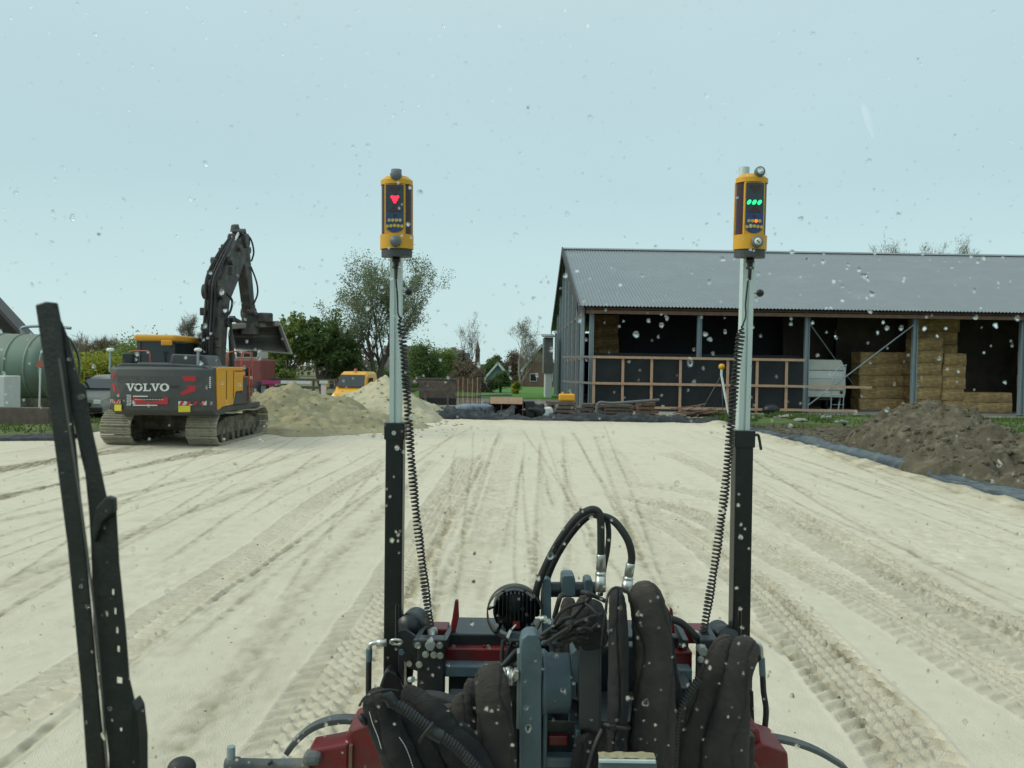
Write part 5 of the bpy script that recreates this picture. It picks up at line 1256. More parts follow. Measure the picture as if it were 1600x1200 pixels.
m = MB(); m.tube(spline([(BX + .25, 24.4, 4.6), (BX + .46, 24.5, 4.3), (BX + .42, 24.4, 3.9), (BX + .3, 24.3, 3.8)], 6), .04, 6); m.build('hose_loop', M['rubber'], boom)
m = MB(); m.prism([(BX - .22, 26.1, 6.75), (BX - .22, 26.6, 6.9), (BX - .22, 26.45, 7.08), (BX - .22, 26.2, 7.0)], (.18, 0, 0)); m.build('stick_lug', M['boom'], stick, bevel=.02)
# tilting coupler and wide ditching bucket
m = MB(); m.box((BX + .05, 27.5, 3.85), (.62, .6, .5), rz=.3); m.cyl((BX, 27.5, 3.35), (BX, 27.5, 3.75), .36, n=18); m.build('quick_coupler', M['boom'], stick, bevel=.04)
cylr((BX - .55, 27.3, 3.9), (BX + .05, 27.4, 3.6), .08, stick, .6); cylr((BX + .15, 27.2, 4.15), (BX + .75, 27.5, 3.75), .10, stick, .6)
m = MB(); m.box((BX + .6, 27.4, 3.95), (.5, .4, .34), rz=.3); m.build('tilt_cylinder_housing', M['boom'], stick, bevel=.06)
TL, TR = at(360, 513, 27.0), at(436, 508, 27.9); BLp, BRp = at(367, 545, 26.75), at(453, 552, 27.6)
prof = []
axis = (TR - TL).normalized(); fw = Vector((-axis.y, axis.x, 0)).normalized()
nb = 9; rowsT = []
for i in range(nb + 1):
    f = i / nb; a = TL.lerp(BLp, f); b_ = TR.lerp(BRp, f); bul = .62 * math.sin(PI * min(1, f * 1.02)) ** .8
    rowsT.append((a + fw * bul, b_ + fw * bul))
m = MB(); vs = []
for a, b_ in rowsT: vs += [a, b_]
off = len(vs)
for a, b_ in rowsT: vs += [a + fw * .05 + Vector((0, 0, .02)), b_ + fw * .05 + Vector((0, 0, .02))]
fs = [(2 * i, 2 * i + 1, 2 * i + 3, 2 * i + 2) for i in range(nb)] + [(off + 2 * i, off + 2 * i + 2, off + 2 * i + 3, off + 2 * i + 1) for i in range(nb)] + [(0, off, off + 1, 1), (2 * nb, 2 * nb + 1, off + 2 * nb + 1, off + 2 * nb)]
m.add(vs, fs); M['bucket_steel'] = pmat('worn bucket steel', (.085, .080, .072), .5, .2, .2, 4, dirt=(.16, .145, .12), dscale=3, damt=.3)
bk = m.build('bucket', M['bucket_steel'], stick)
for side in (0, 1):
    m = MB(); P = [r[side] for r in rowsT]; m.prism(P, axis * (.05 if side == 0 else -.05)); m.build('bucket_side', M['bucket_steel'], stick)
M['bucket_edge'] = pmat('dusty bucket edge', (.23, .21, .18), .6, .1, .2, 6)
m = MB(); m.bar(TL - fw * .02 + Vector((0, 0, .06)), TR - fw * .02 + Vector((0, 0, .06)), .26, .20); m.build('bucket_top_beam', M['bucket_edge'], stick, bevel=.05)
m = MB(); m.bar(BLp, BRp, .10, .045); m.build('cutting_edge', M['bucket_edge'], stick)
m = MB(); m.bar(TR + axis * .03, BRp + axis * .03, .07, .10); m.build('bucket_side_edge', M['bucket_edge'], stick)
# ------------------------------------------------------------------ laser masts, receivers, cables
def box_between(m, pa, pb, w, d):       # upright bar from pa to pb, w wide in x, d deep in y
    m.bar(pa, pb, w, d, up=(0, 1, 0))
MD = 3.30
def mast(side, topx, midx, lowx, ymid, ylow, label, lever):
    a, b_, c = at(topx, 402, MD), at(midx, ymid, MD), at(lowx, ylow, MD)
    t = thing('laser_mast', label, 'mast', (c.x, MD, c.z))
    w1, w2 = pxs(17.5, MD), pxs(27.5, MD)
    # aluminium profile with a groove down its face
    m = MB(); d = (a - b_).normalized(); r = Vector((1, 0, -d.x)).normalized()
    hw = w1 / 2; g = .005
    sec = [(-hw, 0), (-g, 0), (-g, .006), (g, .006), (g, 0), (hw, 0), (hw, 2 * hw), (-hw, 2 * hw)]
    vs = [p + r * x + Vector((0, y - hw, 0)) for p in (b_ - d * .3, a) for x, y in sec]; n = len(sec)
    m.add(vs, [(i, (i + 1) % n, n + (i + 1) % n, n + i) for i in range(n)] + [tuple(range(n))[::-1], tuple(range(n, 2 * n))]); m.build('upper_tube', M['alu'], t)
    m = MB(); box_between(m, c - d * .5, b_ + d * .01, w2, w2); m.build('lower_tube', M['black_tube'], t, bevel=.006)
    m = MB(); box_between(m, b_ - d * .06, b_ + d * .012, w2 + .012, w2 + .012); cl = m.build('clamp_collar', M['black_tube'], t, bevel=.004)
    if lever:
        q = b_ + Vector((w2 / 2, -.03, -.01)); m = MB(); m.tube(spline([q, q + Vector((.018, 0, .004)), q + Vector((.025, 0, -.01)), q + Vector((.033, -.005, -.06))], 4), .006, 8); m.build('clamp_lever', M['black_tube'], t)
    else:
        q = b_ + Vector((0, -w2 / 2 - .004, -.03)); m = MB(); m.cyl(q, q - Vector((0, .012, 0)), .010, n=8); m.build('clamp_bolt', M['zinc'], t)
    return t, a, b_, c
mL, aL, bL, cL = mast(-1, 619.5, 618.5, 613, 664, 1080, 'left laser mast with pale upper tube and black lower tube', False)
mR, aR, bR, cR = mast(1, 1168, 1160, 1155.5, 676, 1070, 'right laser mast with pale upper tube and black lower tube with lever', True)
for (px, py, mt_) in ((638.5, 456, mL), (1187.5, 458, mR)):       # black ball knobs beside the tubes
    p = at(px, py, MD + .05); m = MB(); m.sphere(p, pxs(6.2, MD), 14, 10); k = m.build('ball_knob', M['plastic_black'], mt_)
    m = MB(); m.cyl(p, p + Vector((-pxs(17, MD), .04, 0)), .002, n=6); m.build('knob_stem', M['plastic_black'], k)

def receiver(pxc, y0, y1, tilt, label, kind):
    """y0 top of the yellow cap, y1 underside of the dark base; front faces the camera"""
    RD = MD - .09; s = pxs(1, RD); top, bot = at(pxc, y0, RD), at(pxc + tilt, y1, RD)
    t = thing('laser_receiver', label, 'laser receiver', bot)
    u = (top - bot).normalized(); r = Vector((u.z, 0, -u.x)); f = Vector((0, -1, 0)); H = (top - bot).length; c0 = bot
    def P(x, z, y=0): return c0 + r * (x * s) + u * (z * s) + f * (y * s)     # in photo pixels: x across, z up, y towards the eye
    Hp = H / s; hw = 25
    def slab(name, x0, x1, z0, z1, ya, yb, mat, par, bevel=0, rnd=0):
        m = MB(); m.hexa([P(x0, z0, yb), P(x1, z0, yb), P(x1, z0, ya), P(x0, z0, ya), P(x0, z1, yb), P(x1, z1, yb), P(x1, z1, ya), P(x0, z1, ya)]); return m.build(name, mat, par, bevel=bevel, seg=3)
    def drum(z0, z1, w, d, mat, name, par, bevel=0, taper=1.0, n=20):
        # rounded plan: semicircular front, flat back
        m = MB(); plan = [(w * math.cos(a), d * max(-.5, math.sin(a))) for a in [PI * 2 * i / n for i in range(n)]]
        vs = [P(x, z0, y) for x, y in plan] + [P(x * taper, z1, y * taper) for x, y in plan]
        m.add(vs, [(i, (i + 1) % n, n + (i + 1) % n, n + i) for i in range(n)], True); m.add(vs[:n], [tuple(range(n))[::-1]]); m.add(vs[n:], [tuple(range(n))]); return m.build(name, mat, par, bevel=bevel)
    drum(0, 12, hw - 1, 16, M['base_grey'], 'base', t, .004)
    drum(12, 34, hw + 1, 18, M['yellow_case'], 'lower_housing', t, .006)
    drum(34, Hp - 11, hw - 1.5, 13, M['maroon'], 'sensor_window', t)
    for sx in (-1, 1): slab('window_frame', sx * (hw - 1.5) - .8, sx * (hw - 1.5) + .8, 33, Hp - 10, -8, -3, M['yellow_case'], t)
    drum(Hp - 12, Hp - 5, hw, 17, M['yellow_case'], 'upper_housing', t, .004)
    drum(Hp - 5, Hp + 1, hw, 17, M['yellow_case'], 'upper_cap', t, .004, .72)
    slab('front_panel', -16 + kind, 16 + kind, 33, Hp - 9, 8, 14, M['yellow_case'], t, .004)
    slab('display', -13.5 + kind, 13.5 + kind, 66, Hp - 14, 14, 15, M['display'], t)
    # blue keypad with rounded lower end
    m = MB(); pl = [(-13.5, 66), (13.5, 66)] + [(13.5 * math.cos(a), 46 - 10 * math.sin(a)) for a in [PI * i / 10 for i in range(11)]]
    m.prism([P(x + kind, z, 15.2) for x, z in pl], f * (-1.2 * s)); kp = m.build('keypad', M['keypad'], t)
    for row, (n, z, sp) in enumerate(((4, 54.5, 5.6), (5, 46.5, 5.6))):
        for i in range(n):
            q = P((i - (n - 1) / 2) * sp + kind, z - (abs(i - (n - 1) / 2) * .6 if row else 0), 15.2); m = MB(); m.cyl(q, q + f * (1.0 * s), 2.65 * s, n=10); m.build('button', M['button'] if not (kind > 0 and row == 0 and i == 2) else M['led_orange'], kp)
    m = MB(); m.hexa([P(x + kind, z, y) for z in (60, 64) for x, y in ((-2, 16), (2, 16), (2, 15), (-2, 15))]); m.build('small_lamp', M['maroon'], kp)
    # arrow lamps
    dark = M['maroon']
    def tri(cx, cz, w, h, up, mat, name):
        m = MB(); m.prism([P(cx - w, cz - (h if up else -h), 15.6), P(cx + w, cz - (h if up else -h), 15.6), P(cx, cz + (h if up else -h), 15.6)], f * (-.8 * s)); return m.build(name, mat, t)
    tri(kind, Hp - 24, 9, 6, False, dark, 'arrow_lamp')
    tri(kind, 74, 9, 6, True, dark, 'arrow_lamp')
    if kind < 0:
        for (cx, cz) in ((-4.3, Hp - 33), (0, Hp - 33.5), (4.3, Hp - 33), (-2.2, Hp - 37), (2.2, Hp - 37), (0, Hp - 40.5)):
            q = P(cx + kind + .5, cz, 15.9); m = MB(); m.cyl(q, q + f * (.8 * s), 2.35 * s, n=12); m.build('red_lamp', M['led_red'], t)
    else:
        for cx in (-8, 0, 8):
            m = MB(); pl = [(cx + 2.9 * math.cos(a) + 1.2 * math.sin(a), Hp - 44 + 3.7 * math.sin(a)) for a in [2 * PI * i / 14 for i in range(14)]]
            m.prism([P(x + kind - 1, z, 15.9) for x, z in pl], f * (.8 * s)); m.build('green_lamp', M['led_green'], t)
    # clamp screws
    kx = 0 if kind < 0 else 5
    for i, (z, r0) in enumerate(((22, 9.0), (Hp + 3 if kind > 0 else Hp + 1, 9.0 if kind < 0 else 8))):
        x = kx + (2 if kind > 0 and i else 0) + (0 if kind > 0 else 1); q = P(x, z, 13 if i else 17); m = MB()
        m.lathe(q - f * (2 * s), f, [(0, 0), (0, r0 * s * .9), (2 * s, r0 * s), (7 * s, r0 * s), (9 * s, r0 * s * .8), (9 * s, 0)], 16 if kind > 0 else 8); kn = m.build('clamp_knob', M['grey_plastic'], t)
        if kind > 0:
            m = MB(); m.lathe(q + f * (7.3 * s), f, [(0, 0), (0, r0 * s * .62), (.4 * s, r0 * s * .62), (.4 * s, 0)], 16); m.build('knob_label', M['label_white'], kn)
            m = MB(); m.bar(q + f * (8.0 * s) + (r * -2.2 + u * 2) * s, q + f * (8.0 * s) + (r * 2.2 - u * 2) * s, 1.4 * s, .6 * s, up=f); m.build('knob_mark', M['plastic_black'], kn)
    m = MB(); q = P(-12 if kind > 0 else -1, Hp - 2, -2); m.cyl(q, q + u * (15 * s), 8.2 * s, n=18); m.build('mast_cap', M['alu'] if kind > 0 else M['grey_plastic'], t, bevel=.003)
    # clamp jaw hugging the mast
    m = MB(); m.hexa([P(x, z, y) for z in (18, 30) for x, y in ((-11, -22), (11, -22), (11, -6), (-11, -6))]); m.build('clamp_jaw', M['base_grey'], t)
    return t, P
rL, PL_ = receiver(620, 278, 402, 0, 'left yellow laser receiver showing a lit red arrow', -1)
rR, PR_ = receiver(1175, 275, 403, -4, 'right yellow laser receiver showing three lit green lamps', 1)

def coil_cord(px0, pts_px, coil_from, label, d=MD - .11):
    P = spline([at(x, y, dd) for x, y, dd in pts_px], 12)
    t = thing('coiled_cable', label, 'cable', P[-1])
    # plug under the receiver
    m = MB(); a = at(*px0, d + .02); m.lathe(a, (0, 0, -1), [(0, 0), (0, pxs(6, d)), (pxs(6, d), pxs(6.5, d)), (pxs(7, d), pxs(4.5, d)), (pxs(13, d), pxs(4.5, d)), (pxs(13.5, d), pxs(6.5, d)), (pxs(16, d), pxs(6, d)), (pxs(17, d), pxs(3, d)), (pxs(33, d), pxs(2.3, d)), (pxs(34, d), 0)], 14); m.build('plug', M['plastic_black'], t)
    s = [0]
    for i in range(1, len(P)): s.append(s[-1] + (P[i] - P[i - 1]).length)
    ys = [p.z for p in P]
    zc = at(800, coil_from, d).z; i0 = min(range(len(P)), key=lambda i: abs(P[i].z - zc))
    m = MB(); m.tube(P[:i0 + 1], .0035, 7); m.build('straight_lead', M['rubber'], t)
    L = s[-1] - s[i0]; pitch = .0165; turns = L / pitch; N = int(turns * 11); pts = []
    for k in range(N + 1):
        q = s[i0] + L * k / N; i = max(j for j in range(len(s)) if s[j] <= q + 1e-9); i = min(i, len(P) - 2); f = (q - s[i]) / (s[i + 1] - s[i]); c = P[i].lerp(P[i + 1], min(1, f)); dd = (P[i + 1] - P[i]).normalized(); a1 = dd.cross(Vector((0, 1, 0))).normalized(); b1 = dd.cross(a1)
        an = 2 * PI * turns * k / N; rr = .0145 * min(1, k / 30) * (1 + .10 * math.sin(k * .043)); pts.append(c + a1 * math.cos(an) * rr + b1 * math.sin(an) * rr)
    m = MB(); m.tube(pts, .0042, 5, caps=True); m.build('coil', M['rubber'], t)
    return t
coil_cord((619, 403), [(619, 420, MD - .10), (619, 440, MD - .10), (621, 462, MD - .09), (622, 490, MD - .09), (627, 505, MD - .09), (634, 590, MD - .10), (640, 680, MD - .10), (649, 790, MD - .10), (661, 890, MD - .09), (673, 985, MD - .05)], 495, 'left coiled black cable running from the red lit receiver down to the frame')
coil_cord((1172, 404), [(1171, 420, MD - .10), (1168, 445, MD - .10), (1165, 475, MD - .09), (1165, 495, MD - .09), (1158, 520, MD - .09), (1148, 600, MD - .10), (1141, 680, MD - .11), (1131, 780, MD - .10), (1117, 880, MD - .09), (1098, 995, MD - .05)], 502, 'right coiled black cable running from the green lit receiver down to the frame')

# ------------------------------------------------------------------ front mounted levelling frame
FD = 3.20
def B(m, x0, y0, x1, y1, d0, d1):      # block given by its front face in the photo at depth d0, reaching back to d1
    a, b_ = at(x0, y1, d0), at(x1, y0, d0)
    return m.hexa([(a.x, d0, a.z), (b_.x, d0, a.z), (b_.x, d1, a.z), (a.x, d1, a.z), (a.x, d0, b_.z), (b_.x, d0, b_.z), (b_.x, d1, b_.z), (a.x, d1, b_.z)])
fr = thing('levelling_frame', 'red and black steel levelling frame carrying the two laser masts', 'levelling frame', (at(885, 1000, FD).x, FD, .3))
def part(name, mat, *blocks, bevel=.006, parent=None):
    m = MB()
    for b_ in blocks: B(m, *b_)
    return m.build(name, mat, parent or fr, bevel=bevel)
part('top_beam', M['black_steel'], (700, 996, 1075, 1016, 3.20, 3.42))
part('upper_red_beam', M['red_paint'], (660, 983, 700, 1003, 3.30, 3.40)); part('upper_red_beam', M['red_paint'], (1060, 985, 1108, 1006, 3.30, 3.40))
part('red_cross_beam', M['red_paint'], (694, 1019, 1082, 1046, 3.16, 3.30))
part('ledge', M['grey_cast'], (694, 1046.5, 1082, 1058, 3.10, 3.34))
part('lower_beam', M['black_steel'], (700, 1058.5, 1082, 1130, 3.14, 3.30))
part('under_beam', M['black_steel'], (720, 1132, 1078, 1320, 3.18, 3.32))
for sgn, xa, xb in ((-1, 648, 695), (1, 1086, 1120)):
    m = MB(); B(m, xa, 1000, xb, 1320 if sgn > 0 else 1330, 3.08, 3.14); pl = m.build('upright_plate', M['black_steel'], fr, bevel=.005)
    bolts = [(653, 1008), (665, 1022), (687, 1008), (688, 1024), (655, 1038), (678, 1023)] if sgn < 0 else [(1092, 1012), (1114, 1012), (1095, 1030), (1114, 1032)]
    for bx_, by_ in bolts:
        q = at(bx_, by_, 3.08); m = MB(); m.cyl(q + Vector((0, .0, 0)), q - Vector((0, .012, 0)), pxs(4.0, 3.1), n=6, smooth=False); m.cyl(q + Vector((0, .0, 0)), q - Vector((0, .004, 0)), pxs(5.4, 3.1), n=14); m.build('bolt', M['zinc'], pl)
# clevis cheeks and silver pins
for xs_, tip in (((650, 664), 1), ((694, 708), 1), ((1060, 1072), -1), ((1104, 1118), -1)):
    a = at(xs_[0] if xs_[0] < 900 else xs_[1], 1012, 3.08); b_ = at(xs_[1] if xs_[0] < 900 else xs_[0], 976, 3.3)
    m = MB(); m.prism([a + Vector((-.012, 0, 0)), at(xs_[0] if xs_[0] < 900 else xs_[1], 1000, 3.08) + Vector((-.012, 0, 0)), b_ + Vector((-.012, 0, 0)), b_ + Vector((-.012, .06, -.03)), b_ + Vector((-.012, .06, -.16)), a + Vector((-.012, .1, -.04))], (.022, 0, 0)); m.build('clevis_cheek', M['black_steel'], fr, bevel=.003)
for (xa, ya, xb, yb) in ((672, 1009, 677, 983), (1098, 1017, 1087, 989)):
    a, b_ = at(xa, ya, 3.02), at(xb, yb, 3.3)
    m = MB(); m.cyl(a, b_, pxs(5, 3.1), n=14); m.cyl(a - (b_ - a).normalized() * .004, a + (b_ - a).normalized() * .03, pxs(8, 3.1), n=6, smooth=False); m.cyl(a - (b_ - a).normalized() * .012, a, pxs(6, 3.1), n=14); m.cyl(a.lerp(b_, .72), a.lerp(b_, .84), pxs(8.5, 3.1), n=18); m.build('hitch_pin', M['zinc'], fr)
# red fins
for pts in ([(704, 995), (706, 970), (711, 938), (716, 938), (717, 965), (710, 995)], [(1046, 990), (1047, 962), (1047, 950), (1051, 952), (1053, 970), (1055, 990)]):
    m = MB(); m.prism([at(x, y, 3.22) for x, y in pts], (0, .02, 0)); m.build('red_fin', M['red_paint'], fr, bevel=.003)
for x in (757, 763): 
    q = at(x, 1010, 3.19); m = MB(); m.cyl(q, q - Vector((0, .02, 0)), pxs(3.6, 3.2), n=6, smooth=False); m.build('bolt', M['red_paint'] if x == 757 else M['zinc'], fr)
q = at(709, 1010, 3.19); m = MB(); m.cyl(q, q - Vector((0, .02, 0)), pxs(3.6, 3.2), n=6, smooth=False); m.build('bolt', M['zinc'], fr)
# rounded mast brackets
for pts, hub in (([(600, 990), (620, 975), (632, 970), (648, 976), (660, 990), (655, 1004), (646, 1045), (640, 1100), (612, 1100), (600, 1040)], (635, 982)), ([(1120, 1000), (1128, 990), (1145, 985), (1165, 990), (1176, 1010), (1176, 1100), (1140, 1100), (1126, 1040)], (1150, 998))):
    m = MB(); m.prism([at(x, y, 3.36) for x, y in pts], (0, .03, 0)); br = m.build('mast_bracket', M['black_steel'], fr, bevel=.006)
m = MB(); q = at(636, 983, 3.24); m.lathe(q, (0.25, 1, 0), [(0, 0), (0, pxs(20, 3.24)), (.12, pxs(22, 3.24)), (.12, 0)], 24); m.build('bracket_hub', M['black_steel'], fr)
m = MB(); q = at(1142, 1004, 3.24); m.lathe(q, (-0.25, 1, 0), [(0, 0), (0, pxs(20, 3.24)), (.12, pxs(22, 3.24)), (.12, 0)], 24); m.build('bracket_hub', M['black_steel'], fr)
m = MB(); m.prism([at(x, y, 3.16) for x, y in ((622, 986), (634, 984), (660, 1002), (654, 1050), (640, 1045), (622, 1020))], (0, .02, 0)); m.build('link_plate', M['black_steel'], fr, bevel=.004)
for x, y in ((628, 1018), (640, 1036), (650, 1004)):
    q = at(x, y, 3.155); m = MB(); m.cyl(q, q - Vector((0, .012, 0)), pxs(4.5, 3.15), n=14); m.build('bolt', M['grey_cast'] if x == 628 else M['zinc'], fr)
m = MB(); m.prism([at(x, y, 3.2) for x, y in ((600, 1052), (606, 1046), (620, 1052), (640, 1100), (640, 1170), (588, 1170), (592, 1075))], (0, .10, 0)); m.build('boot_guard', M['plastic_black'], fr, bevel=.01)
m = MB(); m.prism([at(x, y, 3.2) for x, y in ((1158, 1078), (1168, 1070), (1178, 1082), (1180, 1140), (1150, 1150))], (0, .10, 0)); bg_ = m.build('boot_guard', M['plastic_black'], fr, bevel=.01)
m = MB(); q = at(1166, 1088, 3.19); m.box(q, (pxs(7, 3.2), .004, pxs(10, 3.2))); m.build('sticker', M['label_white'], bg_)
part('side_post', M['black_steel'], (618, 1012, 632, 1330, 3.22, 3.30)); part('side_post', M['black_steel'], (1150, 1012, 1164, 1330, 3.22, 3.30))
# thin rods with D rings in front of the masts
for (xa, ya, yb) in ((620, 945, 1002), (1156, 952, 1010)):
    a, b_ = at(xa, ya, 3.14), at(xa, yb, 3.14); m = MB(); m.cyl(a, b_, pxs(2.6, 3.14), n=10); rd = m.build('lock_rod', M['black_tube'], fr)
m = MB(); c = at(619, 1003, 3.13); m.tube([c + Vector((pxs(9, 3.13) * math.cos(a), -.01 * math.sin(a), pxs(5, 3.13) * math.sin(a))) for a in [PI * 2 * i / 20 for i in range(21)]], pxs(2.2, 3.1), 8); m.build('d_ring', M['zinc'], fr)
# side hoses with silver elbows
def elbow_hose(pts_elbow, ferr, hose, label, d=3.12):
    t = thing('side_hose', label, 'hydraulic hose', at(*hose[-1], d))
    m = MB(); m.tube(spline([at(x, y, d) for x, y in pts_elbow], 6), pxs(3.6, d), 10); m.lathe(at(*pts_elbow[0], d), (at(*pts_elbow[1], d) - at(*pts_elbow[0], d)), [(-.01, 0), (-.01, pxs(6, d)), (.03, pxs(6, d)), (.03, 0)], 6); e = m.build('elbow', M['zinc'], t)
    m = MB(); m.cyl(at(*ferr[0], d), at(*ferr[1], d), pxs(5, d), n=14); m.build('ferrule', M['grey_cast'], t)
    m = MB(); m.tube(spline([at(x, y, d) for x, y in hose], 8), pxs(4.6, d), 12); m.build('hose', M['rubber'], t)
elbow_hose([(600, 1004), (588, 1004), (579, 1007), (577, 1016)], [(577, 1014), (576.5, 1033)], [(576.5, 1030), (576, 1060), (576, 1090), (579, 1120)], 'short black hose with silver elbow left of the left mast')
elbow_hose([(1168, 1004), (1180, 1005), (1188, 1010), (1190, 1030)], [(1190, 1028), (1191.5, 1055)], [(1191.5, 1050), (1193, 1080), (1197, 1110), (1194, 1148)], 'short black hose with silver ferrule right of the right sleeve bundle')

# ------------------------------------------------------------------ work lamp
d = 2.98; c = at(804, 958, d); r_ = pxs(43, d)
t = thing('work_lamp', 'round black finned work lamp held in a thin metal ring', 'work lamp', c)
m = MB(); m.lathe(c - Vector((0, .02, 0)), (0, 1, 0), [(0, r_ * .97), (0, r_ * 1.02), (.05, r_ * 1.02), (.05, r_ * .97), (0, r_ * .97)], 48); m.build('ring', pmat('scuffed lamp ring', (.05, .045, .04), .4, .4, .3, 30, dirt=(.16, .14, .11), dscale=14, damt=.3), t)
m = MB(); m.lathe(c, (0, 1, 0), [(0, 0), (0, r_ * .76), (.03, r_ * .80), (.09, r_ * .80), (.09, 0)], 40); bd = m.build('lamp_body', M['plastic_black'], t)
for i in range(-5, 6):
    x = i * r_ * .145; h = math.sqrt(max(.02, .82 ** 2 - (i * .145) ** 2)) * r_
    m = MB(); m.box(c + Vector((x, -.018, h * .35)), (.004, .036, h * 1.25)); m.build('cooling_fin', M['black_tube'], t)
for i in range(9):
    a = random.uniform(0, 2 * PI); q = c + Vector((math.cos(a) * r_ * .5, -.02, math.sin(a) * r_ * .5 - .02)); m = MB(); m.cyl(q + Vector((0, .02, 0)), q - Vector((0, .01, 0)), .005, n=8); m.build('screw', M['base_grey'], t)
for a in (.2, 1.1, 2.1, 3.0, 4.0, 5.4):
    m = MB(); m.bar(c + Vector((math.cos(a) * r_ * .84, .03, math.sin(a) * r_ * .84)), c + Vector((math.cos(a) * r_ * .98, .0, math.sin(a) * r_ * .98)), .012, .008); m.build('ring_strut', M['black_tube'], t)
m = MB(); B(m, 801, 972, 812, 982, d - .04, d - .02); m.build('red_socket', M['red_paint'], t)
m = MB(); B(m, 797, 990, 817, 998, d - .05, d - .02); m.bar(at(792, 994, d - .05), at(799, 984, d - .05), .012, .012); m.build('plug_tag', M['grey_cast'], t)
m = MB(); m.bar(at(793, 996, d - .06), at(798, 985, d - .06), .013, .008); m.bar(at(800, 983, d - .06), at(806, 976, d - .06), .005, .005); m.build('cable_tag', M['label_white'], t)
m = MB(); B(m, 792, 1000, 806, 1040, d, d + .06); m.build('lamp_bracket', M['black_steel'], t)
# ------------------------------------------------------------------ grey swivel coupling
d0 = 2.62
t = thing('swivel_coupling', 'heavy blue grey cast coupling with round flange in the middle of the linkage', 'coupling', at(880, 1190, d0))
m = MB()
pl = [(812, 1240), (812, 1010), (815, 998), (822, 992), (838, 992), (844, 999), (846, 1012), (846, 1240)]
m.prism([at(x, y, d0) for x, y in pl], (0, .09, 0)); m.build('front_plate', M['grey_cast'], t, bevel=.012, seg=3)
m = MB(); m.prism([at(x, y, d0 + .02) for x, y in ((808, 1022), (812, 1020), (812, 1140), (807, 1138))], (0, .05, 0)); m.build('plate_edge', pmat('pale machined edge', (.24, .28, .27), .4, .2, .1, 20), t)
zc = at(870, 1070, d0 + .1)
m = MB(); a = Vector((at(846, 1068, d0 + .1).x, d0 + .12, zc.z)); rr = pxs(47, d0)
m.lathe(a, (1, 0, 0), [(0, 0), (0, rr * 1.12), (.012, rr * 1.12), (.024, rr), (pxs(44, d0), rr), (pxs(47, d0), rr * .96), (pxs(47, d0), 0)], 48); m.build('flange_drum', M['grey_cast'], t)
m = MB(); m.lathe(a + Vector((pxs(47, d0), 0, 0)), (1, 0, 0), [(0, 0), (0, rr * .56), (pxs(8, d0), rr * .56), (pxs(8, d0), rr * .64), (pxs(16, d0), rr * .64), (pxs(16, d0), 0)], 36); m.build('shaft', M['black_steel'], t)
m = MB(); m.prism([at(x, y, d0 + .02) for x, y in ((905, 1010), (912, 1003), (940, 1003), (940, 1146), (905, 1142))], (0, .12, 0)); m.build('rear_plate', M['grey_exc'] , t, bevel=.01)
m = MB(); m.prism([at(x, y, d0 + .06) for x, y in ((893, 1022), (903, 1012), (905, 1012), (905, 1095), (893, 1092))], (0, .1, 0)); m.build('spacer_plate', M['grey_cast'], t, bevel=.004)
part('cross_plate', M['grey_cast'], (846, 1185, 915, 1200, d0 + .05, d0 + .1), (846, 1100, 856, 1240, d0 + .04, d0 + .10), parent=t)
part('inner_plate', M['grey_cast'], (886, 1092, 893, 1190, d0 + .10, d0 + .15), (897, 1140, 908, 1260, d0 + .04, d0 + .10), parent=t)
m = MB(); m.tube(spline([at(x, y, d0 + .2) for x, y in ((866, 1118), (868, 1150), (878, 1162), (888, 1145), (885, 1118))], 5), pxs(5, d0), 10); m.build('chain_hook', M['grey_exc'], t)
m = MB()
for px_, py_, r0 in ((799, 1058, 9), (806, 1055, 6)):
    q = at(px_, py_, d0 + .04); m.lathe(q, (1, 0, 0), [(-.03, 0), (-.03, pxs(r0 + 6, d0)), (-.02, pxs(r0 + 6, d0)), (-.02, pxs(r0, d0)), (-.008, pxs(r0, d0)), (-.008, pxs(r0 + 4, d0)), (.004, pxs(r0 + 4, d0)), (.01, pxs(r0 - 2, d0)), (.03, pxs(r0 - 2, d0)), (.03, 0)], 18)
m.build('grease_fitting', M['zinc'], t)
m = MB(); B(m, 803, 1048, 811, 1062, d0 - .0, d0 + .03); B(m, 790, 1100, 800, 1118, d0 + .03, d0 + .06); m.build('hex_nut', M['zinc'], t, bevel=.003)
m = MB(); B(m, 784, 1070, 812, 1300, d0 + .06, d0 + .10); m.build('side_shield', M['black_steel'], t, bevel=.006)
# upper hinge
d1 = 2.98
t2 = thing('hinge_bracket', 'blue grey hinge bracket with a dark pin behind the work lamp', 'hinge', at(880, 985, d1))
for pts, dd, dep in (([(847, 1000), (848, 908), (851, 904), (858, 904), (861, 908), (862, 1000)], d1, .05), ([(876, 932), (878, 902), (881, 900), (896, 900), (899, 906), (899, 932)], d1 + .02, .09), ([(912, 932), (913, 909), (916, 906), (923, 906), (927, 910), (927, 932)], d1 + .02, .08)):
    m = MB(); m.prism([at(x, y, dd) for x, y in pts], (0, dep, 0)); m.build('hinge_plate', M['grey_cast'], t2, bevel=.006, seg=2)
m = MB(); q0, q1 = at(846, 921, d1 + .06), at(930, 921, d1 + .06); m.cyl(q0, q1, pxs(12, d1), n=20); m.build('hinge_pin', M['black_steel'], t2)
part('hinge_base', M['grey_cast'], (862, 985, 890, 1015, d1 - .02, d1 + .1), parent=t2)

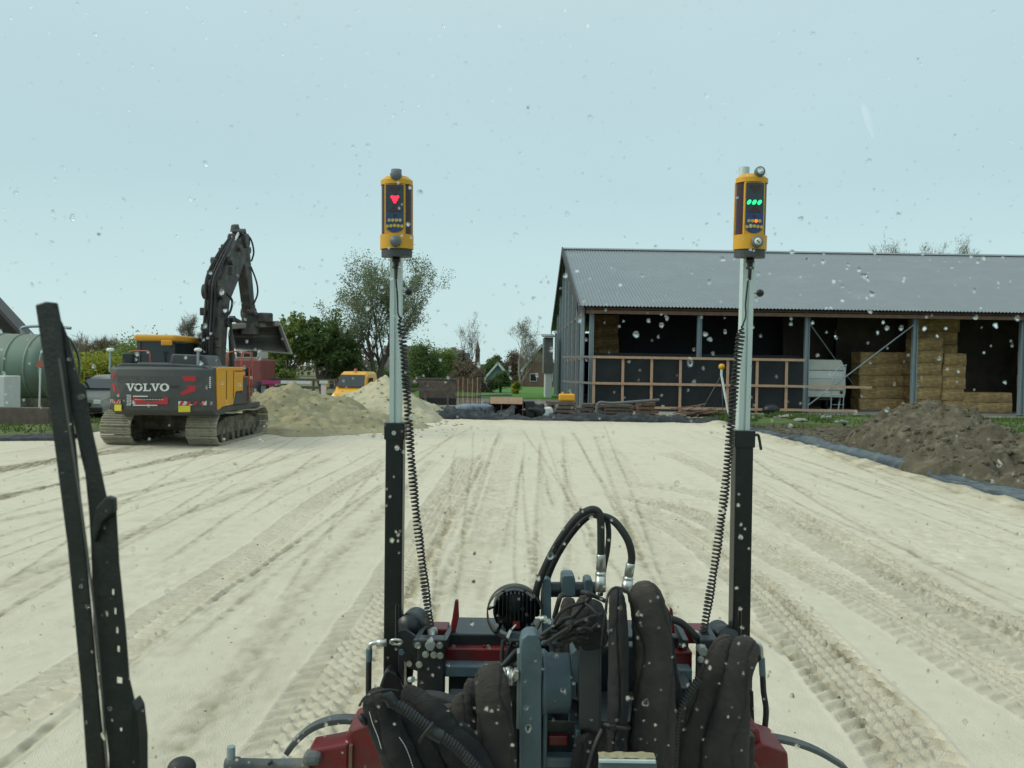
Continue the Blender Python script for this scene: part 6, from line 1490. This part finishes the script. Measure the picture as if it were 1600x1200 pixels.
# ------------------------------------------------------------------ hydraulic loops
d = 2.92
def loop_hose(pts, label, ferr=None, nut=None, r=5.6, dd=d):
    t = thing('hydraulic_hose', label, 'hydraulic hose', at(*pts[-1][:2], dd))
    P = spline([at(p[0], p[1], dd + (p[2] if len(p) > 2 else 0)) for p in pts], 12)
    m = MB(); m.tube(P, pxs(r, dd), 14); m.build('hose', M['rubber'], t)
    if ferr:
        a, b_ = at(*ferr[0], dd), at(*ferr[1], dd); u = (b_ - a).normalized(); L = (b_ - a).length
        m = MB(); m.lathe(a, u, [(0, 0), (0, pxs(r + .6, dd)), (.004, pxs(r + 1.2, dd)), (L * .42, pxs(r + 1.4, dd)), (L * .44, pxs(r - .6, dd)), (L * .48, pxs(r + 2.2, dd)), (L * .5, pxs(r + 2.6, dd)), (L * .56, pxs(r + 2.0, dd))], 18); m.build('ferrule', M['zinc'], t)
        m = MB(); m.lathe(a + u * L * .56, u, [(0, 0), (0, pxs(r + 3, dd)), (L * .42, pxs(r + 3.2, dd)), (L * .44, 0)], 6); m.build('union_nut', M['zinc'], t)
    return t
loop_hose([(838, 960, .1), (838, 925, .06), (850, 890, .04), (872, 848, .02), (898, 812), (918, 798), (931, 797), (938, 808), (939, 840), (939, 872)], 'tall black hydraulic hose arching over and down into the left silver fitting', ((939, 866), (938, 925)), r=6.0)
loop_hose([(850, 962, .14), (852, 915, .12), (868, 872, .10), (895, 830, .08), (920, 806, .05), (938, 806, .03), (960, 815, .01), (980, 842), (987, 868), (985, 886)], 'black hydraulic hose arching right into the right silver fitting', ((985.5, 880), (978, 926)), r=6.0)
loop_hose([(930, 803, .06), (946, 808, .07), (951, 830, .07), (949, 860, .07), (944, 886, .07), (938, 930, .08)], 'black hydraulic hose hanging between the two arched hoses', r=4.4)
loop_hose([(1040, 965, .1), (1062, 972, .12), (1078, 985, .15), (1092, 1000, .2)], 'short black hose leading right behind the big sleeves', r=6)
loop_hose([(1010, 930, .0), (1030, 940, 0), (1044, 960, 0), (1046, 990, 0), (1040, 1010, 0)], 'flat black cable curving around the right side of the big sleeves', r=3.6)
loop_hose([(642, 1093, -.1), (670, 1088, -.12), (700, 1094, -.14), (722, 1108, -.16), (730, 1130, -.16)], 'brownish hose lying behind the lower left sleeves', r=9)
m = MB()
for (x, y) in ((908, 797), (869, 848), (866, 857)):
    q = at(x, y, d - .01); m.box(q, (pxs(5, d), pxs(14, d), pxs(5, d)), rot=Matrix.Rotation(.7, 3, 'Y'))
o = m.build('cable_tie', M['plastic_black'], origin=at(869, 848, d), bevel=.002); tag(o, 'black cable ties holding the arched hoses together', 'cable tie')

# ------------------------------------------------------------------ hose sleeves
def sleeve(pts, label, mat='sleeve', group=None, name='hose_sleeve', d=2.45, flat=.62, seed=0, n=56, close=True, wr=1.0):
    """pts: x, y, half width in photo px, optional depth shift"""
    C = spline([Vector((p[0], p[1], 0)) for p in pts], 22); Rr = spline([Vector((p[2] * 1.12, (p[3] if len(p) > 3 else 0) * 1000, 0)) for p in pts], 22)
    P = [at(c.x, c.y, d + q.y / 1000) for c, q in zip(C, Rr)]; R_ = [pxs(q.x, d) for q in Rr]; m_ = len(P)
    if close:
        for i in range(6): R_[i] *= math.sin(PI / 2 * (i + .4) / 6.4)
    def wob(i, t):
        s = i * .10; tw = t + .5 * float(vn(s * .5, seed, 2)) + seed * 1.7; crease = abs(math.sin(tw * 1.5 + .35 * math.sin(s * .9 + seed))); return wr * (-.20 * max(0, 1 - crease / .16) + .05 * crease + .065 * float(fbm(s * 2.2 + seed, t * .45, seed % 5, 3)) + .055 * float(fbm(s * .9 + seed * 9, math.cos(t) * 1.2 + seed, seed % 7, 3)) + .05 * float(fbm(s * .25 + seed, math.cos(t) * 2.2 + 5 * math.sin(t) * .3, (seed + 3) % 7, 2)) )
    m = MB(); m.tube(P, R_, n, flat=flat, wob=wob, up=(0, 1, 0)); o = m.build(name, M[mat], origin=P[-1]); return tag(o, label, 'hose sleeve', group)
G = None
sleeve([(962, 930, 10, .05), (964, 938, 17, .02), (966, 970, 20), (966, 1050, 22), (964, 1120, 21), (961, 1150, 18), (958, 1190, 20), (950, 1260, 22)], 'charcoal fabric sleeve bundle tied at its waist left of the tallest brown sleeve', 'sleeve', d=2.42, seed=1)
sleeve([(1003, 914, 12, .04), (1006, 924, 21, .02), (1014, 960, 25), (1020, 1010, 27), (1022, 1080, 29), (1018, 1150, 32), (1014, 1260, 36)], 'tallest thick brown grey fabric sleeve with a rounded top in the middle right', 'sleeve_brown', d=2.45, seed=2)
sleeve([(1034, 950, 7, .05), (1038, 985, 9, .04), (1043, 1040, 13, .02), (1048, 1110, 16), (1040, 1180, 18), (1032, 1260, 20)], 'dark sleeve hugging the right side of the tallest sleeve', 'sleeve', d=2.50, seed=3)
sleeve([(888, 932, 6, .1), (888, 948, 11, .08), (884, 975, 12, .06), (880, 1000, 11, .05), (878, 1022, 10, .05)], 'small brown sleeve directly below the hinge bracket', 'sleeve_brown', d=2.75, seed=4)
sleeve([(914, 930, 6, .1), (910, 946, 10, .08), (902, 970, 12, .06), (896, 1000, 12, .05), (892, 1022, 10, .05)], 'small brown sleeve right of the one below the hinge bracket', 'sleeve_brown', d=2.74, seed=5)
sleeve([(928, 936, 10, .1), (925, 960, 22, .06), (920, 985, 26, .05), (925, 1010, 22, .05)], 'bunched black fabric between the hinge and the big sleeves', 'sleeve', d=2.62, seed=6, flat=.6)
sleeve([(763, 1042, 12, .04), (765, 1052, 21, .02), (768, 1080, 24), (772, 1120, 25), (774, 1170, 27), (778, 1260, 28)], 'brown fabric sleeve with rounded top left of the grey coupling', 'sleeve_brown', d=2.50, seed=7)
sleeve([(744, 1060, 8, .04), (740, 1075, 15, .03), (741, 1110, 18, .02), (748, 1150, 18, .01), (760, 1200, 20), (765, 1260, 20)], 'narrow brown sleeve behind the rounded one left of the coupling', 'sleeve_brown', d=2.56, seed=8)
sleeve([(720, 1082, 8, .02), (722, 1096, 14, .01), (724, 1130, 17), (736, 1170, 19), (750, 1220, 20), (760, 1260, 20)], 'leftmost brown sleeve of the trio beside the coupling', 'sleeve_brown', d=2.54, seed=9)
sleeve([(580, 1082, 10, .03), (583, 1088, 18, .02), (590, 1104, 22), (604, 1140, 24), (622, 1180, 26), (645, 1240, 27)], 'thick dark sleeve with a round end at the lower left of the frame', 'sleeve', d=2.38, seed=10)
sleeve([(628, 1080, 10, .04), (645, 1090, 17, .02), (668, 1112, 22), (694, 1145, 30), (716, 1180, 38), (740, 1240, 42)], 'wide dark sleeve lying under the ribbed conduit at the lower left', 'sleeve', d=2.44, seed=11)
sleeve([(618, 1105, 9, .04), (632, 1125, 16, .02), (655, 1160, 24), (675, 1200, 28), (690, 1250, 28)], 'dark sleeve squeezed between the two lower left sleeves', 'sleeve', d=2.42, seed=12)
sleeve([(1147, 1000, 8, .03), (1134, 1010, 17, .02), (1122, 1035, 20), (1106, 1075, 20), (1092, 1120, 22), (1080, 1170, 24), (1072, 1260, 26)], 'brownish sleeve forming the left half of the right hand bundle', 'sleeve_brown', d=2.55, seed=13)
sleeve([(1166, 998, 9, .04), (1166, 1008, 19, .02), (1157, 1040, 20), (1148, 1075, 20), (1140, 1120, 27), (1132, 1170, 32), (1125, 1260, 34)], 'broad sleeve with a bent rounded top right of the right mast', 'sleeve_brown', d=2.52, seed=14)
m = MB(); m.prism([at(x, y, 2.54) for x, y in ((1172, 1000), (1182, 1012), (1191, 1030), (1178, 1042), (1166, 1062), (1158, 1045))], (0, .03, 0)); o = m.build('sleeve_flap', M['sleeve'], origin=at(1175, 1030, 2.54), bevel=.01); tag(o, 'loose pointed flap of fabric at the right end of the right bundle', 'fabric flap')
# dark cores of cable behind and between the sleeves
for i, (pts, lb) in enumerate([([(1130, 1100, 14), (1118, 1150, 18), (1108, 1260, 26)], 'black inner sleeve showing in the gap of the right hand bundle'), ([(905, 1150, 12), (915, 1175, 18), (905, 1260, 20)], 'black folded sleeve at the foot of the coupling'), ([(690, 1100, 12, .1), (700, 1130, 26, .1), (705, 1200, 36, .1), (710, 1260, 36, .1)], 'dusty brown sleeve mass behind the lower left sleeves')]):
    sleeve(pts, lb, 'sleeve' if i < 2 else 'sleeve_brown', d=2.62, seed=20 + i)
def conduit(pts, r, label, d, pitch=5.2):
    P = spline([at(p[0], p[1], d + (p[2] if len(p) > 2 else 0)) for p in pts], 40)
    s = [0]
    for i in range(1, len(P)): s.append(s[-1] + (P[i] - P[i - 1]).length)
    N = int(s[-1] / pxs(pitch, d)); Q = []; R_ = []
    for k in range(N * 4 + 1):
        q = s[-1] * k / (N * 4); i = min(max(j for j in range(len(s)) if s[j] <= q + 1e-9), len(P) - 2); f = (q - s[i]) / (s[i + 1] - s[i]); Q.append(P[i].lerp(P[i + 1], min(1, f))); R_.append(pxs(r, d) * (1.0 if k % 4 in (0, 1) else .80))
    m = MB(); m.tube(Q, R_, 14); o = m.build('ribbed_conduit', M['rubber'], origin=Q[-1]); return tag(o, label, 'conduit')
conduit([(612, 1098), (634, 1110), (660, 1130), (672, 1140)], 9, 'upper length of ribbed black conduit crossing the lower left sleeves', 2.34)
conduit([(690, 1150), (715, 1170), (742, 1198), (765, 1230)], 9.5, 'lower length of ribbed black conduit running off the bottom edge', 2.34)
conduit([(1092, 1062), (1078, 1082), (1063, 1108), (1056, 1140), (1052, 1230)], 7.5, 'ribbed black conduit running down the left side of the right bundle', 2.46)
m = MB(); m.tube(spline([at(x, y, 2.34) for x, y in ((672, 1140), (678, 1146), (690, 1152))], 6), [pxs(11, 2.34)] * 13, 14); o = m.build('conduit_joiner', M['plastic_black'], origin=at(680, 1146, 2.34)); tag(o, 'smooth black joiner between the two lengths of ribbed conduit', 'conduit joiner')
m = MB(); m.tube(spline([at(x, y, 2.335) for x, y in ((596, 1086), (606, 1088), (614, 1100))], 6), pxs(9.5, 2.34), 14); o = m.build('conduit_joiner', M['plastic_black'], origin=at(606, 1088, 2.34)); tag(o, 'smooth black end piece at the upper end of the ribbed conduit', 'conduit joiner')
def strap(pts, label, r=2.6, d=2.33, mat='rubber', name='cable_tie', cat='cable tie'):
    m = MB(); m.tube(spline([at(p[0], p[1], d + (p[2] if len(p) > 2 else 0)) for p in pts], 8), pxs(r, d), 8); o = m.build(name, M[mat], origin=at(pts[0][0], pts[0][1], d)); return tag(o, label, cat)
strap([(562, 1102, .06), (570, 1090, 0), (585, 1082, -.01), (605, 1078, 0), (622, 1080, .05)], 'rubber strap around the round end of the lower left sleeve', 2.2)
strap([(655, 1160, .03), (662, 1148, -.02), (672, 1136, -.02), (676, 1130, .0)], 'black cable tie around the ribbed conduit', 2.6, 2.31)
strap([(944, 1132, .06), (946, 1132, -.03), (962, 1136, -.045), (980, 1138, -.03), (984, 1137, .06)], 'black cable tie at the waist of the charcoal sleeve', 3.0, 2.40)
m = MB(); q = at(958, 1136, 2.345); m.box(q, (pxs(9, 2.4), .012, pxs(9, 2.4))); o = m.build('tie_buckle', M['plastic_black'], origin=q, bevel=.003); tag(o, 'small square buckle on the tie of the charcoal sleeve', 'buckle')
strap([(940, 1010, .05), (946, 960, -.03), (950, 930, -.03), (962, 918, -.02), (980, 925, -.02), (984, 940, .02)], 'thin black edge strap looping over the charcoal sleeve', 2.2, 2.40)
strap([(941, 1140, 0), (930, 1165, -.02), (920, 1200, -.02), (912, 1240, 0)], 'loose dark cord hanging from the tie of the charcoal sleeve', 4.0, 2.42)
strap([(570, 1130, .02), (566, 1124, 0), (563, 1118, .01)], 'small black knob end at the side of the lower left sleeve', 5, 2.36, name='strap_knob', cat='knob')
# white stitch lines on the dark sleeves
m = MB()
P = spline([at(x, y, 2.285) for x, y in ((624, 1152), (634, 1168), (644, 1195), (652, 1230))], 14)
for i in range(0, len(P) - 1, 2): m.bar(P[i], P[i + 1], .0022, .0015)
P = spline([at(x, y, 2.30) for x, y in ((577, 1112), (582, 1130), (590, 1150), (596, 1170))], 10); m.tube(P, .0009, 5)
o = m.build('stitching', M['label_white'], origin=P[0]); tag(o, 'white stitched seam along the lower left dark sleeves', 'seam')
# tangle of cables between lamp and sleeves
R3 = random.Random(5)
t = thing('cable_tangle', 'messy knot of thin black cables between the lamp and the big sleeves', 'cables', at(890, 985, 2.6))
ends = [((842, 1000), (925, 930)), ((846, 992), (905, 968)), ((850, 1006), (940, 960)), ((866, 965), (880, 930)), ((872, 1000), (925, 985)), ((856, 1000), (915, 940)), ((860, 985), (935, 975)), ((868, 1010), (918, 1000)), ((905, 935), (945, 1000)), ((910, 925), (948, 940))]
for (a, b_) in ends:
    mx_ = ((a[0] + b_[0]) / 2 + R3.uniform(-12, 12), (a[1] + b_[1]) / 2 + R3.uniform(-14, 14)); m = MB()
    m.tube(spline([at(*a, 2.60 + R3.uniform(-.03, .05)), at(*mx_, 2.55 + R3.uniform(-.03, .04)), at(*b_, 2.58)], 8), pxs(R3.uniform(2.0, 4.2), 2.6), 8); m.build('cable', M['rubber'], t)
for k in range(10):
    q = at(R3.uniform(885, 905), R3.uniform(966, 984), 2.53); m = MB(); m.bar(q, q + Vector((R3.uniform(-.03, .03), R3.uniform(-.01, .01), R3.uniform(-.03, .03))), .004, .002); m.build('tie_end', M['plastic_black'], t)
m = MB(); m.sphere(at(896, 976, 2.58), pxs(13, 2.58), 12, 8, (1.2, .8, .8)); m.build('cable_knot', M['rubber'], t)
t = thing('lamp_wiring', 'loose black wires hanging from the round work lamp to the coupling', 'cables', at(800, 1040, 2.8))
for pts, r in (([(786, 1000), (784, 1030), (790, 1046), (800, 1040)], 3), ([(800, 1000), (792, 1020), (784, 1046), (778, 1052)], 3.4), ([(812, 1000), (810, 1020), (795, 1035), (782, 1044)], 2.6), ([(775, 1050), (790, 1036), (806, 1018), (818, 1012)], 5), ([(776, 1052), (795, 1045), (812, 1036), (822, 1030)], 5.5), ([(842, 1002), (836, 985), (832, 975)], 3), ([(792, 1005), (804, 1010), (815, 1004)], 2.2)):
    m = MB(); m.tube(spline([at(x, y, 2.74 + .02 * R3.random()) for x, y in pts], 8), pxs(r, 2.74), 8); m.build('wire', M['rubber'], t)
for x, y in ((771, 1048), (780, 1058), (792, 1046), (846, 967), (852, 972), (866, 1070), (640, 1062), (1052, 1050), (1044, 1030)):
    q = at(x, y, 2.72); m = MB(); m.cyl(q, q + Vector((.014, -.012, .006)), pxs(4.5, 2.7), n=10); m.build('connector', M['zinc'] if x < 900 else M['black_steel'], t)

# ------------------------------------------------------------------ front linkage and bonnet end under everything
t = thing('front_linkage', 'dark steel front linkage behind the coupling and the sleeves', 'linkage', at(900, 1200, 2.9))
part('tower_plate', M['black_steel'], (800, 1010, 1010, 1360, 3.02, 3.08), parent=t)
part('tower_cheek', M['black_steel'], (856, 1030, 868, 1360, 2.80, 3.0), (905, 1040, 915, 1360, 2.80, 3.0), (1050, 1075, 1084, 1380, 2.9, 3.05), parent=t)
part('base_plate', M['black_steel'], (690, 1130, 1165, 1420, 2.72, 2.98), parent=t)
part('red_link', M['red_paint'], (856, 1150, 888, 1166, 2.70, 2.78), parent=t)
part('side_arm', M['black_steel'], (1165, 1150, 1180, 1300, 2.75, 3.0), (640, 1180, 690, 1320, 2.75, 3.0), parent=t)
# hood weight with pale metal lip and sand on top
dw = 2.30
t = thing('front_weight', 'grey metal block with a bright lip and sand on top at the bottom edge', 'weight', at(980, 1230, dw))
part('block', M['grey_cast'], (934, 1189, 1027, 1330, dw, dw + .035), parent=t)
part('bright_lip', M['alu'], (936, 1189, 1025, 1192, dw - .012, dw - .002), parent=t, bevel=.001)
a, b_ = at(936, 1187, dw), at(1025, 1187, dw)
X, Y = np.meshgrid(np.linspace(a.x, b_.x, 40), np.linspace(dw + .003, dw + .033, 12)); Z = a.z + .002 + .006 * np.clip(fbm(X * 30, Y * 30, 2, 3) + .2, 0, 1)
Z = Z + .004 * np.clip((Y - dw) / .03, 0, 1); gridmesh('spilled_sand', X, Y, Z, M['sand_heap'], parent=t)

# ------------------------------------------------------------------ red arms, pipe, guards at the lower corners
d = 2.85
t = thing('red_arm', 'red steel arm with a knuckle at the lower left of the frame', 'arm', at(550, 1200, d))
m = MB(); m.hexa([at(478, 1230, d), at(545, 1230, d), at(545, 1230, d) + Vector((0, .12, 0)), at(478, 1230, d) + Vector((0, .12, 0)), at(480, 1174, d), at(545, 1162, d), at(545, 1162, d) + Vector((0, .12, 0)), at(480, 1174, d) + Vector((0, .12, 0))]); m.build('arm_box', M['red_paint'], t, bevel=.01)
m = MB(); m.prism([at(x, y, d - .02) for x, y in ((538, 1150), (545, 1142), (572, 1132), (600, 1150), (612, 1240), (545, 1240), (544, 1168))], (0, .2, 0)); m.build('knuckle', M['red_paint'], t, bevel=.015)
m = MB(); B(m, 544, 1166, 550, 1240, d - .04, d - .02); m.build('weld_flange', M['rust'], t)
t = thing('red_arm', 'red steel arm at the lower right below the right bundle', 'arm', at(1190, 1200, d))
m = MB(); m.prism([at(x, y, d) for x, y in ((1150, 1140), (1188, 1138), (1190, 1172), (1150, 1174))], (0, .12, 0)); m.build('upper_block', M['red_paint'], t, bevel=.012)
m = MB(); m.prism([at(x, y, d - .02) for x, y in ((1150, 1178), (1192, 1162), (1232, 1176), (1236, 1240), (1150, 1240))], (0, .2, 0)); m.build('arm_box', M['red_paint'], t, bevel=.012)
m = MB(); m.bar(at(1178, 1190, d - .03), at(1192, 1215, d - .03), .012, .012); m.build('rust_streak_rib', M['rust'], t)
t = thing('cross_pipe', 'grey steel pipe with a rounded end and collar at the bottom left', 'pipe', at(410, 1195, d))
a, b_ = at(352, 1193, d), at(486, 1196, d); m = MB(); m.lathe(a, b_ - a, [(0, 0), (.0, pxs(8, d)), (.015, pxs(10.5, d)), (.05, pxs(10.5, d)), (.055, pxs(8.5, d)), ((b_ - a).length * .55, pxs(8.5, d)), ((b_ - a).length, pxs(11, d))], 24); m.build('pipe', M['pipe_grey'], t)
m = MB(); q = at(361, 1185, d); m.cyl(q, q + Vector((0, 0, pxs(19, d))), pxs(6.5, d), n=10); m.build('stub', M['galv'], t)
m = MB(); B(m, 470, 1182, 500, 1200, d - .04, d + .04); m.build('collar', M['pipe_grey'], t, bevel=.02)
q = at(421, 1194, d - .035); m = MB(); m.cyl(q, q + Vector((0, .02, 0)), pxs(2.8, d), n=8); m.build('hole', M['plastic_black'], t)
def band(pts, w, thick, label, d, mat='pipe_grey'):
    P = spline([at(x, y, d) for x, y in pts], 10); m = MB(); n = len(P); vs = []
    for i, p in enumerate(P):
        dr = (P[min(i + 1, n - 1)] - P[max(i - 1, 0)]).normalized(); nn = Vector((-dr.z, 0, dr.x))
        vs += [p - nn * w / 2, p + nn * w / 2, p + nn * w / 2 + Vector((0, thick, 0)), p - nn * w / 2 + Vector((0, thick, 0))]
    m.add(vs, [(4 * i + k, 4 * i + (k + 1) % 4, 4 * i + 4 + (k + 1) % 4, 4 * i + 4 + k) for i in range(n - 1) for k in range(4)] + [(3, 2, 1, 0), (4 * n - 4, 4 * n - 3, 4 * n - 2, 4 * n - 1)]); o = m.build('curved_guard', M[mat], origin=P[0], bevel=.003); return tag(o, label, 'guard')
band([(446, 1180), (462, 1160), (484, 1142), (508, 1132), (535, 1128), (566, 1130)], pxs(9, 2.95), .05, 'curved grey guard strip arching to the lower left sleeve', 2.95)
band([(1192, 1157), (1215, 1158), (1250, 1166), (1285, 1180), (1325, 1204)], pxs(7, 2.95), .05, 'curved grey guard strip leaving the lower right corner', 2.95)
m = MB(); m.tube([at(446, 1186, 2.93), at(440, 1190, 2.92), at(436, 1200, 2.9)], pxs(6, 2.9), 8); o = m.build('guard_bolt', M['galv'], origin=at(440, 1190, 2.92)); tag(o, 'galvanised bolt at the foot of the left curved guard', 'bolt')
m = MB(); q = at(284, 1199, 1.9); m.sphere(q, pxs(22, 1.9), 20, 12, (1, .8, .72)); o = m.build('rubber_buffer', M['rubber'], origin=q); tag(o, 'round black rubber buffer at the bottom edge left of the grey pipe', 'buffer')

# ------------------------------------------------------------------ wiper and windscreen of the cab
WD = .86                       # depth of the windscreen
t = thing('windscreen_wiper', 'black wiper standing upright on the windscreen at the left', 'wiper', at(150, 1230, WD + .03))
d = WD + .035
m = MB(); m.prism([at(x, y, d) for x, y in ((54, 476), (70, 471), (88, 473), (93, 500), (117, 700), (136, 900), (152, 1080), (176, 1330), (143, 1330), (126, 1080), (104, 850), (82, 680), (62, 530))], (0, .005, 0)); m.build('blade_carrier', M['wiper'], t, bevel=.002)
m = MB()
P = spline([at(x, y, d - .003) for x, y in ((93, 560), (106, 650), (128, 800), (150, 980), (164, 1150), (176, 1330))], 10); m.tube(P, .0013, 6); m.build('carrier_ridge', M['wiper_edge'], t)
def hole(x, y, w, h): return [at(x - w, y - h, d + .004), at(x + w, y - h * .8, d + .004), at(x + w, y + h, d + .004), at(x - w, y + h * .8, d + .004)]
out = [(90, 492), (97, 505), (107, 530), (118, 575), (124, 597), (133, 603), (138, 640), (143, 668), (150, 700), (166, 775), (177, 779), (181, 790), (186, 880), (196, 980), (202, 1060), (214, 1110), (218, 1160), (220, 1330), (178, 1330), (170, 1250), (170, 1180), (163, 1120), (154, 1060), (146, 980), (143, 880), (142, 850), (139, 800), (133, 740), (126, 712), (112, 640), (100, 560)]
holes = [hole(176.5, 925, 1.6, 5), hole(180, 955, 1.6, 5.5), hole(183, 985, 1.7, 5.5), hole(185, 1014, 1.9, 5.5), hole(186.5, 1063, 4.2, 5.5), hole(189, 1140, 1.8, 3)]
m = MB(); m.prism([at(x, y, d + .004) for x, y in out], (0, .0012, 0), holes); m.build('wiper_arm', M['wiper'], t)
m = MB(); m.prism([at(x, y, d - .004) for x, y in ((150, 792), (166, 775), (177, 779), (178, 800), (160, 815), (146, 850), (142, 830))], (0, .01, 0)); m.build('arm_joint', M['wiper'], t, bevel=.002)
m = MB(); q = at(129, 620, d); m.cyl(q, q + Vector((0, -.005, 0)), pxs(4.5, d), n=12); m.build('arm_rivet', M['wiper_edge'], t)
m = MB(); m.prism([at(x, y, d - .004) for x, y in ((200, 1130), (206, 1095), (214, 1110), (219, 1160), (219, 1250), (196, 1250))], (0, .02, 0)); m.build('wiper_nozzle', M['plastic_black'], t, bevel=.002)
# the pane: clear tinted glass, with the drops of rain standing on its outside
gl = bpy.data.materials.new('clear tinted windscreen glass'); gl.use_nodes = True; n_, l_ = gl.node_tree.nodes, gl.node_tree.links; n_.clear()
go = n_.new('ShaderNodeOutputMaterial'); gt = n_.new('ShaderNodeBsdfTransparent'); gt.inputs['Color'].default_value = (.965, .99, .985, 1); l_.new(gt.outputs[0], go.inputs['Surface'])
wsn = thing('windscreen', 'rain spattered cab windscreen that the whole view is seen through', 'windscreen', (0, WD, 1.1))
m = MB(); m.box((0, WD, 2.25), (2.0, .006, 2.3)); m.build('pane', gl, wsn)
dm = bpy.data.materials.new('rain water'); dm.use_nodes = True; n_, l_ = dm.node_tree.nodes, dm.node_tree.links; n_.clear()
go = n_.new('ShaderNodeOutputMaterial'); gb = n_.new('ShaderNodeBsdfGlass'); gb.inputs['IOR'].default_value = 1.33; gb.inputs['Roughness'].default_value = .02; l_.new(gb.outputs[0], go.inputs['Surface'])
def drop(m, x, z, r, rnd, h=None, el=None):
    """flattened dome of water on the outer face, its flat side on the glass"""
    n, k = 14, 5; vs = []; h = h or rnd.uniform(.26, .5); el = el or rnd.uniform(.9, 1.5); a0 = rnd.uniform(-.5, .5); ph = [rnd.uniform(-.22, .22) for _ in range(3)]
    for j in range(k):
        f = j / k; rr = math.cos(f * PI / 2) ** .75; hh = math.sin(f * PI / 2) * r * h
        for i in range(n):
            t_ = 2 * PI * i / n; q = rr * r * (1 + ph[0] * math.cos(2 * t_) + ph[1] * math.sin(3 * t_) + ph[2] * math.cos(t_))
            px_, pz_ = q * math.cos(t_), q * math.sin(t_) * el; vs.append((x + px_ * math.cos(a0) - pz_ * math.sin(a0), WD + .0032 + hh, z + px_ * math.sin(a0) + pz_ * math.cos(a0)))
    vs.append((x, WD + .0032 + r * h, z)); c = len(vs) - 1
    fs = [(j * n + i, j * n + (i + 1) % n, (j + 1) * n + (i + 1) % n, (j + 1) * n + i) for j in range(k - 1) for i in range(n)] + [((k - 1) * n + i, (k - 1) * n + (i + 1) % n, c) for i in range(n)]
    m.add(vs, fs, True); m.add(vs[:n], [tuple(range(n))])
R4 = random.Random(3)
small = MB(); nd = 0
for i in range(3400):
    px_, py_ = R4.uniform(-500, 2100), R4.uniform(-300, 1500)
    if 60 < px_ < 200 and py_ > 500 and R4.random() < .5: continue
    p = at(px_, py_, WD); drop(small, p.x, p.z, R4.uniform(.0006, .0014), R4)
small.build('raindrops', dm, wsn, kind='stuff')
big = [(212, 553 - 0), (345, 456), (327, 426), (350, 485), (522, 443), (1353, 430), (1186, 427), (1130, 404), (1520, 400), (1540, 402), (1530, 408), (1365, 458), (1293, 480), (1527, 496), (1592, 497), (1447, 513), (1480, 513), (1559, 508), (1410, 512), (1237, 506), (1279, 555), (1263, 404), (1358, 435), (1288, 408), (1325, 418), (970, 444), (884, 430), (862, 546), (905, 500), (995, 522), (1043, 497), (1103, 522), (1110, 530), (1134, 518), (1004, 430), (733, 545), (748, 570), (700, 590), (1300, 480), (655, 300), (640, 292), (925, 810), (905, 905), (998, 960), (1070, 1010), (1110, 1045), (1010, 1100), (880, 1080), (760, 1110), (700, 1040), (1155, 790), (1158, 840), (1152, 920), (620, 700), (612, 845), (1470, 560), (1500, 580), (1400, 600), (1388, 640), (1420, 690)]
for i in range(190): big.append((R4.uniform(0, 1600), R4.uniform(0, 1200) ** 1.0))
m = MB(); p = at(1358, 185, WD); drop(m, p.x, p.z, .0042, R4, .10, 5.5); m.build('water_streak', dm, wsn)
for i, (px_, py_) in enumerate(big):
    p = at(px_, py_, WD); m = MB(); drop(m, p.x, p.z, R4.uniform(.0014, .0024) if R4.random() < .85 else R4.uniform(.0024, .0033), R4); m.build('raindrop', dm, wsn)
